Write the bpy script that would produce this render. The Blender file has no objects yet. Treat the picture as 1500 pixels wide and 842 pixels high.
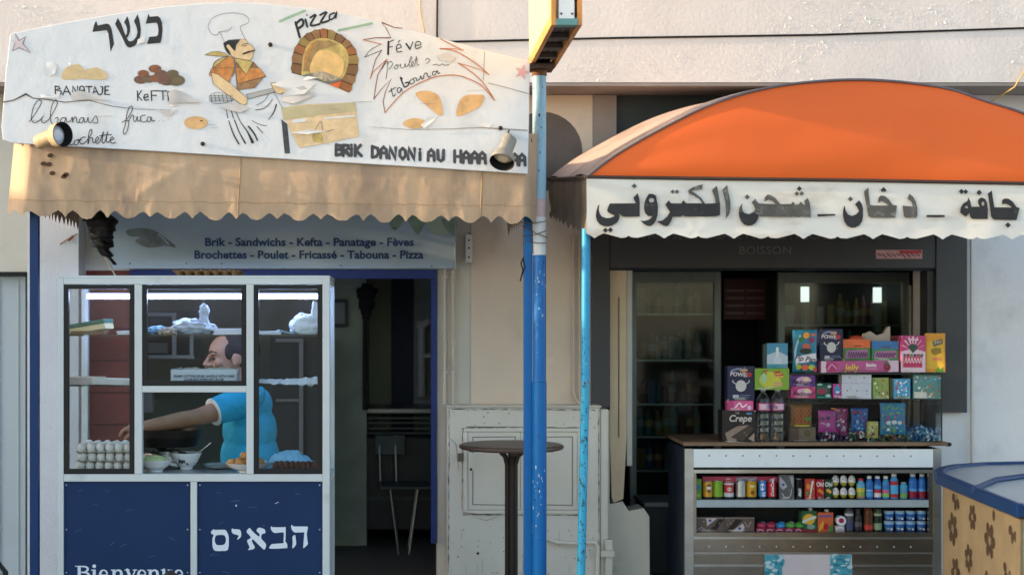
import bpy, bmesh, math, random
from mathutils import Vector, Matrix, Euler, noise
R = math.radians
rnd = random.Random(7)
SC = bpy.context.scene
COL = SC.collection
# ---------------------------------------------------------------- camera, sky, sun, exposure
D, F, VX, HZ, EYE = 9.2, 2160.0, 580.0, 470.0, 1.65      # camera stands at y = -D, eye height EYE
cd = bpy.data.cameras.new('camera'); cam = bpy.data.objects.new('camera', cd); COL.objects.link(cam)
cam.location = (0, -D, EYE); cam.rotation_euler = (R(90), 0, 0)
cd.sensor_width = 36; cd.lens = 36*F/1500; cd.shift_x = 170/1500; cd.shift_y = 49/1500
cd.clip_start = .1; cd.clip_end = 2000
cd.dof.use_dof = True; cd.dof.focus_distance = 7.8; cd.dof.aperture_fstop = 1.8
SC.camera = cam
SUN_EL, SUN_AZ = 13.0, 3.0                                # sun comes along the facade from the left, a little in front of it
w = bpy.data.worlds.new('World'); SC.world = w; w.use_nodes = True
nt = w.node_tree; bg = nt.nodes['Background']
sky = nt.nodes.new('ShaderNodeTexSky'); sky.sky_type = 'NISHITA'; sky.sun_disc = False
sky.dust_density = 1.6; sky.air_density = .8; sky.sun_elevation = R(SUN_EL); sky.sun_rotation = R(270-SUN_AZ)
wm = nt.nodes.new('ShaderNodeMix'); wm.data_type = 'RGBA'; wm.blend_type = 'MULTIPLY'; wm.inputs[0].default_value = 1; wm.inputs[7].default_value = (1.08, 1, .88, 1)   # thin evening haze warms the sky
nt.links.new(sky.outputs[0], wm.inputs[6]); nt.links.new(wm.outputs[2], bg.inputs[0]); bg.inputs[1].default_value = .15
sd = bpy.data.lights.new('sun', 'SUN'); sun = bpy.data.objects.new('sun', sd); COL.objects.link(sun)
sd.energy = 2.0; sd.angle = R(.5); sd.color = (1, .74, .46)
tosun = Vector((-math.cos(R(SUN_AZ))*math.cos(R(SUN_EL)), -math.sin(R(SUN_AZ))*math.cos(R(SUN_EL)), math.sin(R(SUN_EL))))
sun.rotation_euler = tosun.to_track_quat('Z', 'Y').to_euler(); sun.location = (-8, -4, 8)
SC.view_settings.view_transform = 'Standard'; SC.view_settings.look = 'None'
SC.view_settings.exposure = 2.05; SC.view_settings.gamma = 1
SC.cycles.max_bounces = 8; SC.cycles.transparent_max_bounces = 16
SC.cycles.use_denoising = True
SC.cycles.sample_clamp_indirect = 4

# ---------------------------------------------------------------- helpers
def P(px, py, y):                                          # a point of the photograph at depth y -> the place's metres
    s = (y+D)/F; return Vector(((px-VX)*s, y, EYE+(HZ-py)*s))
def X(px, y): return (px-VX)*(y+D)/F
def Z(py, y): return EYE+(HZ-py)*(y+D)/F
def S(y): return (y+D)/F

_m = {}
def lin(c):
    if isinstance(c, str):
        c = [int(c[i:i+2], 16)/255 for i in (0, 2, 4)]
        c = [x/12.92 if x <= .04045 else ((x+.055)/1.055)**2.4 for x in c]
    return tuple(c)
def mat(name, col, rough=.6, metal=0., var=.12, scale=6., bump=0., bscale=80., stain=None, sscale=3., sat=.5, samt=.6, coat=0., stretch=None, spec=.3, stain2=None, emit=None, trans=0.):
    if name in _m: return _m[name]
    m = bpy.data.materials.new(name); m.use_nodes = True; _m[name] = m
    t = m.node_tree; b = t.nodes['Principled BSDF']; L = t.links.new
    col = lin(col)
    b.inputs['Roughness'].default_value = rough; b.inputs['Metallic'].default_value = metal
    b.inputs['Specular IOR Level'].default_value = spec
    if coat: b.inputs['Coat Weight'].default_value = coat; b.inputs['Coat Roughness'].default_value = .15
    if trans: b.inputs['Transmission Weight'].default_value = trans
    tc = t.nodes.new('ShaderNodeTexCoord'); src = tc.outputs['Object']
    if stretch:
        mp = t.nodes.new('ShaderNodeMapping'); mp.inputs['Scale'].default_value = stretch; L(src, mp.inputs[0]); ssrc = mp.outputs[0]
    else: ssrc = src
    def noi(sc, s, det=6):
        n = t.nodes.new('ShaderNodeTexNoise'); n.inputs['Scale'].default_value = sc; n.inputs['Detail'].default_value = det
        n.inputs['Roughness'].default_value = .62; L(s, n.inputs['Vector']); return n.outputs['Fac']
    c1 = tuple(min(1, max(0, x*(1-var))) for x in col)+(1,); c2 = tuple(min(1, x*(1+var)) for x in col)+(1,)
    mx = t.nodes.new('ShaderNodeMix'); mx.data_type = 'RGBA'
    rp = t.nodes.new('ShaderNodeMapRange'); rp.inputs[1].default_value = .3; rp.inputs[2].default_value = .7
    L(noi(scale, ssrc), rp.inputs[0]); L(rp.outputs[0], mx.inputs[0]); mx.inputs[6].default_value = c1; mx.inputs[7].default_value = c2
    out = mx.outputs[2]
    for k, (st, sc_, th, am) in enumerate([(stain, sscale, sat, samt)] + ([stain2] if stain2 else [])):
        if not st: continue
        r2 = t.nodes.new('ShaderNodeMapRange'); r2.inputs[1].default_value = th; r2.inputs[2].default_value = th+.14; r2.inputs[4].default_value = am
        L(noi(sc_, ssrc, 9), r2.inputs[0])
        m2 = t.nodes.new('ShaderNodeMix'); m2.data_type = 'RGBA'; L(r2.outputs[0], m2.inputs[0]); L(out, m2.inputs[6]); m2.inputs[7].default_value = lin(st)+(1,)
        out = m2.outputs[2]
    L(out, b.inputs['Base Color'])
    if emit:
        b.inputs['Emission Color'].default_value = lin(emit[0])+(1,); b.inputs['Emission Strength'].default_value = emit[1]
    if bump:
        bp = t.nodes.new('ShaderNodeBump'); bp.inputs['Strength'].default_value = min(1, bump); bp.inputs['Distance'].default_value = .01*max(1, bump)
        L(noi(bscale, src, 8), bp.inputs['Height']); L(bp.outputs[0], b.inputs['Normal'])
    return m
def glass(name, tint=(.93, .96, .96), rough=.02, refl=1.0, dust=0.):
    if name in _m: return _m[name]
    m = bpy.data.materials.new(name); m.use_nodes = True; _m[name] = m; t = m.node_tree; t.nodes.remove(t.nodes['Principled BSDF'])
    tr = t.nodes.new('ShaderNodeBsdfTransparent'); tr.inputs[0].default_value = tint+(1,)
    gl = t.nodes.new('ShaderNodeBsdfGlossy'); gl.inputs['Roughness'].default_value = rough
    fr = t.nodes.new('ShaderNodeFresnel'); fr.inputs[0].default_value = 1.45
    mu = t.nodes.new('ShaderNodeMath'); mu.operation = 'MULTIPLY'; mu.inputs[1].default_value = refl
    mx = t.nodes.new('ShaderNodeMixShader'); L = t.links.new
    L(fr.outputs[0], mu.inputs[0]); L(mu.outputs[0], mx.inputs[0]); L(tr.outputs[0], mx.inputs[1]); L(gl.outputs[0], mx.inputs[2])
    out = mx.outputs[0]
    if dust:
        tl = t.nodes.new('ShaderNodeBsdfTranslucent'); tl.inputs[0].default_value = (.75, .78, .8, 1); n = t.nodes.new('ShaderNodeTexNoise'); n.inputs['Scale'].default_value = 5; n.inputs['Detail'].default_value = 8
        tc = t.nodes.new('ShaderNodeTexCoord'); mp = t.nodes.new('ShaderNodeMapping'); mp.inputs['Scale'].default_value = (3, 1, .6); L(tc.outputs['Object'], mp.inputs[0]); L(mp.outputs[0], n.inputs[0])
        r = t.nodes.new('ShaderNodeMapRange'); r.inputs[1].default_value = .3; r.inputs[2].default_value = .75; r.inputs[3].default_value = dust*.4; r.inputs[4].default_value = dust*1.6; L(n.outputs[0], r.inputs[0])
        m2 = t.nodes.new('ShaderNodeMixShader'); L(r.outputs[0], m2.inputs[0]); L(out, m2.inputs[1]); L(tl.outputs[0], m2.inputs[2]); out = m2.outputs[0]
    L(out, t.nodes['Material Output'].inputs[0]); return m

class MB:
    """collects shapes in world metres; build() links them as ONE mesh object"""
    def __init__(s): s.v = []; s.f = []; s.mi = []; s.sm = []; s.mats = []
    def _m(s, m):
        if m not in s.mats: s.mats.append(m)
        return s.mats.index(m)
    def add(s, vs, fs, m, smooth=False):
        o = len(s.v); s.v += [tuple(v) for v in vs]; k = s._m(m)
        for f in fs: s.f.append([i+o for i in f]); s.mi.append(k); s.sm.append(smooth)
        return s
    def box(s, x0, x1, y0, y1, z0, z1, m, M=None):
        vs = [Vector((x, y, z)) for z in (z0, z1) for y in (y0, y1) for x in (x0, x1)]
        if M: vs = [M @ v for v in vs]
        return s.add(vs, [(0, 2, 3, 1), (4, 5, 7, 6), (0, 1, 5, 4), (2, 6, 7, 3), (0, 4, 6, 2), (1, 3, 7, 5)], m)
    def pbox(s, a, b, c, d, y0, y1, m):                     # pixel rectangle a,b - c,d seen at depth y0, going back to y1
        return s.box(X(a, y0), X(c, y0), y0, y1, Z(d, y0), Z(b, y0), m)
    def tube(s, pts, r, m, n=10, caps=True, smooth=True):
        pts = [Vector(p) for p in pts]; k = len(pts); rr = r if isinstance(r, (list, tuple)) else [r]*k
        vs = []; fs = []; up = None
        for i, p in enumerate(pts):
            t = (pts[min(i+1, k-1)]-pts[max(i-1, 0)]).normalized()
            if up is None: up = Vector((0, 0, 1)) if abs(t.z) < .9 else Vector((0, 1, 0))
            a = t.cross(up).normalized(); b = a.cross(t).normalized(); up = b
            for j in range(n):
                q = 2*math.pi*j/n; vs.append(p+(a*math.cos(q)+b*math.sin(q))*rr[i])
        for i in range(k-1):
            for j in range(n): fs.append((i*n+j, i*n+(j+1) % n, (i+1)*n+(j+1) % n, (i+1)*n+j))
        s.add(vs, fs, m, smooth)
        if caps:
            s.add(vs[:n], [tuple(range(n))], m); s.add(vs[-n:], [tuple(reversed(range(n)))], m)
        return s
    def lathe(s, prof, c, m, n=20, M=None, smooth=True, arc=None):   # prof [(r,z[,mat])] about +Z at c
        c = Vector(c); vs = []
        a0, a1 = arc if arc else (0, 2*math.pi); cnt = n if not arc else n+1
        for q in prof:
            for j in range(cnt):
                an = a0+(a1-a0)*j/n; v = Vector((q[0]*math.cos(an), q[0]*math.sin(an), q[1])); vs.append((M @ v if M else v)+c)
        for i in range(len(prof)-1):
            mm = prof[i][2] if len(prof[i]) > 2 else m
            s.add(vs[i*cnt:(i+2)*cnt], [(j, (j+1) % cnt if not arc else j+1, cnt+((j+1) % cnt if not arc else j+1), cnt+j) for j in range(n)], mm, smooth)
        return s
    def prism(s, poly, y0, y1, m):                          # poly [(x,z)] in metres, front y0
        n = len(poly); vs = [(x, y0, z) for x, z in poly]+[(x, y1, z) for x, z in poly]
        ar = sum(poly[i][0]*poly[(i+1) % n][1]-poly[(i+1) % n][0]*poly[i][1] for i in range(n))
        fr = list(range(n)); bk = list(range(2*n-1, n-1, -1)); sd_ = [(i, n+i, n+(i+1) % n, (i+1) % n) for i in range(n)]
        if ar < 0: fr.reverse(); bk.reverse(); sd_ = [tuple(reversed(q)) for q in sd_]
        return s.add(vs, [fr, bk]+sd_, m)
    def pprism(s, poly, y0, y1, m): return s.prism([(X(a, y0), Z(b, y0)) for a, b in poly], y0, y1, m)
    def flat(s, poly, y, m, tr=None):                       # flat patch of paint; poly in photo pixels unless tr maps (a,b)->Vector
        tr = tr or (lambda a, b: P(a, b, y)); vs = [tr(a, b) for a, b in poly]; n = len(vs)
        ar = sum(poly[i][0]*poly[(i+1) % n][1]-poly[(i+1) % n][0]*poly[i][1] for i in range(n))
        return s.add(vs, [list(range(n)) if ar < 0 else list(range(n-1, -1, -1))], m)
    def shape(s, conts, y, m, tr=None):                     # outline with holes, even-odd
        cu = bpy.data.curves.new('t', 'CURVE'); cu.dimensions = '2D'; cu.fill_mode = 'BOTH'
        for c in conts:
            sp = cu.splines.new('POLY'); sp.points.add(len(c)-1); sp.use_cyclic_u = True
            for q, (a, b) in zip(sp.points, c): q.co = (a*.01, -b*.01, 0, 1)
        o = bpy.data.objects.new('t', cu); me = o.to_mesh(); tr = tr or (lambda a, b: P(a, b, y))
        vs = [tr(v.co.x*100, -v.co.y*100) for v in me.vertices]; fs = [list(p.vertices) for p in me.polygons]
        o.to_mesh_clear(); bpy.data.objects.remove(o); bpy.data.curves.remove(cu)
        return s.add(vs, fs, m)
    def ell(s, cx, cy, rx, ry, y, m, n=20, rot=0, tr=None):
        c, sn = math.cos(rot), math.sin(rot)
        return s.flat([(cx+rx*math.cos(t)*c-ry*math.sin(t)*sn, cy+rx*math.cos(t)*sn+ry*math.sin(t)*c) for t in [2*math.pi*i/n for i in range(n)]], y, m, tr)
    def stroke(s, pts, wd, y, m, smooth=True, tr=None, cap=True):    # brush stroke; wd px (number or list)
        if len(pts) == 1: return s.ell(pts[0][0], pts[0][1], wd/2, wd/2, y, m, 10, tr=tr)
        ws = list(wd) if isinstance(wd, (list, tuple)) else [wd]*len(pts)
        p = [Vector((a, b)) for a, b in pts]
        if smooth and len(p) > 2:
            q = []; qw = []
            for i in range(len(p)-1):
                a, b, c, d = p[max(i-1, 0)], p[i], p[i+1], p[min(i+2, len(p)-1)]
                for k in range(5):
                    t = k/5; q.append(.5*((2*b)+(c-a)*t+(2*a-5*b+4*c-d)*t*t+(3*b-a-3*c+d)*t**3)); qw.append(ws[i]*(1-t)+ws[i+1]*t)
            q.append(p[-1]); qw.append(ws[-1]); p, ws = q, qw
        tr0 = tr or (lambda a, b, yy: P(a, b, yy)); st = 4e-5
        k = len(p); vs = []; nn = []
        for i in range(k):
            t = (p[min(i+1, k-1)]-p[max(i-1, 0)])
            t = t.normalized() if t.length > 1e-6 else Vector((1, 0)); nrm = Vector((-t.y, t.x))
            if 0 < i < k-1:
                t1 = (p[i]-p[i-1]); t2 = (p[i+1]-p[i])
                if t1.length > 1e-6 and t2.length > 1e-6:
                    cs = max(.5, math.sqrt(max(0, (1+t1.normalized().dot(t2.normalized()))/2))); nrm = nrm/cs
            nn.append(nrm)
        def put(a, b, i): return tr0(a, b, y-st*i) if tr is None else tr(a, b)+tr.n*(st*i)
        for i in range(k):
            a = p[i]+nn[i]*ws[i]/2; b = p[i]-nn[i]*ws[i]/2; vs += [put(a.x, a.y, i), put(b.x, b.y, i)]
        s.add(vs, [(2*i, 2*i+1, 2*i+3, 2*i+2) for i in range(k-1)], m)
        if cap:
            for e, i, sg in ((p[0], 0, -1), (p[-1], k-1, 1)):
                nv = nn[i].normalized()*ws[i]/2; tv = Vector((nv.y, -nv.x))*sg
                s.add([put(*(e+nv*math.cos(q)+tv*math.sin(q)), i) for q in [math.pi*j/6 for j in range(7)]], [list(range(7)) if sg < 0 else list(range(6, -1, -1))], m)
        return s
    def text(s, body, x, yb, h, y, m, bold=0., shear=0., align='LEFT', sx=1., rot=0., spacing=1., tr=None):  # baseline start x,yb px, cap height h px
        cu = bpy.data.curves.new('t', 'FONT'); cu.body = body; cu.size = 1; cu.shear = shear; cu.align_x = align; cu.offset = bold; cu.space_character = spacing; cu.resolution_u = 3
        o = bpy.data.objects.new('t', cu); me = o.to_mesh(); k = h/.729; c, sn = math.cos(rot), math.sin(rot)
        tr = tr or (lambda a, b: P(a, b, y))
        vs = [tr(x+(v.co.x*sx*c+v.co.y*sn)*k, yb-(v.co.y*c-v.co.x*sx*sn)*k) for v in me.vertices]; fs = [list(q.vertices) for q in me.polygons]
        o.to_mesh_clear(); bpy.data.objects.remove(o); bpy.data.curves.remove(cu)
        return s.add(vs, fs, m)
    def grid(s, fn, nu, nv, m, smooth=True):
        vs = [fn(i/nu, j/nv) for j in range(nv+1) for i in range(nu+1)]; q = nu+1
        return s.add(vs, [(j*q+i, j*q+i+1, (j+1)*q+i+1, (j+1)*q+i) for j in range(nv) for i in range(nu)], m, smooth)
    def ball(s, c, r, m, nu=16, nv=10, M=None, fn=None):     # ellipsoid, r=(rx,ry,rz)
        c = Vector(c); r = (r, r, r) if not isinstance(r, (tuple, list)) else r; vs = []
        for j in range(nv+1):
            th = math.pi*j/nv
            for i in range(nu):
                ph = 2*math.pi*i/nu; d = Vector((math.sin(th)*math.cos(ph), math.sin(th)*math.sin(ph), math.cos(th)))
                k = fn(d) if fn else 1; v = Vector((d.x*r[0]*k, d.y*r[1]*k, d.z*r[2]*k)); vs.append((M @ v if M else v)+c)
        return s.add(vs, [(j*nu+i, (j+1)*nu+i, (j+1)*nu+(i+1) % nu, j*nu+(i+1) % nu) for j in range(nv) for i in range(nu)], m, True)
    def build(s, name, parent=None, bevel=0., weld=False, solid=0., sub=0):
        me = bpy.data.meshes.new(name); off = Vector(parent.get('_w', (0, 0, 0))) if parent else Vector((0, 0, 0))
        me.from_pydata([tuple(Vector(v)-off) for v in s.v], [], s.f)
        for m in s.mats: me.materials.append(m)
        me.polygons.foreach_set('material_index', s.mi); me.polygons.foreach_set('use_smooth', s.sm); me.update()
        if weld:
            b = bmesh.new(); b.from_mesh(me); bmesh.ops.remove_doubles(b, verts=b.verts, dist=1e-5); b.to_mesh(me); b.free()
        o = bpy.data.objects.new(name, me); COL.objects.link(o)
        if parent: o.parent = parent; o['_w'] = tuple(off)
        if solid: q = o.modifiers.new('s', 'SOLIDIFY'); q.thickness = solid; q.offset = 0
        if bevel: q = o.modifiers.new('b', 'BEVEL'); q.width = bevel; q.segments = 2; q.limit_method = 'ANGLE'; q.angle_limit = R(40)
        if sub: q = o.modifiers.new('u', 'SUBSURF'); q.levels = q.render_levels = sub
        return o
def tag(o, label=None, cat=None, group=None, kind=None):
    if label: o['label'] = label
    if cat: o['category'] = cat
    if group: o['group'] = group
    if kind: o['kind'] = kind
    return o
def thing(name, label, cat, loc=(0, 0, 0), group=None):
    o = bpy.data.objects.new(name, None); COL.objects.link(o); o.empty_display_size = .1
    o.location = loc; o['_w'] = tuple(loc); return tag(o, label, cat, group)
def one(mb, name, label, cat, loc, group=None, bevel=0., **k):     # a thing that is one mesh, origin at its base
    e = {'_w': tuple(loc)}
    class Q(dict): pass
    off = Vector(loc); mb.v = [tuple(Vector(v)-off) for v in mb.v]
    o = mb.build(name, None, bevel, **k); o.location = loc; return tag(o, label, cat, group)
def dup(o, loc, label=None, rz=None):
    c = o.copy(); COL.objects.link(c); c.location = loc
    if rz is not None: c.rotation_euler.z = rz
    if label: c['label'] = label
    for ch in o.children:
        d = ch.copy(); COL.objects.link(d); d.parent = c
        for g in ch.children:
            e = g.copy(); COL.objects.link(e); e.parent = d
    return c
def crop(ox, oy, sc):                                       # coordinates noted on an enlargement -> photo pixels
    return lambda pts: [(ox+a/sc, oy+b/sc) for a, b in pts]
def smooth_poly(pts, k=3):
    p = [Vector(q) for q in pts]; n = len(p); o = []
    for i in range(n):
        a, b, c, d = p[i-1], p[i], p[(i+1) % n], p[(i+2) % n]
        for j in range(k):
            t = j/k; v = .5*((2*b)+(c-a)*t+(2*a-5*b+4*c-d)*t*t+(3*b-a-3*c+d)*t**3); o.append((v.x, v.y))
    return o
# ---------------------------------------------------------------- materials of the place
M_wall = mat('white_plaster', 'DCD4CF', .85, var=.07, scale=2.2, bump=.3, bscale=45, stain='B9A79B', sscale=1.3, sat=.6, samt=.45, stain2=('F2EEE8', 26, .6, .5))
M_pil = mat('stucco', 'D3D6D9', .9, var=.06, scale=3, bump=.6, bscale=70, stain='9FA3A6', sscale=2.2, sat=.62, samt=.3)
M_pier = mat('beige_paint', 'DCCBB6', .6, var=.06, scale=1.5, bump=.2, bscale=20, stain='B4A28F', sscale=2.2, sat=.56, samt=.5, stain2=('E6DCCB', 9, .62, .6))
M_pier2 = mat('grey_cream_paint', 'CFCABC', .55, var=.05, scale=2, bump=.15, bscale=20, stain='8C877B', sscale=3, sat=.62, samt=.4)
M_right = mat('bluish_white_paint', 'DCDBDC', .7, var=.05, scale=1.2, bump=.3, bscale=18, stain='B4B3B6', sscale=1.6, sat=.54, samt=.5, stain2=('A39C94', 7, .68, .5))
M_shut = mat('grey_shutter_paint', 'B7C0C4', .5, var=.05, scale=2)
M_dark = mat('charcoal_cladding', '3E3F40', .45, var=.08, scale=3, spec=.4)
M_blue = mat('door_blue', '17306F', .45, var=.1, scale=5, stain='1B2B55', sscale=7, sat=.6, samt=.5)
M_red = mat('red_tile', '6E352D', .5, var=.18, scale=4, bump=.1)
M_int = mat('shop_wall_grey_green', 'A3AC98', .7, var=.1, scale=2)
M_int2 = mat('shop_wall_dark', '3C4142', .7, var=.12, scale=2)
M_floor = mat('tile_floor', '4A4742', .5, var=.12, scale=3)
M_black = mat('black_rubber', '111112', .55, var=.1)
M_white = mat('white_paint', 'E2E4E4', .45, var=.04, scale=4)
M_pave = mat('paving', 'A29B91', .9, var=.12, scale=1.5, bump=.3, bscale=30)
M_road = mat('pale_bounce_road', '8C867D', .9, var=.12, scale=3, bump=.4, bscale=60)  # road colour lightened to bounce fill light and mirror a sunlit street
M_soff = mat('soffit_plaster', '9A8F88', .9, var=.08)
# ---------------------------------------------------------------- ground
tag(MB().box(-120, 120, -120, 60, -.5, -.12, M_road).build('road'), kind='structure')
tag(MB().box(-30, 30, -4.2, 4, -.4, 0, M_pave).build('pavement'), kind='structure')
tag(MB().box(-30, 30, -4.33, -4.203, -.4, .0, mat('kerb_stone', 'A39D95', .85)).build('kerb'), kind='structure')
# ---------------------------------------------------------------- the building with the two shop fronts
bld = thing('shop_building', 'white plastered building with a wide overhanging upper wall above both shop fronts', 'building', (.8, 0, 0))
ZE = 3.08
up = MB().box(-7, 8, -.35, .3, ZE, 6.5, M_wall).build('upper_wall', bld)
m = MB()
for a, z0, z1, px in ((0, 3.35, 6.5, 641), ):                     # old cable seam on the upper wall
    m.tube([P(640, 70, -.356), P(641, -60, -.356)], .006, M_black, 6)
m.build('wall_seam', up)
m = MB(); r2 = random.Random(11); M_fk = mat('paint_flake', 'E4DFDA', .8, var=.05)
for i in range(9000):
    x, z = r2.uniform(-2.6, 4.4), r2.uniform(ZE+.01, 3.75); k = noise.noise(Vector((x*1.1, z*2.2, 4)))+.5*noise.noise(Vector((x*4, z*6, 1)))
    if k < .12+.35*(z-ZE): continue
    s_ = r2.uniform(.002, .0075)*(1 if r2.random() < .93 else 2); a_ = r2.uniform(0, 6.3); ca, sa = math.cos(a_)*s_, math.sin(a_)*s_; l_ = r2.uniform(.1, .5)*s_
    m.add([(x+ca, -.3512-l_, z+sa), (x-sa*.8, -.3512, z+ca*.8), (x-ca, -.3512-l_*.3, z-sa), (x+sa*.7, -.3512, z-ca*.7)], [(0, 3, 2, 1)], M_fk)
m.build('paint_flake', up)
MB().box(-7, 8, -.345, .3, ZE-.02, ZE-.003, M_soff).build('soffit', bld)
MB().box(X(40, -.2), X(115, -.2), -.2, .3, 0, ZE-.022, M_pil).build('pilaster', bld)
m = MB().box(-7, X(40, -.2)-.002, -.05, .3, Z(398, -.05), ZE-.022, M_pier2); m.build('lintel_wall', bld)
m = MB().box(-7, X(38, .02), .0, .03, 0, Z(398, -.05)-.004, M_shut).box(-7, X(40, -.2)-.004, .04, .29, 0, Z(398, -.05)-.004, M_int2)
for i in range(60):
    x = X(39, .02)-.05-i*.115
    m.box(x-.008, x+.008, -.012, -.001, 0, Z(410, 0), M_shut)
m.build('roller_shutter', bld)
MB().box(-7, X(40, -.08)-.003, -.08, -.052, Z(405, -.08), Z(399, -.08), M_black).build('shutter_box', bld)
m = MB().pbox(115.5, 130, 196, 860, .02, .25, M_red)
for k in range(1, 12):
    z = k*.2; m.box(X(116, .02), X(196, .02), .0165, .0195, z, z+.006, mat('grout', '3B2A26', .9))
m.build('red_tile_wall', bld)
MB().box(X(116, 0), X(655, 0), .0, .28, Z(396, 0), ZE-.022, M_pier2).build('door_lintel', bld)
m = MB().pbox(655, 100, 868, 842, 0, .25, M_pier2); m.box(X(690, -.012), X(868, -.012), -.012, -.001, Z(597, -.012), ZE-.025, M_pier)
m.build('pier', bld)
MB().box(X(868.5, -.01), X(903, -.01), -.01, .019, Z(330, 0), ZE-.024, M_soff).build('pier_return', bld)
m = MB().pbox(640.5, 396, 654.5, 900, .0, .25, M_pier2); m.build('door_jamb', bld)
m = MB().box(X(1358, 0), 8, 0.004, .25, 0, ZE-.022, M_right); m.build('right_wall', bld)
MB().box(X(868, 0), X(1358, 0)-.002, .02, .25, Z(393, 0), ZE-.022, M_int2).build('kiosk_lintel', bld)
m = MB(); pts = [(868.5, 600), (893, 600), (893, 738), (912, 734), (921, 748), (943, 744), (951, 756), (952, 900), (868.5, 900)]
m.pprism(pts, .0, .22, M_pier2); m.build('broken_wall_stub', bld)
# shop interiors
XL, XR = X(62, .3), X(668, .3)
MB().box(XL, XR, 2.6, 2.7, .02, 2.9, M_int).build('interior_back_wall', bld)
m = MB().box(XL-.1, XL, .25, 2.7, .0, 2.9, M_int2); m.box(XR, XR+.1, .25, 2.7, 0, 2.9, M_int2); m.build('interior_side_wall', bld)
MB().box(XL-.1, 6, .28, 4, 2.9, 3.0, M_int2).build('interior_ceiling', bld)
MB().pbox(484, 405, 537, 800, 1.55, 2.59, mat('shop_wall_green', '88927F', .7)).build('interior_partition', bld)
tag(MB().box(XL, 6, .0, 4, .001, .015, M_floor).build('floor'), kind='structure')
KR = X(1372, .3)+.25
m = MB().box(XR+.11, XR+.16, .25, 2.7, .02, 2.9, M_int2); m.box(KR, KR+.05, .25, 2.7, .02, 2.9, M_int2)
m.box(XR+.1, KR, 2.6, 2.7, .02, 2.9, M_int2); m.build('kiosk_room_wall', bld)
m = MB().pbox(190, 395, 640, 408, -.03, .05, M_blue); m.pbox(631.5, 408.5, 640, 795, -.03, .05, M_blue)
m.build('door_frame', bld)
# dark round patch laid flat on the wall under the eave, behind the pole
m = MB(); m.ell(795, 222, 58, 58, -.0145, mat('dark_plaster', '6A625C', .9), 32); m.build('dark_round_patch', bld)
# neighbour down the street that keeps the low sun off the lower part of the fronts
nb = thing('neighbouring_building', 'plain plastered house down the street to the left, outside the picture', 'building', (-13.5, -2, 0))
MB().box(-15, -12, -7, 1.5, -.3, 4.62, M_wall).build('wall', nb)
# ---------------------------------------------------------------- kiosk surround
kf = thing('kiosk_surround', 'charcoal metal surround framing the kiosk window under the orange awning', 'shop front', (X(1130, -.04), -.04, 0))
m = MB().pbox(866.5, 300, 893, 597, -.06, -.002, M_dark); m.pbox(893.3, 300, 1371, 393, -.05, -.002, M_dark)
m.pbox(893.3, 393.2, 1371, 396, -.03, .05, mat('dark_teal_edge', '1E2B33', .4))
m.pbox(1371.5, 300, 1417, 604, -.06, -.002, M_dark); m.pbox(1358, 396.2, 1371, 650, -.03, .1, mat('dark_frame', '2E2F31', .4))
m.build('frame', kf, bevel=.004)
m = MB(); t_ = mat('faded_letter', '72706C', .6)
m.text('PAIN SEC . CIGARETTE TEL . RECHARGE LITE', 940, 350, 11.5, -.053, t_, sx=1.12)
m.text('BOISSON', 1082, 372, 12, -.053, t_, sx=1.1, spacing=1.05); m.build('lettering', kf)
m = MB().pbox(1283, 366, 1351, 379, -.0535, -.051, mat('pink_sticker', 'C99A98', .6, var=.2, scale=40)); m.flat([(1317, 367), (1350, 366.5), (1350, 371), (1318, 371.5)], -.0545, mat('sticker_red', 'B53A3F', .5))
for i in range(9): m.stroke([(1286+i*7, 372+(i*5) % 5), (1291+i*7, 374+(i*3) % 4)], 2, -.0545, mat('sticker_dark', '7F4B48', .6), False)
m.build('sticker', kf)
m = MB().pbox(893.5, 396, 918, 640, -.005, .1, mat('cream_frame', 'CDB89B', .5, var=.06)); m.pprism([(893.5, 640), (918, 640), (913, 730), (899, 736), (896, 728)], -.005, .02, mat('cream_frame', 0))
m.pbox(918.5, 396, 926, 682, .0, .1, mat('grey_alu', 'A9A9A6', .4, .3)); m.box(X(906, -.01), X(907, -.01), -.011, -.006, Z(640, 0), Z(435, 0), M_black)
m.build('sliding_window_edge', kf)
# ---------------------------------------------------------------- blue printed menu panel above the door
mp = thing('menu_panel', 'pale blue panel listing brik, sandwichs and kefta above the open door', 'sign', (X(414, -.12), -.12, Z(392, -.12)))
M_panel = mat('pale_blue_vinyl', '9FB3BF', .4, var=.05, scale=2, stain='7F95A3', sscale=2, sat=.55, samt=.4)
m = MB().pbox(162, 246, 666, 393, -.14, -.1, M_panel); m.pbox(160, 245, 161.8, 394, -.145, -.1, mat('alu_edge', 'A6ABAE', .35, .6)); m.pbox(666.2, 245, 668, 394, -.145, -.1, mat('alu_edge', 0)); m.build('panel', mp)
m = MB(); tb = mat('print_blue', '21406E', .45); yy = -.143
m.text('Brik - Sandwichs - Kefta - Panatage - Fèves', 453, 360, 12, yy, tb, bold=.03, align='CENTER', sx=1.08)
m.text('Brochettes - Poulet - Fricassé - Tabouna - Pizza', 452, 378.5, 12, yy, tb, bold=.03, align='CENTER', sx=1.06); m.build('lettering', mp)
m = MB(); g1 = mat('print_grey', '6F7B7C', .5, var=.3, scale=20); g2 = mat('print_green', '7E9382', .5, var=.2, scale=20); g3 = mat('print_green_dark', '5C7563', .5, var=.2, scale=20)
m.flat(smooth_poly([(185, 338), (205, 334), (225, 337), (243, 349), (258, 362), (240, 360), (218, 363), (198, 354), (206, 347), (190, 346)]), yy, g1)
m.stroke([(232, 343), (240, 350), (247, 358)], 2.2, yy-.001, M_panel)
m.flat(smooth_poly([(566, 312), (588, 316), (590, 326), (580, 337), (570, 328)]), yy, g2); m.flat([(572, 334), (581, 332), (580, 338)], yy-.001, g3)
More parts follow.
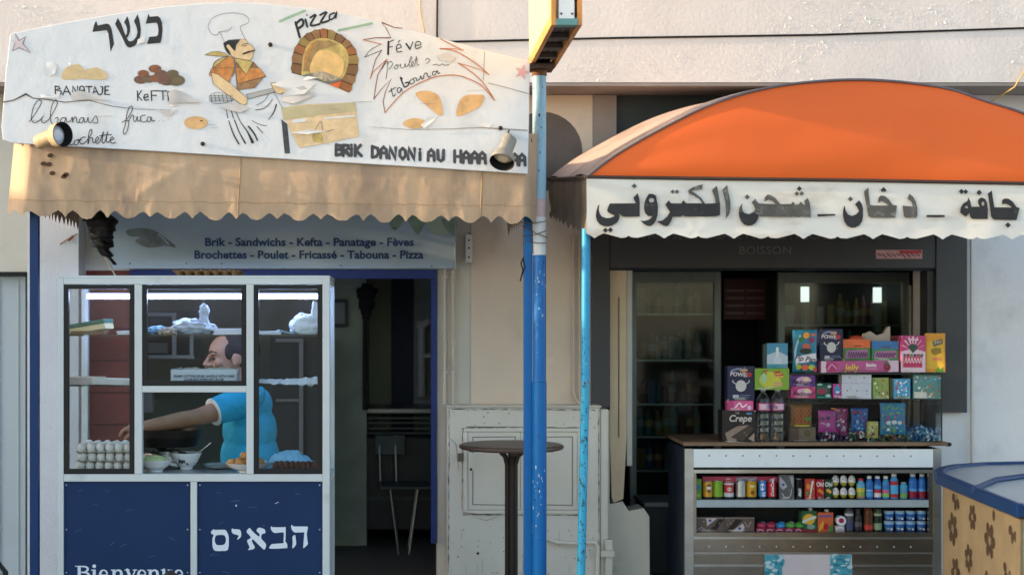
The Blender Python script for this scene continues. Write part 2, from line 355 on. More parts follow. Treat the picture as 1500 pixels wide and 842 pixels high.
m.flat(smooth_poly([(596, 314), (624, 318), (620, 332), (612, 344), (604, 334)]), yy, g2)
m.flat(smooth_poly([(622, 316), (648, 322), (660, 338), (645, 345), (630, 338)]), yy-.0006, mat('print_pale_green', '9FB29D', .5)); m.flat(smooth_poly([(646, 322), (668, 322), (667, 342), (660, 343)]), yy-.0012, g2)
m.build('food_print', mp)
m = MB()
for a, b in ((190, 386), (273, 386), (325, 386), (499, 389), (632, 390)): m.ball(P(a, b, -.142), .0045, M_black, 8, 6)
m.build('screw', mp)
# ---------------------------------------------------------------- hand painted board
yb = -1.86
sg = thing('painted_signboard', 'large peeling white board hand painted with a chef, an oven and dish names', 'sign', (X(390, yb), yb, Z(232, yb)))
M_board = mat('peeling_white_paint', 'D4D8DC', .55, var=.05, scale=3, bump=.35, bscale=9, stain='B4B2B0', sscale=3.2, sat=.58, samt=.4, stain2=('C9BFB6', 9, .66, .6))
top = [(15, 50), (80, 36), (160, 22), (240, 10), (300, 5), (345, 4), (390, 6), (470, 14), (540, 28), (590, 42), (640, 55), (720, 77), (776, 90)]
m = MB().pprism(top+[(775, 180), (773, 255), (600, 244), (400, 232), (200, 220), (20, 210), (4, 205), (2, 185), (8, 110)], yb, yb+.025, M_board); m.build('board', sg, bevel=.003)
y1, y2, y3, y4 = yb-.002, yb-.003, yb-.004, yb-.005
K = mat('black_sign_paint', '2C2B2B', .5, var=.3, scale=20); Kf = mat('faded_black_paint', '45464A', .55, var=.35, scale=14, stain='8A8B8E', sscale=26, sat=.62, samt=.7)
m = MB(); c = crop(125, 5, 10.52)
for q in ([(165, 268), (190, 345), (330, 315), (370, 330), (400, 390), (420, 480), (442, 630), (388, 748), (372, 600), (355, 470), (330, 415), (110, 445), (130, 350)],
          [(500, 228), (548, 310), (620, 500), (640, 470), (645, 400), (625, 340), (598, 295), (645, 200), (672, 270), (690, 360), (688, 440), (665, 505), (640, 540), (665, 580), (690, 590), (740, 575), (785, 520), (805, 450), (790, 370), (750, 275), (805, 170), (835, 270), (855, 400), (850, 500), (820, 590), (760, 655), (690, 688), (650, 675), (620, 640), (570, 530), (458, 320)],
          [(975, 158), (990, 210), (1120, 200), (1155, 235), (1180, 300), (1190, 400), (1180, 520), (1160, 610), (948, 632), (985, 520), (1095, 510), (1118, 490), (1128, 420), (1115, 330), (1095, 300), (930, 318), (950, 240)]):
    m.flat(c(q), y1, K)
m.build('kosher_lettering', sg)
m = MB(); c = crop(30, 110, 5.172); W = 1.1
def hand(mb, cc, strokes, wd, y=y1, mt=K, sm=True):
    for i, q in enumerate(strokes): mb.stroke(cc(q), wd, y-i*1.2e-4, mt, sm)
hand(m, c, [[(65, 355), (100, 310), (150, 230), (155, 195), (130, 195), (100, 240), (85, 300), (85, 345), (110, 362), (150, 340), (175, 310), (160, 335), (165, 360), (185, 360), (215, 335), (250, 280), (278, 220), (268, 190), (245, 215), (228, 280), (228, 340), (240, 370), (265, 372), (285, 345), (280, 322), (262, 330)], [(178, 295)],
    [(345, 325), (320, 325), (302, 345), (308, 362), (330, 358), (345, 325), (348, 355), (365, 355), (380, 345), (392, 320), (395, 360), (400, 335), (415, 318), (425, 330), (428, 358), (445, 360)],
    [(478, 325), (460, 325), (445, 345), (450, 362), (470, 358), (480, 325), (484, 355), (500, 355), (512, 322), (515, 355), (530, 360), (545, 345), (570, 310), (582, 335), (585, 358), (565, 365), (550, 358)], [(512, 300)],
    [(770, 360), (810, 330), (845, 270), (845, 240), (825, 245), (805, 300), (795, 370), (778, 430), (785, 448), (805, 430), (820, 370), (815, 345), (802, 352)], [(820, 350), (840, 310), (855, 308), (858, 345), (872, 352), (885, 315), (887, 350), (905, 345)], [(888, 292)],
    [(945, 305), (915, 312), (910, 345), (935, 357), (960, 345)], [(988, 320), (965, 322), (960, 350), (980, 352), (990, 320), (997, 350), (1018, 345)], [(1050, 350)], [(1085, 348)], [(1118, 340)]], W)
hand(m, c, [[(340, 500), (362, 478), (372, 492), (364, 520), (385, 528), (405, 520)], [(435, 490), (412, 500), (408, 525), (430, 527), (442, 500), (435, 490), (462, 492)], [(492, 472), (465, 475), (448, 500), (460, 522), (490, 512), (515, 480), (540, 440), (535, 412), (518, 440), (512, 522), (525, 482), (545, 478), (550, 512), (570, 508), (595, 482), (582, 470), (568, 495), (580, 520), (605, 500)],
    [(605, 500), (628, 430), (618, 500), (630, 517), (645, 490)], [(645, 490), (660, 430), (650, 495), (662, 512), (682, 495), (705, 485), (695, 470), (680, 490), (690, 517), (720, 512)], [(600, 462), (645, 455), (690, 452)]], 1.25)
m.build('cursive_lettering', sg)
m = MB()
hand(m, c, [[(262, 85), (265, 147)], [(262, 86), (292, 90), (300, 103), (268, 113), (306, 122), (312, 138), (288, 150), (264, 147)], [(320, 152), (347, 86), (378, 150)], [(332, 128), (368, 128)], [(392, 150), (396, 86), (430, 148), (433, 86)], [(447, 135), (450, 92), (464, 84), (480, 90), (486, 135)], [(448, 118), (485, 118)],
    [(495, 88), (542, 88)], [(518, 90), (519, 145)], [(548, 150), (563, 88), (590, 150)], [(555, 127), (582, 127)], [(606, 88), (622, 90), (619, 138), (606, 150), (594, 146)], [(668, 86), (641, 87), (639, 148), (672, 148)], [(641, 118), (664, 116)]], 1.7, sm=False)
hand(m, c, [[(885, 120), (888, 195)], [(916, 118), (889, 160), (920, 193)], [(935, 173), (968, 166), (962, 147), (942, 150), (932, 173), (945, 193), (970, 188)], [(994, 195), (990, 121), (1040, 120)], [(992, 155), (1030, 155)], [(1045, 122), (1107, 122)], [(1078, 122), (1080, 190)], [(1120, 195), (1118, 126), (1144, 128), (1148, 155), (1120, 160)]], 1.6, sm=False)
m.build('dish_lettering', sg)
m = MB(); c = crop(525, 30, 6.014)
hand(m, c, [[(265, 190), (262, 300)]], 2.9); hand(m, c, [[(420, 207), (455, 255)]], 2.4)
hand(m, c, [[(262, 195), (310, 175)], [(265, 240), (300, 230)], [(338, 250), (375, 240), (368, 215), (345, 217), (335, 250), (347, 280), (385, 272)], [(350, 195), (366, 176)], [(455, 255), (480, 190)], [(502, 222), (547, 215), (540, 190), (515, 190), (500, 217), (512, 250), (555, 233)]], 1.3)
hand(m, c, [[(210, 425), (258, 362), (244, 515)], [(255, 385), (285, 362), (300, 390), (270, 432)], [(332, 395), (315, 415), (330, 432), (350, 412), (335, 393), (370, 398)], [(370, 385), (377, 420), (400, 415), (412, 382), (417, 410), (435, 400), (470, 335), (460, 325), (446, 385), (456, 412), (470, 398), (487, 372), (475, 365), (468, 392), (482, 407), (500, 385), (511, 320), (518, 392), (535, 390)], [(492, 352), (524, 346)],
    [(590, 352), (610, 336), (628, 355), (600, 382)], [(655, 395), (690, 387), (712, 400), (740, 385), (762, 397), (800, 390)]], .8)
hand(m, c, [[(288, 600), (306, 668), (328, 650)], [(268, 632), (325, 592)], [(367, 592), (345, 602), (345, 632), (366, 634), (377, 600), (386, 627)], [(467, 520), (450, 545), (470, 562), (495, 540), (478, 516), (507, 508), (516, 532), (540, 517), (547, 490), (560, 520), (577, 502)], [(575, 500), (581, 472), (602, 467), (617, 502), (640, 490)], [(684, 450), (656, 455), (655, 482), (676, 480), (695, 445), (703, 470), (718, 463)]], 1.2)
hand(m, c, [[(385, 515), (372, 508), (398, 575), (412, 588), (440, 570), (440, 547), (415, 552)]], 2)
c = crop(405, 5, 6.014)
hand(m, c, [[(168, 170), (205, 300)], [(170, 185), (215, 145), (235, 160), (230, 195), (195, 222)]], 3.6); hand(m, c, [[(255, 145), (272, 210)], [(298, 128), (345, 105), (300, 195), (380, 185)], [(385, 105), (440, 82), (390, 170), (460, 155)]], 3.0); hand(m, c, [[(510, 85), (470, 105), (470, 145), (505, 130), (530, 82), (522, 130)], [(268, 105)]], 2.4)
m.build('brush_lettering', sg)
# BRIK DANONI AU HARA ... fat marker letters with eyes
m = MB(); c = crop(480, 195, 4.839); y5 = y1
def fat(x, yb_, s, ch):
    a = {'B': [[(0, 0), (0, -80)], [(0, -78), (38, -70), (40, -52), (6, -44), (42, -36), (44, -10), (0, 0)]], 'R': [[(0, 0), (0, -78)], [(0, -78), (38, -74), (40, -48), (10, -40), (46, 0)]],
         'i': [[(0, 0), (0, -55)], [(0, -78)]], 'K': [[(0, 0), (0, -80)], [(40, -80), (6, -40), (46, 0)]], 'D': [[(0, 0), (0, -82)], [(0, -80), (40, -66), (46, -30), (30, -6), (0, 0)]],
         'A': [[(0, 0), (4, -62), (22, -80), (42, -62), (46, 0)], [(4, -36), (44, -36)]], 'N': [[(0, 0), (0, -80), (46, 0), (46, -80)]], 'O': [[(22, -80), (2, -60), (2, -22), (22, 0), (44, -22), (44, -60), (22, -80)]],
         'U': [[(0, -80), (4, -12), (22, 0), (40, -10), (44, -80)]], 'H': [[(0, 0), (0, -85)], [(46, 0), (46, -85)], [(0, -42), (46, -42)]]}[ch]
    for i, q in enumerate(a): m.stroke(c([(x+p*s, yb_+r*s) for p, r in q]), 4.6*s/.95, y5-i*2e-4, Kf, False)
for x, yb_, ch in ((60, 158, 'B'), (110, 160, 'R'), (168, 160, 'i'), (195, 162, 'K'), (316, 172, 'D'), (375, 176, 'A'), (438, 180, 'N'), (510, 184, 'O'), (572, 186, 'N'), (654, 190, 'i'), (712, 195, 'A'), (780, 198, 'U'), (900, 206, 'H'), (960, 210, 'A'), (1020, 212, 'A'), (1074, 214, 'A'), (1182, 218, 'H'), (1250, 222, 'A'), (1305, 226, 'A'), (1356, 228, 'A')): fat(x, yb_, .95, ch)
m.build('marker_lettering', sg)
# painted pictures
m = MB(); skin = mat('painted_skin', 'D9BE93', .6, var=.14, scale=16, stain='E6D6BC', sscale=12, sat=.6, samt=.6); och = mat('painted_ochre', 'B9A566', .6, var=.3, scale=22, stain='D9CFA0', sscale=18, sat=.58, samt=.6); ora = mat('painted_orange', 'BF8148', .6, var=.4, scale=26, stain='D9B080', sscale=30, sat=.58, samt=.6); brn = mat('painted_brown', '93714F', .6, var=.45, scale=24, stain='C09A6A', sscale=28, sat=.58, samt=.6)
gry = mat('painted_grey', 'A3A7A6', .6); c = crop(295, 10, 8.42); c2 = crop(295, 100, 7.015); ink = mat('painted_outline', '5A5048', .6, var=.3, scale=30); nf = [0]
def FO(poly, y, mt):
    nf[0] += 1; m.flat(poly, y, mt); m.stroke(list(poly)+[poly[0]], [.35+.35*abs(math.sin(i*1.7+nf[0])) for i in range(len(poly)+1)], y-1.2e-4, ink, False, cap=False)
FO(c([(330, 415), (480, 400), (545, 405), (575, 455), (610, 470), (655, 520), (640, 560), (635, 620), (600, 665), (520, 650), (440, 640), (370, 610), (330, 500)]), y1, skin)
FO(c([(270, 450), (340, 412), (480, 410), (430, 470), (415, 545), (340, 485), (330, 520), (355, 600), (320, 570), (290, 520)]), y2, mat('painted_hair', '2A2B30', .6, var=.4, scale=60))
FO(c([(40, 595), (120, 560), (210, 550), (290, 575), (340, 610), (200, 612)]), y1-2e-4, och); FO(smooth_poly(c([(330, 615), (230, 640), (160, 690), (130, 770), (105, 810), (120, 860), (380, 860), (405, 700), (400, 640)])), y2, ora)
FO(c([(140, 760), (165, 690), (235, 640), (320, 615), (230, 690)]), y3, och); FO(c([(415, 690), (520, 700), (640, 680), (785, 842), (660, 1000), (440, 1030)]), y2, brn)
FO(c([(400, 640), (520, 655), (640, 680), (550, 842)]), y3, och)
FO(c2([(350, 0), (600, 0), (665, 85), (375, 160)]), y2-3e-4, ora); FO(c2([(100, 40), (170, 60), (290, 150), (390, 240), (470, 310), (465, 370), (420, 378), (350, 330), (190, 215), (120, 160)]), y3, skin)
FO(c2([(95, 20), (110, 0), (335, 0), (285, 150), (170, 65), (100, 45)]), y3-3e-4, ora); FO(c2([(460, 270), (740, 205), (760, 245), (480, 318)]), y2, gry)
FO(smooth_poly(c2([(715, 160), (760, 150), (840, 165), (885, 200), (870, 240), (800, 265), (760, 245)])), y3, skin); FO(smooth_poly(c2([(80, 300), (110, 265), (180, 250), (330, 290), (350, 310), (240, 355), (150, 365), (100, 345)])), y1, mat('painted_pale_grey', 'C7CCCE', .6))
hat = [(280, 430), (225, 315), (200, 345), (140, 345), (95, 290), (85, 230), (130, 150), (240, 95), (380, 78), (510, 95), (580, 150), (570, 205), (480, 255), (540, 400)]
hand(m, c, [hat, [(222, 312), (330, 295), (380, 255)]], .7, y3, mat('thin_ink', '6E7078', .6)); hand(m, c, [[(515, 585), (580, 560), (655, 538)]], [2.2, 2.6, 1.4], y4, K); hand(m, c, [[(495, 485), (530, 460), (575, 460)], [(520, 485), (555, 482)]], .9, y4, K)
hand(m, c, [[(330, 490), (370, 540), (385, 580)]], 5, y3, skin)
for i in range(6): m.stroke(c2([(95+i*40, 275-(i % 2)*8), (110+i*40, 350)]), .7, y2-i*1e-5, Kf, False)
for i in range(4): m.stroke(c2([(90, 285+i*18), (320, 280+i*18)]), .6, y3, Kf, False)
for q, wd in (([(255, 430), (270, 515)], 1), ([(280, 540), (330, 680), (385, 780)], [1, 2, 2]), ([(305, 435), (330, 515)], 1.2), ([(340, 535), (390, 660), (450, 770)], [1.5, 1.5, 2.4]), ([(350, 440), (400, 550), (470, 650), (525, 760)], [1, 1.2, 1.8, 4.5]), ([(485, 600), (540, 670), (575, 740)], 2.4), ([(570, 600), (630, 668)], 1), ([(520, 540), (600, 580), (670, 592)], .8), ([(555, 430), (640, 415), (700, 365), (730, 320)], 1), ([(770, 375), (745, 450), (690, 530)], [2, 1.6, .8]), ([(570, 380), (640, 340), (690, 275)], .7), ([(745, 250), (800, 350), (830, 410)], .6)):
    m.stroke(c2(q), wd, y2, K)
m.build('chef_painting', sg)
m = MB(); c = crop(405, 5, 6.014); bricks = []
out = [(135, 615), (135, 530), (150, 430), (185, 360), (240, 290), (300, 255), (380, 230), (450, 230), (530, 262), (610, 310), (670, 370), (710, 450), (718, 540), (700, 640), (670, 720), (640, 790)]
inn = [(218, 632), (225, 540), (235, 460), (260, 390), (300, 340), (340, 318), (390, 308), (450, 312), (510, 330), (570, 360), (610, 400), (635, 460), (632, 540), (610, 620), (570, 680), (548, 750)]
bm_ = [mat('painted_brick_%s' % n_, h_, .6, var=.2, scale=25) for n_, h_ in (('dark', '7B5A3E'), ('mid', '8C6A48'), ('red', '96623C'), ('ochre', '8F7848'))]
for i in range(15):
    g = 0.06; L2 = lambda a, b, t: (a[0]+(b[0]-a[0])*t, a[1]+(b[1]-a[1])*t); o0, o1, i0, i1 = out[i], out[i+1], inn[i], inn[i+1]; cx_ = ((o0[0]+o1[0])/2, (o0[1]+o1[1])/2); nx = (cx_[0]-430)*.035, (cx_[1]-500)*.035
    m.flat(c([L2(o0, o1, g), (cx_[0]+nx[0], cx_[1]+nx[1]), L2(o0, o1, 1-g), L2(i0, i1, 1-g), L2(i0, i1, g)]), y2, bm_[(i*5) % 4])
m.flat(c(out+[(455, 710), (330, 665)]), y1, mat('painted_mortar', '4F3A2B', .7)); m.flat(c(inn[:-1]+[(560, 680), (455, 712), (220, 632)]), y2-2e-4, och)
m.flat(c([(235, 600), (250, 470), (290, 380), (360, 330), (470, 330), (540, 360), (450, 390), (380, 410), (330, 470), (300, 600)]), y3-1e-4, mat('painted_smoke', '9A8054', .6, var=.35, scale=18))
m.flat(smooth_poly(c([(300, 610), (310, 510), (360, 430), (430, 410), (520, 440), (590, 500), (585, 600), (540, 660), (420, 640)])), y3-3e-4, mat('painted_glow', 'D9B679', .6, var=.2, scale=14, stain='C98E4E', sscale=10, sat=.6, samt=.5))
m.flat(c([(240, 600), (262, 430), (300, 360), (330, 340), (350, 330), (300, 400), (275, 470)]), y4-1e-4, ora); m.flat(c([(225, 636), (300, 615), (420, 690), (585, 662), (560, 690), (455, 712)]), y4, mat('painted_slate', '6E7370', .6))
m.flat(smooth_poly(c([(310, 615), (390, 598), (480, 625), (545, 660), (480, 685), (390, 672), (330, 645)])), y4-3e-4, mat('painted_pizza', 'A89A86', .6, var=.5, scale=60)); m.flat(c([(455, 712), (575, 678), (548, 750)]), y4, mat('painted_flame', 'D0683A', .6))
m.build('oven_painting', sg)
m = MB(); gr = mat('painted_green', '8FB097', .6, var=.15, scale=12); c = crop(405, 5, 6.014)
hand(m, c, [[(30, 160), (130, 115), (250, 68)]], 3.6, y1, gr); hand(m, c, [[(548, 240), (690, 210), (838, 178)]], 3.4, y1, gr)
c = crop(525, 30, 6.014); r1 = mat('painted_wine', '8A5A58', .6, var=.25, scale=20); r2 = mat('painted_rust', 'B9744F', .6, var=.25, scale=20)
hand(m, c, [[(385, 70), (320, 65), (205, 20), (250, 80), (285, 155), (150, 155), (42, 172)], [(250, 345), (170, 480), (135, 695)], [(205, 265), (150, 350), (105, 515)]], 1.3, y1, r1, False); hand(m, c, [[(42, 172), (120, 190), (200, 210)], [(105, 515), (130, 455), (250, 345)]], 1.2, y2, r2, False)
hand(m, c, [[(200, 210), (110, 260), (55, 325)], [(55, 325), (205, 265)]], .9, y2, Kf); hand(m, c, [[(135, 695), (200, 610), (290, 515), (235, 640), (218, 720), (235, 815)]], 1.2, y1, r1, False)
hand(m, c, [[(235, 815), (350, 680), (450, 600), (600, 525), (720, 490), (870, 485), (980, 520), (1090, 580), (1195, 700)], [(725, 165), (830, 220), (925, 265)], [(720, 250), (840, 268), (960, 330), (1060, 400), (1150, 480)], [(880, 378), (960, 430), (1090, 540), (1200, 705)]], 1.5, y2, r2)
hand(m, c, [[(925, 262), (830, 250), (720, 248)], [(1150, 478), (1080, 440), (960, 400), (882, 378)]], 1, y3, r2)
bread = mat('painted_bread', 'CFA877', .6, var=.22, scale=16)
m.flat(smooth_poly(c([(505, 640), (580, 620), (660, 635), (720, 690), (745, 830), (690, 825), (600, 750), (530, 690)])), y1, bread); m.flat(smooth_poly(c([(1110, 665), (1040, 655), (950, 660), (890, 710), (866, 845), (1000, 800), (1080, 750)])), y1, bread)
m.flat(smooth_poly([(590, 180), (606, 173), (622, 177), (618, 187), (600, 188)]), y1, bread); m.ell(287, 180, 17.5, 9.5, y1, bread, 24); m.ell(295, 177, 2, 1, y2, K, 8)
m.build('bread_painting', sg); m = MB()
m.flat(smooth_poly([(90, 112), (96, 100), (115, 94), (124, 102), (142, 99), (158, 110), (152, 117), (120, 116), (95, 117)]), y1, mat('painted_straw', 'CDB68B', .6, var=.15, scale=20))
m.build('cheese_painting', sg); m = MB()
kf1 = [mat('painted_meat_%s' % a, b, .6, var=.25, scale=40) for a, b in (('brown', '6F5346'), ('olive', '6B5F48'), ('rust', '84583F'))]
for i, (a, b, r_) in enumerate(((206, 117, 10), (218, 116, 9), (228, 115, 9), (244, 118, 12), (258, 118, 13), (210, 108, 8.5), (236, 109, 10), (253, 108, 9), (227, 101, 9.5), (240, 118, 10))): m.ell(a, b, r_, r_*.62, y1-i*1.5e-4, kf1[i % 3], 16)
m.build('meat_painting', sg); m = MB()
star = lambda cx, cy, r_, ro: [(cx+(r_ if i % 2 == 0 else r_*.42)*math.sin(ro+i*math.pi/5), cy-(r_ if i % 2 == 0 else r_*.42)*math.cos(ro+i*math.pi/5)) for i in range(10)]
pk = mat('painted_pink', 'CFA3A8', .6, var=.15, scale=20); m.flat([(22, 50), (28, 60), (38, 54), (33, 64), (45, 78), (28, 70), (18, 75), (22, 64), (14, 58), (22, 60)], y1, mat('painted_pale_pink', 'CFBFC2', .6)); m.flat(star(765, 106, 12, .3), y1, pk)
m.stroke([(22, 50), (28, 60), (38, 54), (33, 64), (45, 78), (28, 70), (18, 75), (22, 64)], .7, y2, Kf, False)
m.build('star_painting', sg); m = MB()
m.flat([(412, 158), (450, 153), (520, 150), (526, 200), (480, 210), (438, 217), (424, 190)], y1, mat('painted_tan', 'D3BB96', .6, var=.2, scale=14, stain='E2D6BE', sscale=9, sat=.58, samt=.6)); m.flat([(412, 158), (520, 150), (522, 163), (470, 168), (415, 176)], y2, mat('painted_khaki', 'B7AE8B', .6, var=.15, scale=10))
m.flat([(412, 175), (421, 182), (425, 225), (417, 225)], y1, Kf); m.stroke([(475, 174), (497, 172), (519, 170)], 2.4, y3, M_board); m.stroke([(430, 178), (446, 176)], 5, y3, M_board); m.ell(465, 202, 8, 7, y3, och, 16)
m.stroke([(458, 200), (462, 190), (470, 178), (474, 192), (489, 190)], .6, y4, Kf); m.build('worktop_painting', sg)
# torn vinyl: cracks and lifted flaps
m = MB(); ck = mat('crack_grime', '4A4644', .9); cg = mat('crack_grey', '8D8985', .8)
m.stroke([(4, 150), (20, 147), (38, 138), (48, 144), (70, 146), (95, 150), (130, 147), (165, 156), (200, 160), (250, 161)], [1.6, 1.4, 2.4, 1.2, 1.4, 1.1, .8, .8, .6, .4], y4, ck, False)
m.stroke([(540, 186), (600, 190), (660, 189), (700, 187), (772, 191)], [.4, .8, .8, 1, 1.6], y4, cg, False); m.stroke([(716, 122), (740, 128), (776, 138)], .9, y4, cg, False); m.stroke([(710, 76), (708, 118)], .9, y4, cg, False)
for i in range(16):
    a, b = rnd.uniform(20, 700), rnd.uniform(130, 200); m.stroke([(a, b), (a+rnd.uniform(8, 30), b+rnd.uniform(-2, 2))], .4, y4-i*3e-5, cg, False)
m.build('crack', sg)
m = MB(); fl = mat('lifted_vinyl', 'DDDDDC', .5, var=.06, scale=10); fb = mat('vinyl_backing', 'C3C0BE', .7, var=.1, scale=10)
def flap(pts, lift, mt=fl):
    lift *= .45; cx_ = sum(a for a, b in pts)/len(pts); cy_ = sum(b for a, b in pts)/len(pts); vs = [P(a, b, y4-.001-(lift if i % 2 else lift*.25)) for i, (a, b) in enumerate(pts)]+[P(cx_, cy_, y4-lift*.7)]
    n = len(pts); q = MB(); q.add(vs, [((i+1) % n, i, n) for i in range(n)], mt, True); q.build('torn_flap', sg)
flap([(68, 92), (76, 90), (84, 98), (80, 108), (72, 112), (66, 104)], .02); flap([(98, 92), (104, 93), (102, 97)], .01)
flap([(104, 136), (118, 133), (146, 140), (158, 147), (128, 146), (105, 147)], .02, fb); flap([(58, 139), (66, 137), (72, 141), (88, 137), (86, 144), (60, 143)], .015)
flap([(246, 136), (256, 131), (266, 134), (294, 150), (262, 151), (249, 154)], .025, fb); flap([(246, 154), (256, 152), (264, 153), (250, 156)], .012)
flap([(322, 156), (345, 150), (368, 158), (352, 165), (328, 160)], .012, fb); flap([(398, 124), (430, 112), (462, 122), (446, 138), (412, 142), (420, 132)], .03); flap([(418, 132), (444, 126), (462, 140), (430, 152), (412, 148)], .028, fb); flap([(450, 112), (466, 114), (440, 119)], .02)
flap([(640, 82), (655, 76), (668, 84), (660, 92), (646, 88)], .006, fb); flap([(616, 184), (628, 172), (642, 168), (634, 178), (622, 188)], .02); flap([(700, 184), (708, 178), (722, 182), (716, 187)], .015)
flap([(424, 195), (450, 190), (480, 192), (450, 197)], .015); flap([(202, 58), (212, 54), (213, 62), (200, 66)], .012); flap([(245, 172), (230, 160), (250, 164), (262, 160)], .004, fb)
m = MB()
for a, b in ((396, 66), (297, 211), (733, 188)):
    m.lathe([(0, 0), (.011, 0), (.011, .008), (.006, .012), (0, .012)], P(a, b, y1), mat('rusty_bolt', '3A2D2A', .7, .3), 12, Matrix.Rotation(R(90), 3, 'X'))
m.build('bolt', sg)
# ---------------------------------------------------------------- beige awning under the board
M_fab = mat('beige_canvas', 'B79D82', .9, var=.16, scale=6, bump=.12, bscale=40, stain='8A7869', sscale=3.2, sat=.5, samt=.75, stretch=(1, 1, .35), stain2=('CFAE86', 5, .6, .5))
M_fabin = mat('canvas_underside', '4B443C', .9, var=.15)
aw = thing('beige_awning', 'stained beige canvas awning with scalloped hem hanging below the painted board', 'awning', (X(400, -1.81), -1.81, Z(320, -1.81)))
def tab(t, T):
    t = t % 1
    for (a, b), (c, d) in zip(T, T[1:]):
        if a <= t <= c: return b+(d-b)*(t-a)/(c-a)
    return T[-1][1]
HEM = [(0, 7), (.12, 5.5), (.24, -1), (.33, -4), (.42, -.5), (.5, 6), (.56, 1), (.66, -4), (.76, -1), (.88, 5.5), (1, 7)]
HEMR = [(0, -3), (.2, 0), (.35, 5), (.5, 7), (.65, 5), (.8, 0), (1, -3)]
def front(u, v):
    xt = 22+u*766; xb = 11+u*774; x = xt+(xb-xt)*v
    base = 311+u*10; big = noise.noise(Vector((u*9, v*1.2, 1)))*.009+noise.noise(Vector((u*31, v*2.2, 5)))*.005-.0028*max(0, 1-abs(noise.noise(Vector((u*14, v*3.5, 8))))*9)
    y = 196+(base-196)*v
    if v > .8: y += (tab(u*12.4+.15+.06*noise.noise(Vector((u*11, 0, 3))), HEM)*(1+.5*noise.noise(Vector((u*9, 4, 1))))+1.2*noise.noise(Vector((u*160, 2, 2))))*(v-.8)/.2
    cr = max(0, 1-abs((x-250)-(y-255)*-1.6)/14)*.006*(1 if 200 < x < 330 else 0)
    curve = -.02*math.sin(v*3.0)-(.10*(1-v)**2 if False else 0)
    edge = .16*max(0, (0.035-u)/.035)**2+.10*max(0, (u-.975)/.025)**2
    return P(x, y, -1.822+big*(.35+.65*v)+curve-cr+edge)
MB().grid(front, 420, 20, M_fab).build('front_valance', aw)
def sideflap(pa, pb, xw, y0, y1, n=7, drop=.0):
    def fn(u, v):
        y = y0+(y1-y0)*u; zt = Z(pa, y0)+.02*u; zb = Z(pb, y0)+drop*u
        sc = abs(((u*n) % 1)-.5)*2
        return Vector((xw+noise.noise(Vector((u*4, v*2, xw)))*.02, y, zt+(zb-zt)*v+(.05*sc*max(0, v-.7)/.3)))
    return fn
xa, xb_ = X(13, -1.81)+.012, X(783, -1.81)-.012
MB().grid(sideflap(215, 306, xa, -1.70, -.22, 16, -.02), 96, 10, M_fab).build('side_flap', aw)
MB().grid(sideflap(225, 318, xb_, -1.72, -.10, 16, -.02), 96, 10, M_fab).build('side_flap', aw)
zr = Z(200, -1.81)
m = MB(); m.add([(xa, -1.80, zr), (xb_, -1.80, zr), (xb_, -.04, zr+.12), (xa, -.04, zr+.12)], [(0, 1, 2, 3)], M_fab); m.build('canopy', aw, solid=.004)
m = MB(); fm = mat('rusty_frame', '55483E', .7, .4, var=.3, scale=20)
m.tube([(xa, -1.79, zr-.02), (xb_, -1.79, zr-.02)], .014, fm); m.tube([(xa+.02, -.06, zr+.08), (xb_-.02, -.06, zr+.08)], .014, fm)
for k in range(4):
    x = xa+.02+(xb_-xa-.04)*k/3; m.tube([(x, -1.79, zr-.02), (x, -.06, zr+.08)], .012, fm)
m.build('frame', aw)
m = MB()
for i, (a, b) in enumerate(((62, 239), (70, 240), (75, 253), (95, 255), (92, 258), (72, 227))): m.flat(smooth_poly([(a-4, b), (a, b-3), (a+5, b-1), (a+3, b+3), (a-2, b+3)]), -1.872, mat('burn_mark', '4E3A2E', .9))
m.v = [(v[0], v[1]+.018, v[2]) for v in m.v]; m.build('stain_mark', aw)
m = MB(); sm = mat('seam_thread', 'A88D6E', .9)
for ux in (.435, .895): m.stroke([(0, 0), (1, 1)], .01, 0, sm, False) if False else m.tube([front(ux, v/12)-Vector((0, .0022, 0)) for v in range(13)], .0022, sm, 6)
m.tube([front(i/160, .84)-Vector((0, .002, 0)) for i in range(161)], .0009, sm, 5)
m.build('seam', aw)
# ---------------------------------------------------------------- spot lamps on the board
M_lamp = mat('weathered_lamp_paint', 'B19C7C', .6, var=.15, scale=20, stain='6E5B49', sscale=14, sat=.55, samt=.6)
M_lamp2 = mat('grey_lamp_metal', '8C8A83', .6, .2, var=.15, scale=20, stain='5E5954', sscale=14, sat=.55, samt=.6)
def lamp(label, pxt, pxm, pxe, yt, ye, mt, inner, r=.042):
    a, b, c = P(*pxt, yt), P(*pxm, (yt+ye)/2), P(*pxe, ye)
    t = thing('spot_lamp', label, 'lamp', a, 'spot lamps on the painted board')
    m = MB(); m.tube([a, a+(b-a)*.06, b], [r*.72, r*.78, r*.78], mt, 20); m.build('body', t)
    d = (c-b).normalized(); m = MB(); m.tube([b-d*.004, b+d*.02, c], [r*.8, r*1.18, r*1.32], mt, 24, caps=False); m.tube([c, b+d*.022], [r*1.27, r*1.1], M_black, 24, caps=False); m.build('hood', t)
    m = MB(); q = d.to_track_quat('Z', 'Y').to_matrix(); m.lathe([(0, .022), (r*.55, .018), (r*.95, .006), (r*1.05, 0)], b+d*.02, inner, 20, q); m.build('bulb', t)
    m = MB(); m.tube([a+Vector((0, .0, .01)), Vector((a.x-.01, yb+.004, a.z+.03))], .012, mt, 10); m.tube([b+Vector((0, .02, r*.7)), (a+b)/2+Vector((0, .03, r*.95)), a+Vector((0, .05, r))], .004, M_black, 6); m.build('bracket', t)
lamp('tan spot lamp at the lower left corner of the painted board, facing right', (56, 209), (78, 199), (92, 197), -1.93, -2.02, M_lamp, mat('blue_white_lens', 'B9C6DC', .2), .047)
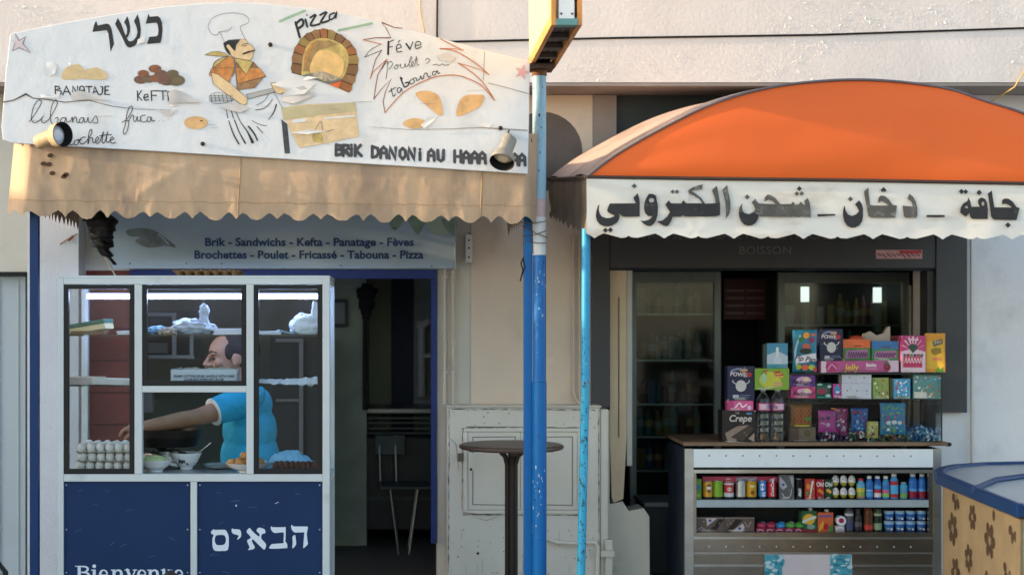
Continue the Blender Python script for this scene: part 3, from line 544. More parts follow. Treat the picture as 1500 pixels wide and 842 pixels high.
lamp('grey spot lamp pointing down over the marker lettering at the right of the board', (747, 203), (739, 224), (735, 238), -1.93, -2.0, M_lamp2, mat('cream_bulb', 'E6D3B5', .3), .047)
# ---------------------------------------------------------------- posts
M_pb = mat('deep_blue_post', '082E5E', .45, var=.08, scale=6)
m = MB(); x = X(51, -1.72); m.box(x-.021, x+.021, -1.74, -1.70, 0, zr-.03, M_pb)
one(m, 'blue_post', 'dark blue square post in front of the white pilaster, holding the beige awning', 'post', (x, -1.72, 0), 'awning posts')
M_bright = mat('bright_blue_paint', '0861A4', .32, var=.08, scale=9, stain='B5CBDA', sscale=6, sat=.63, samt=.85, stretch=(3, 3, .5))  # pale streaks cover worn paint and highlights put into the colour
pl = thing('round_pole', 'thick round bright blue pole with a peeling pale top carrying the blade sign', 'post', (X(790, -1.7), -1.7, 0), 'awning posts'); xp = X(790, -1.7); rp = .0345
M_pale = mat('pale_blue_paint', '8FB4C8', .5, var=.1, scale=8, stain='C9CFD0', sscale=6, sat=.62, samt=.6)
m = MB(); m.tube([(xp, -1.7, 0), (xp, -1.7, 1.34)], rp+.0025, M_bright, 24); m.tube([(xp, -1.7, 1.341), (xp, -1.7, Z(374, -1.7))], rp, M_bright, 24); m.build('lower_tube', pl)
m = MB(); m.tube([(xp, -1.7, Z(374, -1.7)+.001), (xp, -1.7, Z(318, -1.7))], rp, mat('chipped_white_paint', 'C5C9CB', .6, var=.1, scale=9, stain='2672B4', sscale=7, sat=.62, samt=.9), 24); m.tube([(xp, -1.7, Z(318, -1.7)+.001), (xp, -1.7, Z(292, -1.7))], rp, mat('faded_pink_paint', 'B9A3A6', .6), 24); m.build('peeling_band', pl)
m = MB(); m.tube([(xp, -1.7, Z(292, -1.7)+.001), (xp, -1.7, Z(112, -1.7))], rp, M_pale, 24); m.tube([(xp, -1.7, Z(112, -1.7)+.001), (xp, -1.7, Z(104, -1.7))], rp*1.1, mat('rust', '7A5339', .8), 24); m.box(xp-.09, xp+.07, -1.8, -1.62, Z(103, -1.7), Z(98, -1.7), fm); m.build('upper_tube', pl)
m = MB(); cm = mat('dark_wire', '4A3F3C', .7)
for i, (a, b, c_, d) in enumerate(((764, 330, 802, 348), (766, 346, 800, 338), (770, 352, 800, 356), (764, 326, 800, 324), (779, 318, 781, 372))): m.tube([P(a, b, -1.742-i*.004), P((a+c_)/2, (b+d)/2+2, -1.75-i*.004), P(c_, d, -1.742-i*.004)], .0025, cm, 6)
for q in ([(768, 376), (763, 385), (766, 396), (762, 412)], [(766, 378), (769, 392), (764, 404)]): m.tube([P(a, b, -1.735) for a, b in q], .004, M_black, 6)
one(m, 'tied_wire', 'dark wire tied round the blue poles at the right end of the beige awning', 'wire', P(780, 350, -1.74))
m = MB(); x = X(773, -1.66); m.box(x-.021, x+.021, -1.68, -1.64, 0, Z(300, -1.66), M_bright)
one(m, 'square_post', 'slim square bright blue post touching the thick round pole', 'post', (x, -1.66, 0), 'awning posts', .003)
M_lb = mat('light_blue_paint', '2E93C0', .35, var=.08, scale=9, stain='BBD3D6', sscale=9, sat=.66, samt=.7, stretch=(3, 3, .5)); M_lbr = mat('rusty_light_blue_paint', '359CC0', .45, var=.08, scale=9, stain='3A2C27', sscale=34, sat=.56, samt=.95)
t = thing('leaning_post', 'thin light blue post with rust specks leaning under the orange awning corner', 'post', (X(849, -1.84), -1.84, 0), 'awning posts')
m = MB(); m.tube([P(858.5, 335, -1.84), P(857.5, 560, -1.84)], .0215, M_lb, 16); m.build('upper_tube', t)
m = MB(); m.tube([P(857.5, 560.5, -1.84), P(851, 842, -1.84), P(849, 955, -1.84)], .0218, M_lbr, 16); m.build('lower_tube', t)
def chip(m, p, r, w_, h_, mt, ang):                       # fleck on a round pole, for paint chips and for painted highlights
    n = 9; k = [rnd.uniform(.5, 1.15) for _ in range(n)]; pts = []
    for j in range(n):
        t = 2*math.pi*j/n; an = ang+w_*k[j]*math.cos(t)/r; pts.append((p.x+(r+.0006)*math.cos(an), p.y+(r+.0006)*math.sin(an), p.z+h_*k[j]*math.sin(t)))
    m.add(pts, [list(range(n))], mt)
chw = mat('primer_and_highlight', 'A9BCC9', .6, var=.1); chr_ = mat('rust_spot', '3B2A22', .9, var=.3, scale=30)
m = MB()
for i in range(52):
    z_ = rnd.choice((rnd.gauss(1.78, .12), rnd.gauss(.75, .12), rnd.uniform(.5, 1.98))); r_ = rp+(.0031 if z_ < 1.345 else .0005)  # clusters also paint the pole's white highlight streaks, among real chips
    if z_ > Z(378, -1.7): continue
    chip(m, Vector((xp, -1.7, z_)), r_, rnd.uniform(.0012, .0045), rnd.uniform(.002, .012), chw if i % 4 else chr_, R(-90+rnd.gauss(-15, 32)))
for i in range(26): chip(m, Vector((xp, -1.7, rnd.uniform(Z(285, -1.7), Z(120, -1.7)))), rp+.0005, rnd.uniform(.0015, .005), rnd.uniform(.003, .015), chw if i % 3 else chr_, R(-90+rnd.gauss(0, 40)))
m.build('chip_and_highlight', pl)
m = MB(); a_, b_, c_ = P(858.5, 335, -1.84), P(857.5, 560, -1.84), P(851, 842, -1.84)
for i in range(190):
    f = rnd.random(); 
    if i < 150: f = min(1, max(0, rnd.gauss(.55, .28))); p = b_.lerp(c_, f); big = 1
    else: p = a_.lerp(b_, rnd.uniform(.1, 1)); big = .8
    q = rnd.uniform(.001, .0038)*big; chip(m, p, .0224, q, q*rnd.uniform(.8, 2.2), chr_ if i % 9 else chw, R(-90+rnd.gauss(10, 38)))
m.build('rust_speck', t)
# ---------------------------------------------------------------- blade sign
bs = thing('blade_sign', 'box shaped projecting sign on the round blue pole, side coloured sunlit yellow', 'sign', (.748, -2.2, 2.95))
ys, ye = -2.74, -1.62; x0, x1 = .684, .812; z0 = 2.945
m = MB(); yel = mat('sun_yellow_plastic', 'E3C98F', .5, var=.08, scale=4); m.box(x0, x0+.012, ys+.05, ye-.01, z0+.05, 4.3, yel); m.box(x1-.012, x1, ys+.05, ye-.01, z0+.05, 4.3, yel); m.build('face_panel', bs)  # the low sun's warm yellow is put into the panel colour
m = MB()
for i in range(5): m.add([(x0-.001, ys+.15+i*.16+a, z0+.35+i*.07+b) for a, b in ((0, 0), (.09, .02), (.09, .2), (0, .19))], [(0, 1, 2, 3)], mat('faded_print', 'C9B78F', .6, var=.2, scale=30))
m.build('faded_print', bs)
m = MB(); fo = mat('orange_edge', 'C58A4E', .6, var=.2, scale=10); ft = mat('teal_edge', '5E8E8E', .5, var=.2, scale=14)
for x in (x0-.004, x1-.016):
    m.box(x, x+.02, ys, ye, z0, z0+.05, fo); m.box(x, x+.02, ys, ys+.05, z0+.051, 4.3, fo)
m.box(x0+.017, x1-.017, ys-.003, ys+.05, z0+.0, z0+.028, ft); m.build('edge_trim', bs)
m = MB(); m.box(x0+.03, x1-.03, ys+.005, ys+.03, z0+.03, 4.3, M_white)
for z in (z0+.05, z0+.5): 
    for x in (x0+.04, x1-.04): m.ball((x, ys+.003, z), .005, M_black, 8, 6)
m.build('end_panel', bs)
m = MB(); db = mat('dark_sign_base', '4C4441', .7, var=.2)
m.box(x0+.022, x1-.022, ys+.06, ye-.02, z0+.03, z0+.04, mat('sign_inside', '6B6360', .7))
for k in range(5): y = ys+.06+k*.25; m.box(x0+.018, x1-.018, y, y+.05, z0+.004, z0+.026, db)
for x in (x0+.03, x0+.062, x0+.092): m.box(x-.006, x+.006, ys+.07, ye-.03, z0+.028, z0+.0295, db)
m.build('underside', bs)
# ---------------------------------------------------------------- orange awning
oa = thing('orange_awning', 'arched orange awning with a white valance of black Arabic lettering', 'awning', (2.2, -1.9, Z(265, -1.9)))
M_or = mat('orange_pvc', 'E4682A', .5, var=.04, scale=1.5, bump=.08, bscale=3, stain='B98868', sscale=2.2, sat=.72, samt=.5)
M_pk = mat('faded_side_pvc', 'B09A90', .7, var=.1, scale=3, stain='7D6A5C', sscale=2, sat=.5, samt=.6)
M_wv = mat('white_valance_pvc', 'D6D4CD', .5, var=.05, scale=3, bump=.06, bscale=5, stain='A89B8B', sscale=2.2, sat=.55, samt=.6, stretch=(.7, 1, 2.2), stain2=('C7B9A0', 4, .62, .5))
M_br = mat('dirty_side_flap', '7D6F61', .85, var=.2, scale=4, stain='5E5248', sscale=3, sat=.5, samt=.6)
arc = [(862, 258), (872, 249), (900, 228), (940, 204), (985, 180), (1030, 158), (1080, 140), (1130, 128), (1180, 121), (1240, 117), (1300, 118.5), (1360, 125), (1400, 133), (1440, 147), (1500, 166), (1540, 188), (1590, 224), (1618, 262), (1622, 272)]
arc = [(v[0], v[1]) for v in [Vector(a) for a in arc]]
def along(pts, t):
    k = min(int(t*(len(pts)-1)), len(pts)-2); f = t*(len(pts)-1)-k; a, b, c, d = [Vector(pts[min(max(k+i, 0), len(pts)-1)]) for i in (-1, 0, 1, 2)]
    return .5*((2*b)+(c-a)*f+(2*a-5*b+4*c-d)*f*f+(3*b-a-3*c+d)*f**3)
def ofront(u, v):
    a = along(arc, u); bx = 862+(a.x-862)*1.0; by = 258+(bx-862)*.0155
    y = by+(a.y-by)*v; w_ = max(0, by-a.y)/140
    bul = -.022*math.sin(math.pi*v)*w_-.012*noise.noise(Vector((u*5, v*3, 2)))*w_
    p = P(bx, y, -1.9); p.y += bul+.0*v; return p
MB().grid(ofront, 90, 16, M_or).build('front_panel', oa)
def barrel(u, v):
    a = along(arc, u); p = P(a.x, a.y, -1.9); p.y = -1.899+1.86*v; p.z += .17*v+.012*math.sin(v*9)*(1 if .02 < v < .98 else 0); return p
MB().grid(barrel, 60, 24, M_pk).build('barrel_cover', oa)
m = MB()
for i in range(60):
    pass
m.tube([P(*along(arc, i/80), -1.907) for i in range(81)], .0065, mat('grey_piping', '6C6468', .5), 8)
for v in (.33, .66, 1): m.tube([barrel(i/40, v)-Vector((0, 0, .02)) for i in range(41)], .012, fm, 8)
m.build('hoop', oa)
VH = [(0, 3.5), (.05, 0), (.13, -4), (.28, 0), (.38, 3), (.45, 2), (.49, -.5), (.53, 2), (.62, 2.5), (.72, 0), (.87, -4), (.95, 0), (1, 3.5)]
def vfront(u, v):
    x = 859.5+u*764; yt = 260+(x-860)*.0135; yb_ = 345.5+(x-860)*.0035
    y = yt+(yb_-yt)*v+(tab((x-871)/102., VH)*(v-.75)/.25 if v > .75 else 0)
    f = noise.noise(Vector((u*16, v*1.4, 3)))*.006*v+noise.noise(Vector((u*5, v*3, 9)))*.003
    f += -.008*max(0, 1-abs((x-868)*.2-(y-262))/8)*(1 if x < 1010 else 0)
    return P(x, y, -1.912+f)
MB().grid(vfront, 460, 16, M_wv).build('valance', oa)
m = MB(); m.tube([P(860, 259.5, -1.915), P(1240, 264, -1.918), P(1626, 271, -1.915)], .009, mat('brown_rail', '4B3B34', .5, .2), 10)
m.tube([P(860, 260, -1.905), Vector((.945, -.05, 2.53))], .009, mat('brown_rail', 0), 10); xr = P(1624, 271, -1.9); m.tube([xr, Vector((xr.x, -.05, 2.5))], .009, mat('brown_rail', 0), 10); m.build('rail', oa)
def oside(xc, z0_):
    def fn(u, v):
        y = -1.905+1.85*u; zt = Z(260, -1.9)+.17*u-.01; hh = .285-.05*u; sc = abs(((u*11) % 1)-.5)*2
        return Vector((xc+noise.noise(Vector((u*6, v*2, 4)))*.022*v, y, zt-hh*v+.03*sc*max(0, v-.75)/.25))
    return fn
MB().grid(oside(.95, 0), 88, 10, M_br).build('side_flap', oa); MB().grid(oside(xr.x, 0), 88, 10, M_br).build('side_flap', oa)
# Arabic lettering on the valance
m = MB(); va = mat('black_valance_ink', '2B2A2C', .5, var=.2, scale=15, stain='6A6966', sscale=22, sat=.6, samt=.7); vg = mat('worn_grey_ink', '55534F', .55, var=.25, scale=18, stain='98958E', sscale=26, sat=.55, samt=.8)
def vt(a, b):
    f = 0; p = P(a, b, -1.912); return p
ya = -1.9235
def A(cc, q, mt=va, holes=(), k=[0]):
    k[0] += 1; m.shape([smooth_poly(cc(q), 2) if len(q) > 8 else cc(q)]+[cc(h) for h in holes], ya, mt)
def dia(cc, x, y, r=26, mt=va): m.flat(cc([(x, y-r), (x+r, y), (x, y+r), (x-r, y)]), ya-.0004, mt)
eh = lambda x, y, rx, ry, n=12: [(x+rx*math.cos(2*math.pi*i/n), y+ry*math.sin(2*math.pi*i/n)) for i in range(n)]
def A0(cc, q, mt=va, holes=()): m.shape([cc(q)]+[cc(h) for h in holes], ya, mt)
c = crop(860, 260, 6.818)
A0(c, [(125, 262), (105, 290), (92, 340), (88, 385), (98, 430), (125, 465), (165, 486), (205, 490), (255, 478), (300, 450), (322, 412), (324, 380), (312, 356), (340, 375), (362, 392), (525, 390), (526, 256), (520, 200), (505, 158), (462, 202), (488, 258), (228, 260), (212, 290), (200, 325), (208, 345), (240, 365), (275, 378), (262, 392), (235, 402), (190, 405), (150, 392), (128, 365), (118, 325), (120, 290)])
dia(c, 470, 85, 26, vg); dia(c, 183, 527, 27); dia(c, 233, 524, 27)
A0(c, [(620, 162), (660, 166), (684, 178), (700, 240), (708, 300), (705, 370), (692, 420), (668, 462), (630, 488), (600, 482), (565, 460), (532, 430), (570, 435), (610, 425), (640, 405), (660, 375), (640, 388), (610, 385), (580, 355), (568, 310), (572, 260), (590, 205)], va, [eh(643, 228, 26, 24)])
A0(c, [(780, 272), (815, 228), (838, 258), (940, 260), (962, 228), (990, 258), (1150, 258), (1120, 215), (1070, 185), (1020, 158), (1008, 130), (1050, 100), (1100, 82), (1160, 68), (1142, 122), (1085, 124), (1045, 135), (1090, 165), (1140, 205), (1180, 262), (1285, 258), (1275, 200), (1248, 125), (1296, 82), (1310, 150), (1328, 260), (1328, 375), (1290, 388), (980, 390), (958, 375), (940, 390), (855, 392), (842, 430), (820, 470), (795, 488), (765, 480), (695, 440), (750, 430), (800, 392), (828, 345), (800, 300)])
m.flat(c([(1160, 68), (1142, 122), (1085, 124), (1045, 135), (1090, 165), (1140, 205), (1175, 258), (1150, 258), (1120, 215), (1070, 185), (1020, 158), (1008, 130), (1050, 100), (1100, 82)]), ya-.0004, vg); m.flat(c([(1248, 125), (1296, 82), (1310, 150), (1326, 256), (1285, 256), (1275, 200)]), ya-.0004, vg)
dia(c, 855, 142, 22, vg); dia(c, 898, 142, 22, vg); A0(c, [(1350, 125), (1400, 75), (1410, 140), (1432, 250), (1432, 310), (1420, 370), (1388, 410), (1385, 330), (1380, 250), (1365, 180)], vg)
c = crop(1070, 260, 6.818)
A0(c, [(118, 255), (116, 300), (122, 330), (140, 355), (185, 365), (230, 345), (248, 320), (240, 290), (212, 248), (250, 212), (278, 258), (340, 262), (450, 266), (425, 235), (385, 222), (338, 240), (345, 198), (372, 170), (412, 178), (448, 207), (500, 266), (605, 265), (625, 240), (650, 272), (685, 268), (700, 240), (725, 270), (748, 272), (738, 235), (770, 205), (792, 250), (800, 320), (802, 398), (730, 390), (715, 385), (690, 395), (650, 392), (630, 385), (610, 392), (285, 388), (275, 420), (250, 455), (215, 478), (175, 483), (135, 470), (105, 435), (88, 390), (82, 350), (90, 300)], vg)
m.flat(c([(122, 345), (185, 372), (235, 352), (280, 372), (270, 420), (250, 455), (215, 476), (175, 481), (135, 468), (107, 435), (90, 388), (86, 350)]), ya-.0004, va)
dia(c, 168, 195, 27, vg); dia(c, 688, 112); dia(c, 663, 162, 24, vg); dia(c, 712, 160, 24, vg); m.flat(c([(866, 366), (1046, 364), (1046, 380), (870, 390)]), ya, va)
A0(c, [(1140, 280), (1152, 330), (1175, 370), (1215, 385), (1260, 365), (1285, 335), (1268, 300), (1245, 268), (1285, 228), (1310, 260), (1325, 310), (1325, 390), (1315, 440), (1285, 480), (1245, 500), (1205, 502), (1165, 480), (1138, 440), (1125, 390), (1124, 340), (1130, 300)], va); dia(c, 1198, 215, 27, vg)
c = crop(1280, 260, 6.818)
A0(c, [(-97, 140), (-54, 98), (-50, 170), (-35, 275), (0, 280), (150, 280), (105, 248), (75, 235), (42, 255), (48, 205), (70, 180), (110, 185), (150, 220), (190, 275), (232, 280), (215, 402), (-30, 400), (-55, 385), (-70, 300), (-90, 200)], vg)
m.flat(c([(98, 95), (128, 128), (115, 143), (80, 143), (68, 126)]), ya, va); A0(c, [(288, 282), (390, 290), (375, 240), (335, 212), (355, 162), (390, 190), (420, 240), (435, 300), (436, 380), (420, 402), (315, 402), (300, 385)], vg); m.flat(c([(528, 374), (708, 374), (708, 396), (528, 396)]), ya, va)
A0(c, [(945, 198), (965, 240), (975, 292), (1060, 292), (1042, 262), (1040, 235), (1055, 210), (1080, 200), (1110, 212), (1130, 250), (1140, 320), (1138, 415), (985, 415), (965, 400), (955, 350), (945, 365), (918, 392), (862, 352), (868, 300), (890, 262), (935, 235)], va, [[(905, 298), (930, 280), (942, 300), (935, 312)], eh(1090, 262, 14, 22)])
dia(c, 875, 140, 27); dia(c, 918, 142, 25); dia(c, 1053, 150, 28); A0(c, [(1140, 160), (1180, 130), (1188, 200), (1205, 298), (1380, 300), (1340, 268), (1310, 260), (1282, 272), (1282, 228), (1305, 210), (1345, 212), (1385, 240), (1425, 295), (1458, 305), (1425, 425), (1195, 420), (1170, 390), (1160, 300), (1145, 200)], va); dia(c, 1340, 475, 29)
m.build('arabic_lettering', oa)
# ---------------------------------------------------------------- conduits, bracket, cables
M_con = mat('painted_conduit', 'C9BDAE', .5, var=.06)
def conduit(px, lab, a=394, b=592):
    x = X(px, -.03); m = MB(); m.tube([(x, -.035, Z(a, -.03)), (x, -.035, Z(b, -.03))], .011, M_con, 12)
    for py in (406, 545): m.box(x-.018, x+.018, -.05, -.013, Z(py, -.03)-.008, Z(py, -.03)+.008, M_con)
    one(m, 'conduit_pipe', lab, 'pipe', (x, -.035, Z(b, -.03)), 'painted conduits on the pier')
conduit(651.5, 'cream conduit next to the blue door frame, left one of the pair'); conduit(664, 'cream conduit on the pier, right one of the pair beside the door')
m = MB(); m.tube([P(840, 345, -.035), P(840, 575, -.035), P(846, 588, -.035), P(858, 594, -.035)], .009, M_con, 12); m.tube([P(849, 345, -.035), P(849, 596, -.035)], .008, M_con, 10); one(m, 'conduit_pipe', 'thin cream conduit bending at its foot beside the charcoal kiosk surround', 'pipe', P(840, 590, -.03), 'painted conduits on the pier')
m = MB().pbox(682, 343, 692, 384, -.05, -.013, M_white)
for py in (352, 363, 377): m.ball(P(687, py, -.051), .006, M_black, 8, 6)
one(m, 'wall_bracket', 'small white metal bracket on the pier beside the menu panel', 'bracket', P(687, 384, -.03), bevel=.003)
m = MB(); m.tube([P(640, 62, -.3535), P(900, 56, -.3535), P(1200, 51.5, -.3535), P(1500, 41.5, -.3535), P(1700, 36, -.3535)], .0065, M_black, 6); one(m, 'overhead_cable', 'thin black cable running along the white upper wall', 'cable', P(1100, 53, -.365))
m = MB(); m.tube([P(1506, 95, -.37), P(1486, 128, -.37), P(1470, 138, -.3), P(1455, 147, -.2), P(1430, 160, -.1)], .004, mat('yellow_cable', 'C9A85E', .5), 8); one(m, 'loose_cable', 'short yellowish cable dropping behind the orange awning at the right', 'cable', P(1470, 138, -.3))
m = MB(); m.tube([P(614, -40, -.36), P(616, 20, -.36), P(622, 48, -.362)], .004, mat('tan_cord', 'B9A083', .6), 6); one(m, 'thin_cord', 'tan cord hanging down the upper wall behind the painted board', 'cord', P(617, 20, -.36))
# black plastic wrapped bundle
m = MB()
def bag(u, v):
    th = u*2*math.pi; z = v; wd = [.075, .085, .085, .075, .06, .035, .012][min(6, int(v*6.99))]; cx_ = 142+v*12+max(0, v-.75)*60
    p = P(cx_, 300+v*88, -.6); k = 1+.35*noise.noise(Vector((math.cos(th)*2, math.sin(th)*2, v*9))); return p+Vector((math.cos(th)*wd*k, math.sin(th)*wd*.7*k, 0))
m.grid(bag, 28, 40, mat('black_plastic', '1B1B1C', .22, var=.2, bump=.6, bscale=26)); m.tube([P(152, 372, -.6), P(162, 390, -.6), P(171, 408, -.6)], .005, mat('pale_strap', 'B9AFA6', .5), 8)
one(m, 'plastic_bundle', 'black plastic wrapped bundle hanging left of the menu panel', 'bundle', P(150, 390, -.6))
m = MB(); m.tube([P(88, 358, -.215), P(100, 350, -.215), P(113, 343, -.23)], .004, mat('rusty_twig', '8A5A3C', .8), 6); m.tube([P(100, 352, -.22), P(107, 346, -.23)], .008, mat('rusty_twig', 0), 6); one(m, 'rusty_hook', 'rusty hook stuck in the white pilaster', 'hook', P(100, 352, -.22))
# ---------------------------------------------------------------- meter cabinet
mc = thing('meter_cabinet', 'cream painted double door meter cabinet at the foot of the pier', 'cabinet', (X(772, -.2), -.2, 0))
M_cab = mat('cream_cabinet_paint', 'D8D2C6', .5, var=.05, scale=3, bump=.12, bscale=16, stain='8E8678', sscale=4, sat=.66, samt=.6)
m = MB().pbox(655.5, 597, 879, 960, -.2, -.014, M_cab); m.pbox(879.5, 599, 891, 960, -.18, -.002, M_cab); m.pbox(653, 594, 882, 596.8, -.21, -.0145, M_cab); m.build('body', mc, bevel=.006)
m = MB(); f = lambda a, b, c_, d: m.pbox(a, b, c_, d, -.215, -.2015, M_cab)
f(680, 627, 852, 632); f(680, 747, 852, 752); f(679, 632.2, 685, 746.8); f(846, 632.2, 852, 746.8); m.build('door_frame', mc, bevel=.002)
grm = mat('grime_line', '6B6458', .9)
for a, b in ((685.6, 761.8), (762.6, 845.6)):
    d = MB().pbox(a, 632.8, b, 746.2, -.212, -.2015, M_cab).build('door', mc, bevel=.003)
    m = MB(); e = 7
    for q in (((a+e, 640), (b-e, 639.5)), ((a+e, 738.5), (b-e, 739.5)), ((a+e, 640), (a+e, 738)), ((b-e, 640), (b-e, 739))): m.stroke(list(q), 1.2, -.2135, grm, False)
    m.build('door_groove', d)
m = MB().pbox(686, 664, 695, 689, -.222, -.2125, M_cab); m.ell(690, 687, 2, 2, -.2225, M_black, 12); m.pbox(671, 664, 679, 675, -.225, -.2005, mat('old_padlock', '6A5F55', .6, .4)); m.build('lock_plate', mc)
m = MB(); y_ = -.2025
m.stroke([(679, 750), (700, 753), (735, 752)], [.8, 1.4, .6], -.2165, grm, False); m.stroke([(695, 757), (712, 762), (728, 757)], [.5, 1.3, .5], y_, mat('chipped_patch', 'A69E90', .9), False); m.stroke([(684, 625), (760, 625), (850, 627)], [1.6, .8, 1.2], y_, grm, False)
m.stroke([(657, 640), (668, 650), (672, 690)], [.8, 1.6, .8], y_, mat('chipped_patch', 0), False); m.ell(700, 810, 2, 2, y_, M_black, 10); m.ell(709, 610, 1, 1, y_, M_black, 8)
for i in range(12): a = rnd.uniform(660, 870); b = rnd.uniform(770, 840); m.stroke([(a, b), (a+rnd.uniform(-1, 1), b+rnd.uniform(8, 30))], .7, y_-i*2e-5, mat('drip', 'B4AFA4', .8), False)
def crackle(pts, w_, mt_=grm, yy=y_):
    q = []
    for (x0_, z0_), (x1_, z1_) in zip(pts, pts[1:]):
        n_ = max(2, int(math.hypot(x1_-x0_, z1_-z0_)/5)); q += [(x0_+(x1_-x0_)*k/n_+rnd.uniform(-.5, .5), z0_+(z1_-z0_)*k/n_+rnd.uniform(-.4, .4)) for k in range(n_)]
    m.stroke(q, [w_*rnd.choice((.25, .5, .8, 1, 1.6)) for _ in q], yy, mt_, False)
for k_, q in enumerate(([(677, 627), (765, 625), (853, 626)], [(678, 626), (677, 750)], [(678, 753.5), (760, 754), (854, 754)], [(854, 630), (854, 752)], [(658, 600), (657, 842)], [(877, 600), (877, 842)], [(660, 599), (876, 600)])): crackle(q, 1.2, yy=y_-k_*1e-4)
for i in range(60):
    a = rnd.uniform(658, 876); b = rnd.choice((rnd.uniform(600, 626), rnd.uniform(757, 842), rnd.uniform(757, 842))); m.ell(a, b, rnd.uniform(.4, 2), rnd.uniform(.4, 1.4), y_-.0012-i*1e-5, rnd.choice((grm, mat('chipped_patch', 0), mat('drip', 0) if 'drip' in _m else grm)), 7, rnd.uniform(0, 3))
m.build('paint_wear', mc)
m = MB(); m.tube([P(799, 788, -.23), P(815, 794, -.24), P(840, 795, -.24), P(872, 793, -.24), P(876, 800, -.24), P(875, 860, -.235), P(870, 930, -.23)], .012, M_cab, 10); one(m, 'low_pipe', 'cream pipe bending along the lower part of the meter cabinet', 'pipe', P(840, 795, -.23))
m = MB(); m.pbox(887, 790, 897, 960, -.215, -.185, M_pier2); m.pbox(880, 806, 900, 815, -.235, -.216, M_pier2); one(m, 'pipe_stub', 'short upright pipe stub with a clamp beside the meter cabinet', 'pipe', P(892, 900, -.2))
# ---------------------------------------------------------------- bar table
ty = -.75; bt = thing('bar_table', 'round brown bar table on a split metal column before the meter cabinet', 'table', (X(749, ty), ty, 0)); tx = X(749, ty); tz = Z(650, ty)
M_tt = mat('brown_laminate', '5A473D', .38, var=.12, scale=8); M_te = mat('dark_brown_metal', '3A322E', .4, .3, var=.1)
m = MB().lathe([(0, tz), (.285, tz), (.298, tz-.006), (.3, tz-.016), (.292, tz-.026), (.285, tz-.028), (0, tz-.028)], (tx, ty, 0), M_tt, 48); m.build('table_top', bt)
m = MB(); m.box(tx-.24, tx+.24, ty-.02, ty+.02, tz-.045, tz-.0285, M_te); m.box(tx-.02, tx+.02, ty-.24, ty+.24, tz-.047, tz-.0295, M_te)
for sx, sy in ((-1, 0), (1, 0), (0, -1), (0, 1)):
    m.tube([(tx+sx*.06, ty+sy*.06, tz-.046), (tx+sx*.035, ty+sy*.035, tz-.07), (tx+sx*.022, ty+sy*.022, tz-.12), (tx+sx*.022, ty+sy*.022, .06)], .0155, M_te, 10)
m.build('column', bt)
m = MB()
for sx, sy in ((-1, 0), (1, 0), (0, -1), (0, 1)): m.tube([(tx+sx*.02, ty+sy*.02, .07), (tx+sx*.18, ty+sy*.18, .045), (tx+sx*.27, ty+sy*.27, .018)], .018, M_te, 10)
m.build('foot', bt)
# black tube chair at the left edge
ch = thing('bistro_chair', 'black metal chair whose curved back just enters the picture at the lower left', 'chair', (-2.05, -2.3, 0))
m = MB(); xc = X(8, -2.4); zt = Z(821, -2.4); m.tube([(xc-.4, -2.4, 0), (xc-.4, -2.4, zt-.05), (xc-.36, -2.4, zt), (xc-.04, -2.4, zt), (xc, -2.4, zt-.05), (xc, -2.4, 0)], .013, M_black, 10); m.build('back_frame', ch)
m = MB(); m.box(xc-.39, xc-.01, -2.75, -2.42, .43, .45, M_black); m.build('seat', ch, bevel=.01)
for sx in (-.37, -.03): MB().tube([(xc+sx, -2.72, 0), (xc+sx, -2.72, .43)], .012, M_black, 8).build('leg', ch)
# second dark chair back seen only as a tip before the blue panel
ch = thing('folding_chair', 'dark chair whose rounded top just covers the letters below Bienvenue', 'chair', (X(250, -2.3), -2.3, 0))
m = MB(); a0, a1 = X(242, -2.3), X(258, -2.3); zt = Z(838.5, -2.3); m.tube([(a0-.1, -2.3, 0), (a0-.06, -2.3, zt-.12), (a0, -2.3, zt-.02), ((a0+a1)/2, -2.3, zt), (a1, -2.3, zt-.02), (a1+.06, -2.3, zt-.12), (a1+.1, -2.3, 0)], .016, mat('dark_wood', '2B2422', .5), 10); m.build('back_frame', ch)
m = MB(); m.box(a0-.08, a1+.08, -2.66, -2.32, .43, .45, mat('dark_wood', 0)); m.build('seat', ch, bevel=.01)
for x in (a0-.06, a1+.06): MB().tube([(x, -2.64, 0), (x, -2.64, .43)], .013, mat('dark_wood', 0), 8).build('leg', ch)
# ---------------------------------------------------------------- glass food counter
yf, yk = -1.70, -1.10; zc = .862
M_alu = mat('white_aluminium', 'BAC3C7', .42, .15, var=.05, scale=3, stain='8F9698', sscale=5, sat=.6, samt=.45); M_gask = mat('black_gasket', '131417', .45, var=.1)
M_glass = glass('window_glass', refl=.7, dust=.016); M_shg = glass('shelf_glass', (.82, .92, .88), refl=1.0)
M_navy = mat('navy_vinyl', '122D53', .6, var=.08, scale=3, spec=.2); M_let = mat('pale_letter_vinyl', 'C6D3DF', .5, var=.03)
vt_ = thing('food_counter', 'white framed glass food counter with navy lower panels standing before the sandwich shop', 'counter', (X(284, yf), -1.4, 0))
m = MB(); fr = lambda a, b, c_, d, y0=yf, y1=yf+.045, mt=M_alu: m.pbox(a, b, c_, d, y0, y1, mt)
fr(85, 407, 93, 960); fr(472.5, 407, 483, 960); fr(93.1, 407, 472.4, 416.5); fr(197, 416.6, 208, 694); fr(361, 416.6, 371.5, 694); fr(208.1, 565, 360.9, 574.5); fr(93.1, 694.2, 472.4, 705); fr(279, 705.2, 288.5, 960)
xl, xr_ = X(85, yf), X(483, yf); zt = Z(407, yf)
for x in (xl, xr_-.035): m.box(x, x+.035, yk-.04, yk, 0, zt-.03, M_alu); m.box(x+.001, x+.034, yf+.046, yk-.041, zt-.034, zt-.004, M_alu); m.box(x+.001, x+.034, yf+.046, yk-.041, zc-.05, zc-.015, M_alu)
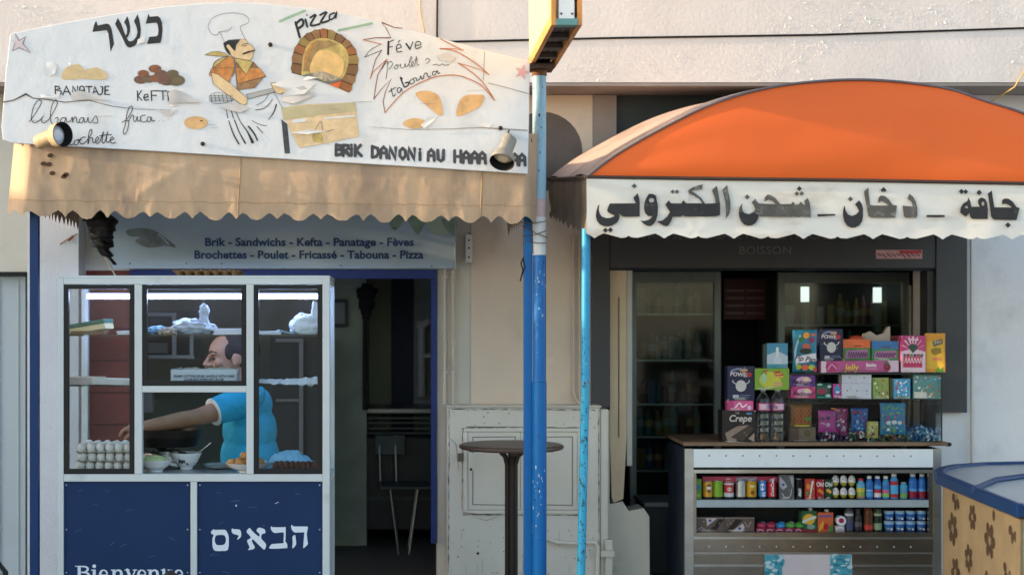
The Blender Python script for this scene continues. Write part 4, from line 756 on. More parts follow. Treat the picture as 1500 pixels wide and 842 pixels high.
m.box(xl+.036, xr_-.036, yk-.039, yk-.001, zt-.033, zt-.003, M_alu)
m.build('frame', vt_, bevel=.0025)
MB().box(xl+.001, xr_-.001, yf+.002, yk-.001, zt+.0005, zt+.012, M_alu).build('roof_panel', vt_)
m = MB().box(xl+.036, xr_-.036, yf+.046, yk+.02, zc-.014, zc, mat('steel_worktop', 'A9AEB0', .3, .8, var=.06)); m.build('worktop', vt_)
for a, b in ((93.2, 278.8), (288.7, 472.3)): 
    p_ = MB().pbox(a, 705.2, b, 960, yf+.012, yf+.03, M_navy).build('navy_panel', vt_)
    m = MB(); yl = yf+.0105
    if a < 100:
        def serif(x, s): pass
        W_ = 3.4
        def bar(x, y0, y1, w_=4.4): m.flat([(x-w_/2, y0), (x+w_/2, y0), (x+w_/2, y1), (x-w_/2, y1)], yl, M_let)
        def slab(x0, x1, y): m.flat([(x0, y-.7), (x1, y-.7), (x1, y+.7), (x0, y+.7)], yl-.0002, M_let)
        B0, XH, BL = 828, 833.5, 849.5
        bar(116, B0, BL); slab(110, 124, B0+.7); slab(110, 124, BL-.7); m.stroke([(117, B0+1), (126, B0+1.6), (128.5, B0+5), (125, B0+9), (117, B0+9.6)], [1.5, 2.5, 3.6, 2.4, 1.4], yl-.0004, M_let); m.stroke([(118, B0+9.6), (127, B0+10.4), (130.5, B0+15), (126, BL-1.2), (117, BL-.8)], [1.4, 2.6, 4, 2.6, 1.4], yl-.0006, M_let)
        def i_(x): bar(x, XH, BL); slab(x-4.5, x+2, XH+.7); slab(x-4.5, x+4.8, BL-.7); m.ell(x, 828.6, 2.7, 2.7, yl, M_let)
        def e_(x): m.stroke([(x-4.5, 841.5), (x+4.6, 841), (x+3.6, 836.5), (x, 834.3), (x-4, 836.5), (x-5.2, 842), (x-3, 847), (x+1, 849), (x+5.2, 846.5)], [1.4, 1.6, 2.6, 1.6, 3.2, 4.2, 3.2, 1.8, 1.2], yl, M_let)
        def n_(x): bar(x-5, XH, BL); slab(x-9.5, x-4, XH+.7); slab(x-9.5, x-.8, BL-.7); m.stroke([(x-3.5, 837.5), (x, 834.6), (x+4, 835.5), (x+5.6, 839), (x+5.6, 849)], [1.4, 2.4, 3.2, 4.2, 4.2], yl-.0003, M_let, cap=False); slab(x+1.6, x+10, BL-.7)
        def v_(x): m.stroke([(x-5.5, 834), (x+.6, 849.2)], 4.2, yl, M_let, False); m.stroke([(x+6, 834), (x+.8, 848.5)], 1.8, yl-.0003, M_let, False); slab(x-9.5, x-2, XH+.7); slab(x+2.6, x+9, XH+.7)
        def u_(x): bar(x+5, XH, BL); slab(x+.5, x+5, XH+.7); slab(x+5, x+9.6, BL-.7); m.stroke([(x-5, 834), (x-5, 845), (x-3, 848.6), (x+1, 848.6), (x+4, 845)], [4.2, 4, 3, 2.2, 1.3], yl-.0003, M_let); slab(x-9.5, x-5, XH+.7)
        i_(138); e_(152); n_(172); v_(192); e_(208); n_(225); u_(245); e_(262)
    else:
        c = crop(300, 755, 9.375); hp = lambda q, h=(): m.shape([smooth_poly(c(q), 2)]+[smooth_poly(c(x), 2) for x in h], yl, M_let)
        hp([(120, 182), (140, 192), (270, 190), (300, 215), (322, 260), (330, 340), (318, 465), (240, 480), (150, 480), (118, 455), (105, 400), (105, 310), (122, 262), (90, 245), (85, 220)], [[(165, 265), (140, 300), (138, 350), (155, 390), (185, 402), (250, 398), (280, 375), (290, 320), (280, 285), (255, 262)]])
        hp([(375, 170), (395, 182), (470, 185), (495, 215), (500, 260), (490, 295), (455, 322), (445, 315), (468, 275), (440, 260), (390, 245), (368, 215)])
        hp([(620, 165), (645, 200), (740, 285), (750, 245), (715, 215), (715, 185), (745, 160), (790, 170), (820, 185), (832, 215), (825, 240), (785, 250), (775, 310), (830, 370), (842, 410), (822, 460), (790, 445), (665, 325), (648, 335), (655, 370), (685, 420), (670, 455), (590, 468), (615, 440), (605, 405), (585, 360), (585, 330), (635, 295), (575, 225), (590, 185)])
        hp([(915, 138), (935, 155), (1090, 155), (1110, 165), (1108, 330), (1105, 350), (1130, 385), (1132, 430), (1115, 442), (895, 450), (900, 410), (930, 385), (1075, 375), (1080, 345), (1085, 240), (1060, 225), (965, 235), (920, 205), (905, 165)])
        hp([(1195, 120), (1225, 145), (1395, 145), (1415, 165), (1400, 250), (1415, 370), (1410, 395), (1362, 438), (1352, 425), (1365, 250), (1355, 225), (1240, 228), (1200, 195), (1185, 150)]); hp([(1240, 260), (1250, 330), (1252, 395), (1208, 445), (1202, 420), (1208, 350), (1202, 290)])
        m.ell(346, 740, 1.3, 1.3, yl, M_let, 10); m.stroke([(403, 737), (408, 735)], .8, yl, M_let)
    m.build('lettering', p_)
    m = MB(); sc = mat('scratch', '5A6F92', .6)
    for k in range(9):
        x_, z_ = rnd.uniform(a+8, b-20), rnd.uniform(712, 838); m.stroke([(x_, z_), (x_+rnd.uniform(3, 14), z_+rnd.uniform(-5, 5))], rnd.uniform(.25, .5), yf+.0112-k*4e-5, sc, False)
    for x_ in (a+4, b-4):
        for z_ in (710, 775, 838): m.ell(x_, z_, 1.1, 1.1, yf+.0108, mat('screw_head', 'A9B0B5', .4, .5), 10)
    m.build('scratch', p_)
for a, b, c_, d in ((93.3, 416.8, 196.8, 693.8), (208.2, 416.8, 360.8, 564.8), (371.7, 416.8, 472.3, 693.8)):
    m = MB(); g = 7.2; f2 = lambda *q: m.pbox(*q, yf+.006, yf+.03, M_gask)
    f2(a, b, a+g, d); f2(c_-g, b, c_, d); f2(a+g+.05, b, c_-g-.05, b+g*.9); f2(a+g+.05, d-g, c_-g-.05, d); w_ = m.build('window', vt_)
    MB().add([P(a+g, b+g*.9, yf+.016), P(c_-g, b+g*.9, yf+.016), P(c_-g, d-g, yf+.016), P(a+g, d-g, yf+.016)], [(0, 3, 2, 1)], M_glass).build('pane', w_)
for x in (xl+.017, xr_-.017): MB().add([(x, yf+.046, zc), (x, yk-.041, zc), (x, yk-.041, zt-.035), (x, yf+.046, zt-.035)], [(0, 1, 2, 3)], M_glass).build('side_pane', vt_)
zs1, zs2 = Z(490, -1.6), Z(563, -1.6)
for z in (zs1, zs2): MB().box(xl+.04, xr_-.04, -1.655, -1.27, z-.007, z, M_shg).build('glass_shelf', vt_)
m = MB(); m.tube([P(128, 434, -1.42), P(466, 434, -1.42)], .0135, mat('fluorescent_tube', 'DDE6FF', .4, emit=('B4C8FF', 11.)), 14); m.build('tube_lamp', vt_)
m = MB(); m.box(X(122, -1.42), X(470, -1.42), -1.44, -1.38, Z(423, -1.42), zt-.036, mat('lamp_housing', 'C2CBD6', .4)); m.build('lamp_housing', vt_)
# ---------------------------------------------------------------- trays, eggs
M_pulp = mat('grey_egg_carton', 'A3A198', .9, var=.1, scale=20); M_pulpb = mat('brown_egg_carton', '8A6C49', .9, var=.15, scale=20)
def tray_mesh(nx, ny, mt):
    m = MB(); p_ = .048
    def fn(u, v):
        x, y = u*nx*p_, v*ny*p_; z = .017+.017*math.cos(2*math.pi*x/p_)*.5+.017*.5*math.cos(2*math.pi*y/p_)
        if u in (0, 1) or v in (0, 1): z = .024
        return Vector((x-nx*p_/2+(-.006 if u == 0 else .006 if u == 1 else 0), y+(-.007 if v == 0 else 0), z))
    m.grid(fn, nx*8, ny*8, mt); return m
M_egg = mat('white_egg', 'DAD8D4', .45, var=.03)
def egg_prof(): return [(math.sin(math.pi*i/10)*(.0222+.003*math.cos(math.pi*i/10)*-1), .029-.029*math.cos(math.pi*i/10)) for i in range(11)]
xt, ytr = X(154, -1.6), -1.625; eg0 = None
words = ('lowest', 'middle', 'top'); pr = [(r_, z, M_egg) for r_, z in egg_prof()]
for k in range(3):
    z = zc+.002+k*.0455; o = tray_mesh(6, 5, M_pulp); dx = (-.006, .003, 0)[k]; o.v = [Vector(v)+Vector((xt+dx, ytr, z)) for v in o.v]
    one(o, 'egg_tray', f'grey cardboard egg tray, {words[k]} of the three stacked in the glass counter', 'egg tray', (xt+dx, ytr+.12, z), 'stacked egg trays', solid=.002)
    for j in range(5 if k == 2 else 1):
        for i in range(6):
            lb = f'white egg in the {words[k]} cardboard tray of the stack in the glass counter'
            loc = (xt+dx-.12+i*.048+rnd.uniform(-.0015, .0015), ytr+.024+j*.048, z+.009+rnd.uniform(-.001, .002))
            if eg0 is None:
                eg0 = one(MB().lathe([(r_*1.0, zz) for r_, zz in egg_prof()], (0, 0, 0), M_egg, 14), 'egg', lb, 'egg', (0, 0, 0), f'eggs in the {words[k]} tray'); eg0.location = loc
            else: e = dup(eg0, loc, lb); e['group'] = f'eggs in the {words[k]} tray'
y_ = -1.55; o = tray_mesh(7, 5, M_pulpb); zz = zt+.0125; o.v = [Vector((v[0]*1.0, v[1], v[2]*1.15))+Vector((X(302, y_), y_, zz)) for v in o.v]
one(o, 'egg_tray', 'empty brown cardboard egg tray lying on the roof of the glass counter', 'egg tray', (X(302, y_), y_+.1, zz), solid=.003)
# ---------------------------------------------------------------- things on the shelves
M_paper = mat('white_paper', 'D3D5D3', .7, var=.05, scale=15); M_paper2 = mat('cream_paper', 'BDB7A6', .7, var=.08, scale=12)
def rotbox(w_, d, h, loc, rx=0, ry=0, rz=0):
    return Matrix.Translation(loc) @ Euler((R(rx), R(ry), R(rz))).to_matrix().to_4x4(), (-w_/2, w_/2, -d/2, d/2, 0, h)
M4, q = rotbox(.215, .14, .048, P(132, 486, -1.5), 0, -9, -8); m = MB(); q = list(q); m.box(*q[:4], 0, .03, mat('pale_yellow_card', 'C5B98C', .6), M4); m.box(q[0]-.002, q[1]+.002, q[2]-.002, q[3]+.002, .031, .052, mat('dark_green_card', '3E6657', .5), M4)
one(m, 'food_box', 'yellow box with a dark green lid lying tilted on the upper left shelf', 'box', P(132, 486, -1.5), bevel=.003)
def sheets(px0, px1, py, y, n, label, mt=M_paper, z0=None, dz=.0, w=.16, tilt=0, name='paper_stack', cat='paper'):
    m = MB(); z = z0
    for i in range(n):
        j = rnd.uniform(-.006, .006); h = rnd.uniform(.004, .008); M_ = Matrix.Translation((0, 0, 0)) @ Matrix.Rotation(R(rnd.uniform(-1.5, 1.5)), 4, 'Z')
        c_ = Vector(((X(px0, y)+X(px1, y))/2+j, y+w/2, z)); MM = Matrix.Translation(c_) @ Euler((0, R(tilt+rnd.uniform(-.6, .6)), R(rnd.uniform(-4, 4)))).to_matrix().to_4x4(); hw = (X(px1, y)-X(px0, y))/2
        m.box(-hw, hw, -w/2, w/2, 0, h, mt, MM); z += h+.0008
    return one(m, name, label, cat, ((X(px0, y)+X(px1, y))/2, y+w/2, z0))
sheets(101, 150, 0, -1.62, 3, 'thin brown cardboard sheets under the tilted yellow box', mat('brown_card', '7E6248', .8), zs1+.001)
sheets(172, 192, 0, -1.64, 3, 'small white folded paper at the right end of the upper left shelf', M_paper, zs1+.001)
sheets(100, 146, 0, -1.6, 5, 'stack of pale napkins on the lower left shelf', mat('pinkish_paper', 'BDB2AC', .7), zs2+.001)
sheets(134, 192, 0, -1.64, 4, 'fanned white paper sheets overhanging the lower left shelf', M_paper, zs2+.001, tilt=1.5)
sheets(314, 358, 0, -1.6, 4, 'stack of white paper beside the knotted bag on the upper middle shelf', M_paper, zs1+.001)
sheets(374, 410, 0, -1.6, 2, 'few loose white sheets on the upper right shelf', M_paper, zs1+.001)
M4, q = rotbox(.08, .06, .006, P(418, 487, -1.55), 0, 14, 20); one(MB().box(*q, mat('teal_card', '7FA3A5', .6), M4), 'card', 'small teal card propped beside the white bag on the upper right shelf', 'card', P(418, 487, -1.55))
def crumple(c, r, mt, name, label, cat, seed, amp=.3, fr=2.6, flat=.0, extra=()):
    m = MB()
    def f(d):
        q = Vector((d.x*fr+seed, d.y*fr, d.z*fr)); k = 1+amp*noise.noise(q)+amp*.55*(.3-abs(noise.noise(q*2.3)))+amp*.32*(.25-abs(noise.noise(q*4.7+Vector((0, seed, 0))))); return max(.3, k)
    m.ball(Vector(c)+Vector((0, 0, r[2]*.8)), r, mt, 56, 40, fn=f)
    for (dx, dz, rx, rz) in extra: m.ball(Vector(c)+Vector((dx, 0, dz)), (rx, rx*.8, rz), mt, 24, 16, fn=f)
    lo = min(v[2] for v in m.v); m.v = [(v[0], v[1], max(v[2], c[2])) if False else (v[0], v[1], c[2]+max(0, v[2]-c[2])) for v in m.v]
    return one(m, name, label, cat, c)
M_bag = mat('white_plastic_bag', 'D5DCE0', .35, var=.08, scale=12, bump=.5, bscale=30); M_cbag = mat('clear_plastic_bag', 'A9B1B4', .25, var=.15, scale=14, bump=.7, bscale=28)
crumple((X(282, -1.5), -1.5, zs1+.001), (.105, .08, .042), M_cbag, 'plastic_bag', 'grey translucent plastic bag with a tall white knot on the upper middle shelf', 'bag', 3, .35, 2.6, 0, ((.058, .075, .022, .065), (.062, .12, .025, .035)))
crumple((X(231, -1.52), -1.52, zs1+.001), (.055, .06, .024), mat('blue_plastic', '5F93AE', .4, bump=.4, bscale=30), 'plastic_bag', 'folded pale blue plastic bag at the left end of the upper middle shelf', 'bag', 8)
crumple((X(246, -1.6), -1.6, zs1-.004), (.042, .05, .022), mat('brown_tissue', '9C917C', .8, var=.15, scale=20), 'tissue', 'crumpled brownish tissue hanging over the edge of the upper middle shelf', 'tissue', 5, .45, 3)
crumple((X(447, -1.52), -1.52, zs1+.001), (.078, .07, .058), M_bag, 'plastic_bag', 'full white plastic bag leaning in the corner of the upper right shelf', 'bag', 12, .25, 1.8, 0, ((.05, .1, .02, .07),))
m = MB()
def cloth(u, v):
    x = 374+u*94; return P(x, 560, -1.62+.16*v)+Vector((0, 0, .012*noise.noise(Vector((u*9, v*5, 2)))+.03*max(0, u-.45)*(.5+noise.noise(Vector((u*12, v*4, 7))))+ (-.02*u if v < .15 else .012)))
m.grid(cloth, 60, 16, M_bag); one(m, 'white_cloth', 'crumpled white paper cloth lying along the lower right shelf', 'cloth', P(421, 562, -1.55), solid=.003)
bx = thing('slicer_box', 'white box with a printed sharp cutting edge warning before the man', 'box', (X(298, -1.62), -1.6, zs2))
m = MB().pbox(250, 541, 347, 560, -1.63, -1.53, mat('bluish_white_card', 'BFD0DA', .5, var=.04)); m.build('carton', bx, bevel=.003)
m = MB(); bt_ = mat('navy_print', '2D3854', .5); m.text('SHARP CUTTING EDGE, HANDLE WITH CARE', 298.5, 552.3, 3.5, -1.6325, bt_, bold=.03, align='CENTER', sx=.9, shear=.1); m.text('CLOSE BOX WHEN NOT IN USE', 298.5, 556.9, 3.2, -1.6325, bt_, bold=.03, align='CENTER', sx=.92, shear=.1); m.build('lettering', bx)
m = MB()
for i in range(7): M4, q = rotbox(.035, .04, .003, (X(262+i*12, -1.58), -1.58, Z(541, -1.62)+.001), rnd.uniform(-14, 14), rnd.uniform(-16, 16), rnd.uniform(0, 90)); m.box(*q, M_paper2, M4)
m.build('paper_scrap', bx)
# ---------------------------------------------------------------- bowls and plates on the worktop
M_por = mat('white_porcelain', 'D8DBDD', .18, var=.02)
def bowl(loc, r, h, label, name='bowl', foot=.45):
    t = thing(name, label, 'bowl', loc); MB().lathe([(0, .004), (r*foot*.8, .004), (r*foot, 0), (r*foot, .008), (r*.72, h*.42), (r*.94, h*.85), (r, h), (r*.97, h), (r*.9, h*.85), (r*.66, h*.42), (0, h*.25)], loc, M_por, 36).build('dish', t); return t
z = zc+.001; b1 = bowl((X(228, -1.47), -1.47, z), .088, .062, 'white bowl heaped with pale green puree near the egg trays')
MB().ball((X(226, -1.47), -1.47, z+.055), (.07, .07, .028), mat('green_puree', 'A9B57F', .7, var=.2, scale=40, bump=.3), 28, 14, fn=lambda d: 1+.15*noise.noise(d*4)).build('puree', b1)
b2 = bowl((X(273, -1.33), -1.33, z), .082, .086, 'white bowl of dark red sauce with a metal spoon in it', foot=.42)
MB().lathe([(0, .078), (.072, .077)], (X(273, -1.33), -1.33, z), mat('dark_red_sauce', '4A1E1C', .3, var=.3, scale=40), 28).build('sauce', b2)
m = MB()
for q in ([(-.03, .055), (-.03, .035)], [(-.022, .052), (-.02, .036)], [(-.012, .053), (-.012, .035)], [(-.002, .05), (-.003, .037)], [(.01, .034), (.016, .026)]):
    m.tube([(X(273, -1.33)+a, -1.33-math.sqrt(max(1e-5, (.082*(.52+.46*(b/.086)))**2-a*a))-.003, z+b) for a, b in q], .0035, M_black, 6)
m.build('print_mark', b2)
m = MB(); m.tube([(X(283, -1.33), -1.33, z+.07), P(297, 658, -1.33), P(309, 648, -1.33)], [.004, .003, .005], mat('steel_spoon', 'B9BBBB', .25, .9), 8); one(m, 'spoon', 'steel spoon sticking out of the bowl of dark red sauce', 'spoon', (X(290, -1.33), -1.33, z+.06))
pl3 = (X(364, -1.5), -1.5, z); b3 = bowl(pl3, .122, .05, 'wide white footed dish under the pile of golden fried balls', 'dish', .42)
M_fry = mat('golden_fried', 'B88A55', .75, var=.25, scale=40, bump=.8, bscale=90)
for i, (dx, dy, dz) in enumerate(((-.085, -.02, .046), (-.05, .03, .048), (-.038, -.05, .046), (.0, .0, .046), (.045, -.04, .046), (.05, .04, .046), (-.02, .0, .085), (.025, -.005, .088))):
    r_ = .026+.004*math.sin(i*3); one(MB().ball((pl3[0]+dx, pl3[1]+dy, pl3[2]+dz), (r_*1.1, r_, r_*.9), M_fry, 18, 12, fn=lambda d, i=i: 1+.16*noise.noise(d*2.5+Vector((i*3., 0, 0)))), 'fried_ball', 'golden fried ball in the pile on the wide white footed dish', 'fried food', (pl3[0]+dx, pl3[1]+dy, pl3[2]+dz-r_), 'fried balls on the dish')
pl4 = (X(433, -1.52), -1.52, z); b4 = thing('plate', 'flat white plate under dark meat slices in the right corner of the counter', 'plate', pl4); MB().lathe([(0, .003), (.06, .002), (.062, 0), (.068, .003), (.125, .012), (.125, .014), (.07, .007), (0, .006)], pl4, M_por, 36).build('dish', b4)
M_meat = mat('dark_meat', '56392F', .7, var=.35, scale=30, bump=.9, bscale=70)
for i in range(8):
    x = pl4[0]-.1+i*.028; one(MB().ball((x, pl4[1]-.01, z+.034), (.019, .055, .026), M_meat, 18, 12, fn=lambda d, i=i: 1+.2*noise.noise(d*2+Vector((i*2., 0, 0)))), 'meat_slice', 'dark brown meat patty in the row on the flat white plate', 'meat', (x, pl4[1], z+.01), 'meat patties on the plate')
m = MB()
def film(u, v): 
    a, b = u-.5, v-.5; k = max(0, 1-4*(a*a+b*b)); return Vector((X(424, -1.45)+a*.24, -1.44+b*.14, z+.05+.055*k+.016*noise.noise(Vector((u*8, v*8, 3)))-.03*max(0, .2-k)))
m.grid(film, 40, 24, mat('blue_film', '6FAAD0', .3, var=.15, scale=20, bump=.5, bscale=40)); one(m, 'plastic_film', 'crumpled light blue plastic film over the dark meat patties', 'film', (X(424, -1.45), -1.44, z+.04), solid=.002)
m = MB(); m.lathe([(0, 0), (.15, 0), (.17, .05), (.175, .09), (.168, .09), (.16, .05), (0, .03)], (X(250, -1.24), -1.28, z+.118), mat('black_pan', '171513', .35, .3), 36); one(m, 'black_pan', 'wide black pan under the outstretched arm of the man', 'pan', (X(250, -1.24), -1.28, z+.118))
crumple((X(240, -1.3), -1.30, z), (.13, .06, .056), mat('aluminium_foil', 'A3A3A0', .25, .85, var=.25, scale=14, bump=1.2, bscale=24), 'foil_packet', 'crumpled aluminium foil packet under the black pan', 'foil', 21, .3, 3)
m = MB().lathe([(0, .012), (.07, .012), (.085, .022), (.088, .022), (.075, .006), (0, 0)], (X(322, -1.3), -1.3, z), mat('clear_lid', '7F8788', .2), 28); one(m, 'flat_dish', 'flat grey plastic dish lying between the sauce bowl and the fried balls', 'dish', (X(322, -1.3), -1.3, z))
# ---------------------------------------------------------------- the man behind the counter
yb0 = -.86; man = thing('person', 'balding man in a turquoise t-shirt leaning behind the glass counter, arm stretched to the eggs', 'person', (X(368, yb0), yb0, 0))
M_skin = mat('skin', '93715C', .55, var=.12, scale=14, stain='735442', sscale=6, sat=.55, samt=.3)
m = MB(); hp_ = P(340, 523, -.93); kk = 1.12
fwd = Vector((-.95, -.30, -.07)).normalized(); lft = Vector((0, 0, 1)).cross(fwd).normalized(); upv = fwd.cross(lft)
HM = Matrix((fwd*1.3, lft*1.1, upv*kk)).transposed()
def H(x, y, z_): return hp_+HM @ Vector((x, y, z_))
for c_, r_ in (((-.002, 0, .03), (.102, .08, .094)), ((.028, 0, -.02), (.066, .064, .095)), ((.04, 0, -.085), (.046, .048, .038)), ((.082, 0, -.098), (.018, .022, .018)), ((-.02, 0, -.05), (.07, .065, .06)),
               ((.082, .032, .026), (.018, .028, .010)), ((.082, -.032, .026), (.018, .028, .010)), ((.062, .044, -.02), (.026, .02, .024)), ((.062, -.044, -.02), (.026, .02, .024)), ((.09, 0, -.062), (.014, .026, .007)), ((.088, 0, -.074), (.014, .022, .007)),
               ((.102, .013, -.03), (.013, .010, .010)), ((.102, -.013, -.03), (.013, .010, .010))):
    m.ball(H(*c_), r_, M_skin, 20, 14, HM)
for s in (1, -1):
    m.ball(H(-.008, .079*s, -.008), (.024, .009, .034), M_skin, 16, 10, HM); m.ball(H(.004, .083*s, -.03), (.011, .008, .013), M_skin, 12, 8, HM)
m.tube([H(.085, 0, .028), H(.103, 0, 0), H(.118, 0, -.026), H(.108, 0, -.038)], [.010*kk, .012*kk, .016*kk, .012*kk], M_skin, 12)
neck = P(366, 588, -.87); m.tube([H(-.03, 0, -.03), H(-.04, 0, -.09), neck, neck+Vector((.02, 0, -.12))], [.064, .062, .07, .09], M_skin, 16)
sh = P(358, 590, -1.02); el = P(288, 611, -1.2); wr = P(211, 625, -1.335)
m.tube([sh, sh.lerp(el, .5), el, el.lerp(wr, .3), wr], [.062, .056, .046, .047, .032], M_skin, 18)
pa = P(197, 627, -1.355); m.tube([wr, wr.lerp(pa, .5)+Vector((0, 0, .003)), pa, P(191, 629, -1.37)], [.031, .036, .040, .03], M_skin, 16)
for i, (dy, ln, dr) in enumerate(((-.033, .9, 2), (-.012, 1.05, 0), (.01, 1., -1), (.03, .8, -2))):
    b0 = P(192, 628, -1.36)+Vector((0, dy, 0)); L3 = .032*ln
    m.tube([P(198, 628, -1.36)+Vector((0, dy*.7, 0)), b0, b0+Vector((-.8*L3, 0, .1*L3)), b0+Vector((-1.5*L3, 0, -.5*L3)), b0+Vector((-1.75*L3, 0, -1.25*L3))], [.012, .0115, .0105, .0095, .0075], M_skin, 12)
m.tube([P(203, 630, -1.375)+Vector((0, -.02, 0)), P(195, 634, -1.4), P(188, 638, -1.405), P(182, 643, -1.4)], [.015, .0125, .011, .008], M_skin, 12)
sh2 = P(362, 590, -.70); m.tube([sh2, P(352, 650, -.70), P(345, 705, -.72)], [.06, .05, .035], M_skin, 16); m.ball(P(343, 718, -.73), (.03, .04, .05), M_skin, 16, 10)
for dy in (-.028, -.01, .01, .028): m.tube([P(343, 724, -.73)+Vector((0, dy, 0)), P(341, 736, -.73)+Vector((0, dy, 0)), P(345, 744, -.73)+Vector((0, dy, -.01))], [.011, .010, .008], M_skin, 10)
m.ball(P(365, 640, -.86), (.12, .16, .2), M_skin, 20, 14)
b = m.build('body', man)
for o_, vs_ in ((b, .0055),):
    q = o_.modifiers.new('r', 'REMESH'); q.mode = 'VOXEL'; q.voxel_size = vs_; q.use_smooth_shade = True; q = o_.modifiers.new('s', 'SMOOTH'); q.factor = .5; q.iterations = 3
M_shirt = mat('turquoise_cotton', '2D9CC4', .85, var=.08, scale=8, bump=2.2, bscale=9)
m = MB(); 
m.ball(P(366, 592, -.86), (.13, .19, .115), M_shirt, 24, 16); m.ball(P(366, 630, -.86), (.155, .20, .17), M_shirt, 24, 16); m.ball(P(366, 668, -.86), (.168, .20, .18), M_shirt, 24, 16); m.ball(P(370, 720, -.86), (.172, .2, .2), M_shirt, 24, 16)
m.ball(P(366, 578, -1.0), (.088, .085, .08), M_shirt, 20, 12); m.ball(P(366, 578, -.72), (.088, .085, .08), M_shirt, 20, 12)
se = P(313, 603, -1.135); m.tube([P(366, 582, -1.0), P(338, 594, -1.07), se], [.09, .084, .074], M_shirt, 22); m.tube([P(366, 582, -.72), P(345, 615, -.70)], [.088, .075], M_shirt, 20)
s_ = m.build('shirt', man); q = s_.modifiers.new('r', 'REMESH'); q.mode = 'VOXEL'; q.voxel_size = .007; q.use_smooth_shade = True; q = s_.modifiers.new('s', 'SMOOTH'); q.factor = .5; q.iterations = 4
m = MB(); dr = (se-P(338, 594, -1.07)).normalized(); m.tube([se-dr*.001, se+dr*.005], [.0765, .076], mat('white_trim', 'D5DADB', .8), 28); m.build('sleeve_trim', man)
m = MB(); m.tube([H(-.045, 0, -.115), H(-.05, 0, -.128)], .084, M_shirt, 24); m.build('collar', man)
M_hair = mat('dark_hair', '1C1817', .6, var=.3, scale=60, bump=.4, bscale=120)
m = MB(); m.ball(H(-.028, 0, .036), (.098, .088, .104), M_hair, 24, 16, HM); m.ball(H(-.05, 0, -.03), (.062, .078, .06), M_hair, 20, 14, HM)
for s in (1, -1): m.ball(H(.022, .07*s, .03), (.022, .015, .04), M_hair, 12, 8, HM)
h_ = m.build('hair', man); q = h_.modifiers.new('r', 'REMESH'); q.mode = 'VOXEL'; q.voxel_size = .005; q.use_smooth_shade = True; q = h_.modifiers.new('s', 'SMOOTH'); q.factor = .5; q.iterations = 2
m = MB()
for s in (1, -1): m.tube([H(.098, .014*s, .028), H(.095, .032*s, .035), H(.076, .056*s, .03)], [.006, .0085, .005], M_hair, 8)
m.build('eyebrow', man)
for s in (1, -1):
    e_ = MB().ball(H(.087, .03*s, .002), (.011, .014, .009), mat('shaded_eye', '4A423C', .3), 14, 10, HM).ball(H(.096, .03*s, .001), (.005, .008, .007), M_black, 10, 8, HM).build('eye', man)  # socket shade is put into the eyeball colour
    MB().tube([H(.094, .014*s, .008), H(.1, .03*s, .011), H(.085, .048*s, .006)], [.004, .006, .004], mat('eyelid', '4A3026', .6), 8).build('eyelid', e_)
m = MB(); M_tr = mat('dark_trousers', '23262C', .85)
for dy in (-.1, .1): m.tube([(X(372, yb0), yb0+dy, .84), (X(370, yb0), yb0+dy, .45), (X(374, yb0), yb0+dy, .06)], [.1, .075, .06], M_tr, 16)
m.ball((X(370, yb0), yb0, .82), (.14, .19, .14), M_tr); m.build('trousers', man)
for dy in (-.1, .1): MB().ball((X(366, yb0), yb0+dy, .04), (.14, .05, .04), M_black).build('shoe', man)
# ---------------------------------------------------------------- inside the sandwich shop
M_gr = mat('grey_rack', '8D9494', .5, .2)
y_ = .6; rk = thing('wall_rack', 'grey wall rack with papers inside the shop behind the glass counter', 'rack', P(235, 522, y_))
m = MB(); g = lambda *q: m.pbox(*q, y_, y_+.03, M_gr); g(196, 458, 258, 463); g(196, 520, 284, 525); g(252, 463.3, 258, 519.7); g(278, 488, 283, 519.7); m.build('frame', rk)
m = MB().box(X(190, y_), X(290, y_), y_+.2, y_+.215, Z(526, y_), Z(455, y_), M_int2); m.build('back_board', rk)
one(MB().pbox(210, 502, 246, 517, y_+.04, y_+.15, mat('dull_paper', '6F7370', .8)), 'paper_stack', 'dim stack of papers in the grey wall rack behind the counter', 'paper', P(228, 519, y_+.05))
y_ = .9; one(MB().pbox(208, 574, 222, 604, y_, y_+.1, mat('dispenser_plastic', 'A2A5A3', .4)).pbox(222.5, 586, 228, 589, y_+.02, y_+.05, M_gr), 'soap_dispenser', 'pale wall dispenser seen through the open middle window above the arm', 'dispenser', P(215, 604, y_), bevel=.005)
y_ = .95; m = MB(); g = lambda *q: m.pbox(*q, y_, y_+.04, mat('dim_frame', '7A7F7F', .5)); g(404, 496, 444, 501); g(438, 501.3, 444, 800); g(404, 584, 437.8, 588); m.pbox(396, 490, 470, 800, y_+.05, y_+.08, M_int2); one(m, 'inner_door', 'grey framed inner door behind the man', 'door', (X(430, y_), y_, 0.015))
y_ = 1.5; pf = thing('picture_frame', 'dark picture frame on the green partition inside the open doorway', 'picture', P(494, 478, y_)); MB().pbox(479, 438, 509, 479, y_, y_+.03, mat('dark_picture_frame', '1F211F', .5)).build('frame', pf); MB().pbox(483, 443, 505, 474, y_-.004, y_-.001, mat('dim_picture', '5F6A66', .4)).build('picture', pf)
m = MB()
def coat(u, v):
    a = u*2*math.pi; w_ = [.5, 1, .9, .75, .7, .55, .4][min(6, int(v*6.99))]*(1+.2*noise.noise(Vector((math.cos(a)*2, math.sin(a)*2, v*4)))); return P(538-v*2, 415+v*52, 1.42)+Vector((math.cos(a)*.075*w_, math.sin(a)*.05*w_, 0))
m.grid(coat, 20, 20, mat('black_coat', '16171A', .9)); m.tube([P(534, 466, 1.43), P(534, 600, 1.46)], .014, M_black, 8); one(m, 'hanging_coat', 'black coat hanging on the edge of the green partition', 'coat', P(536, 466, 1.42))
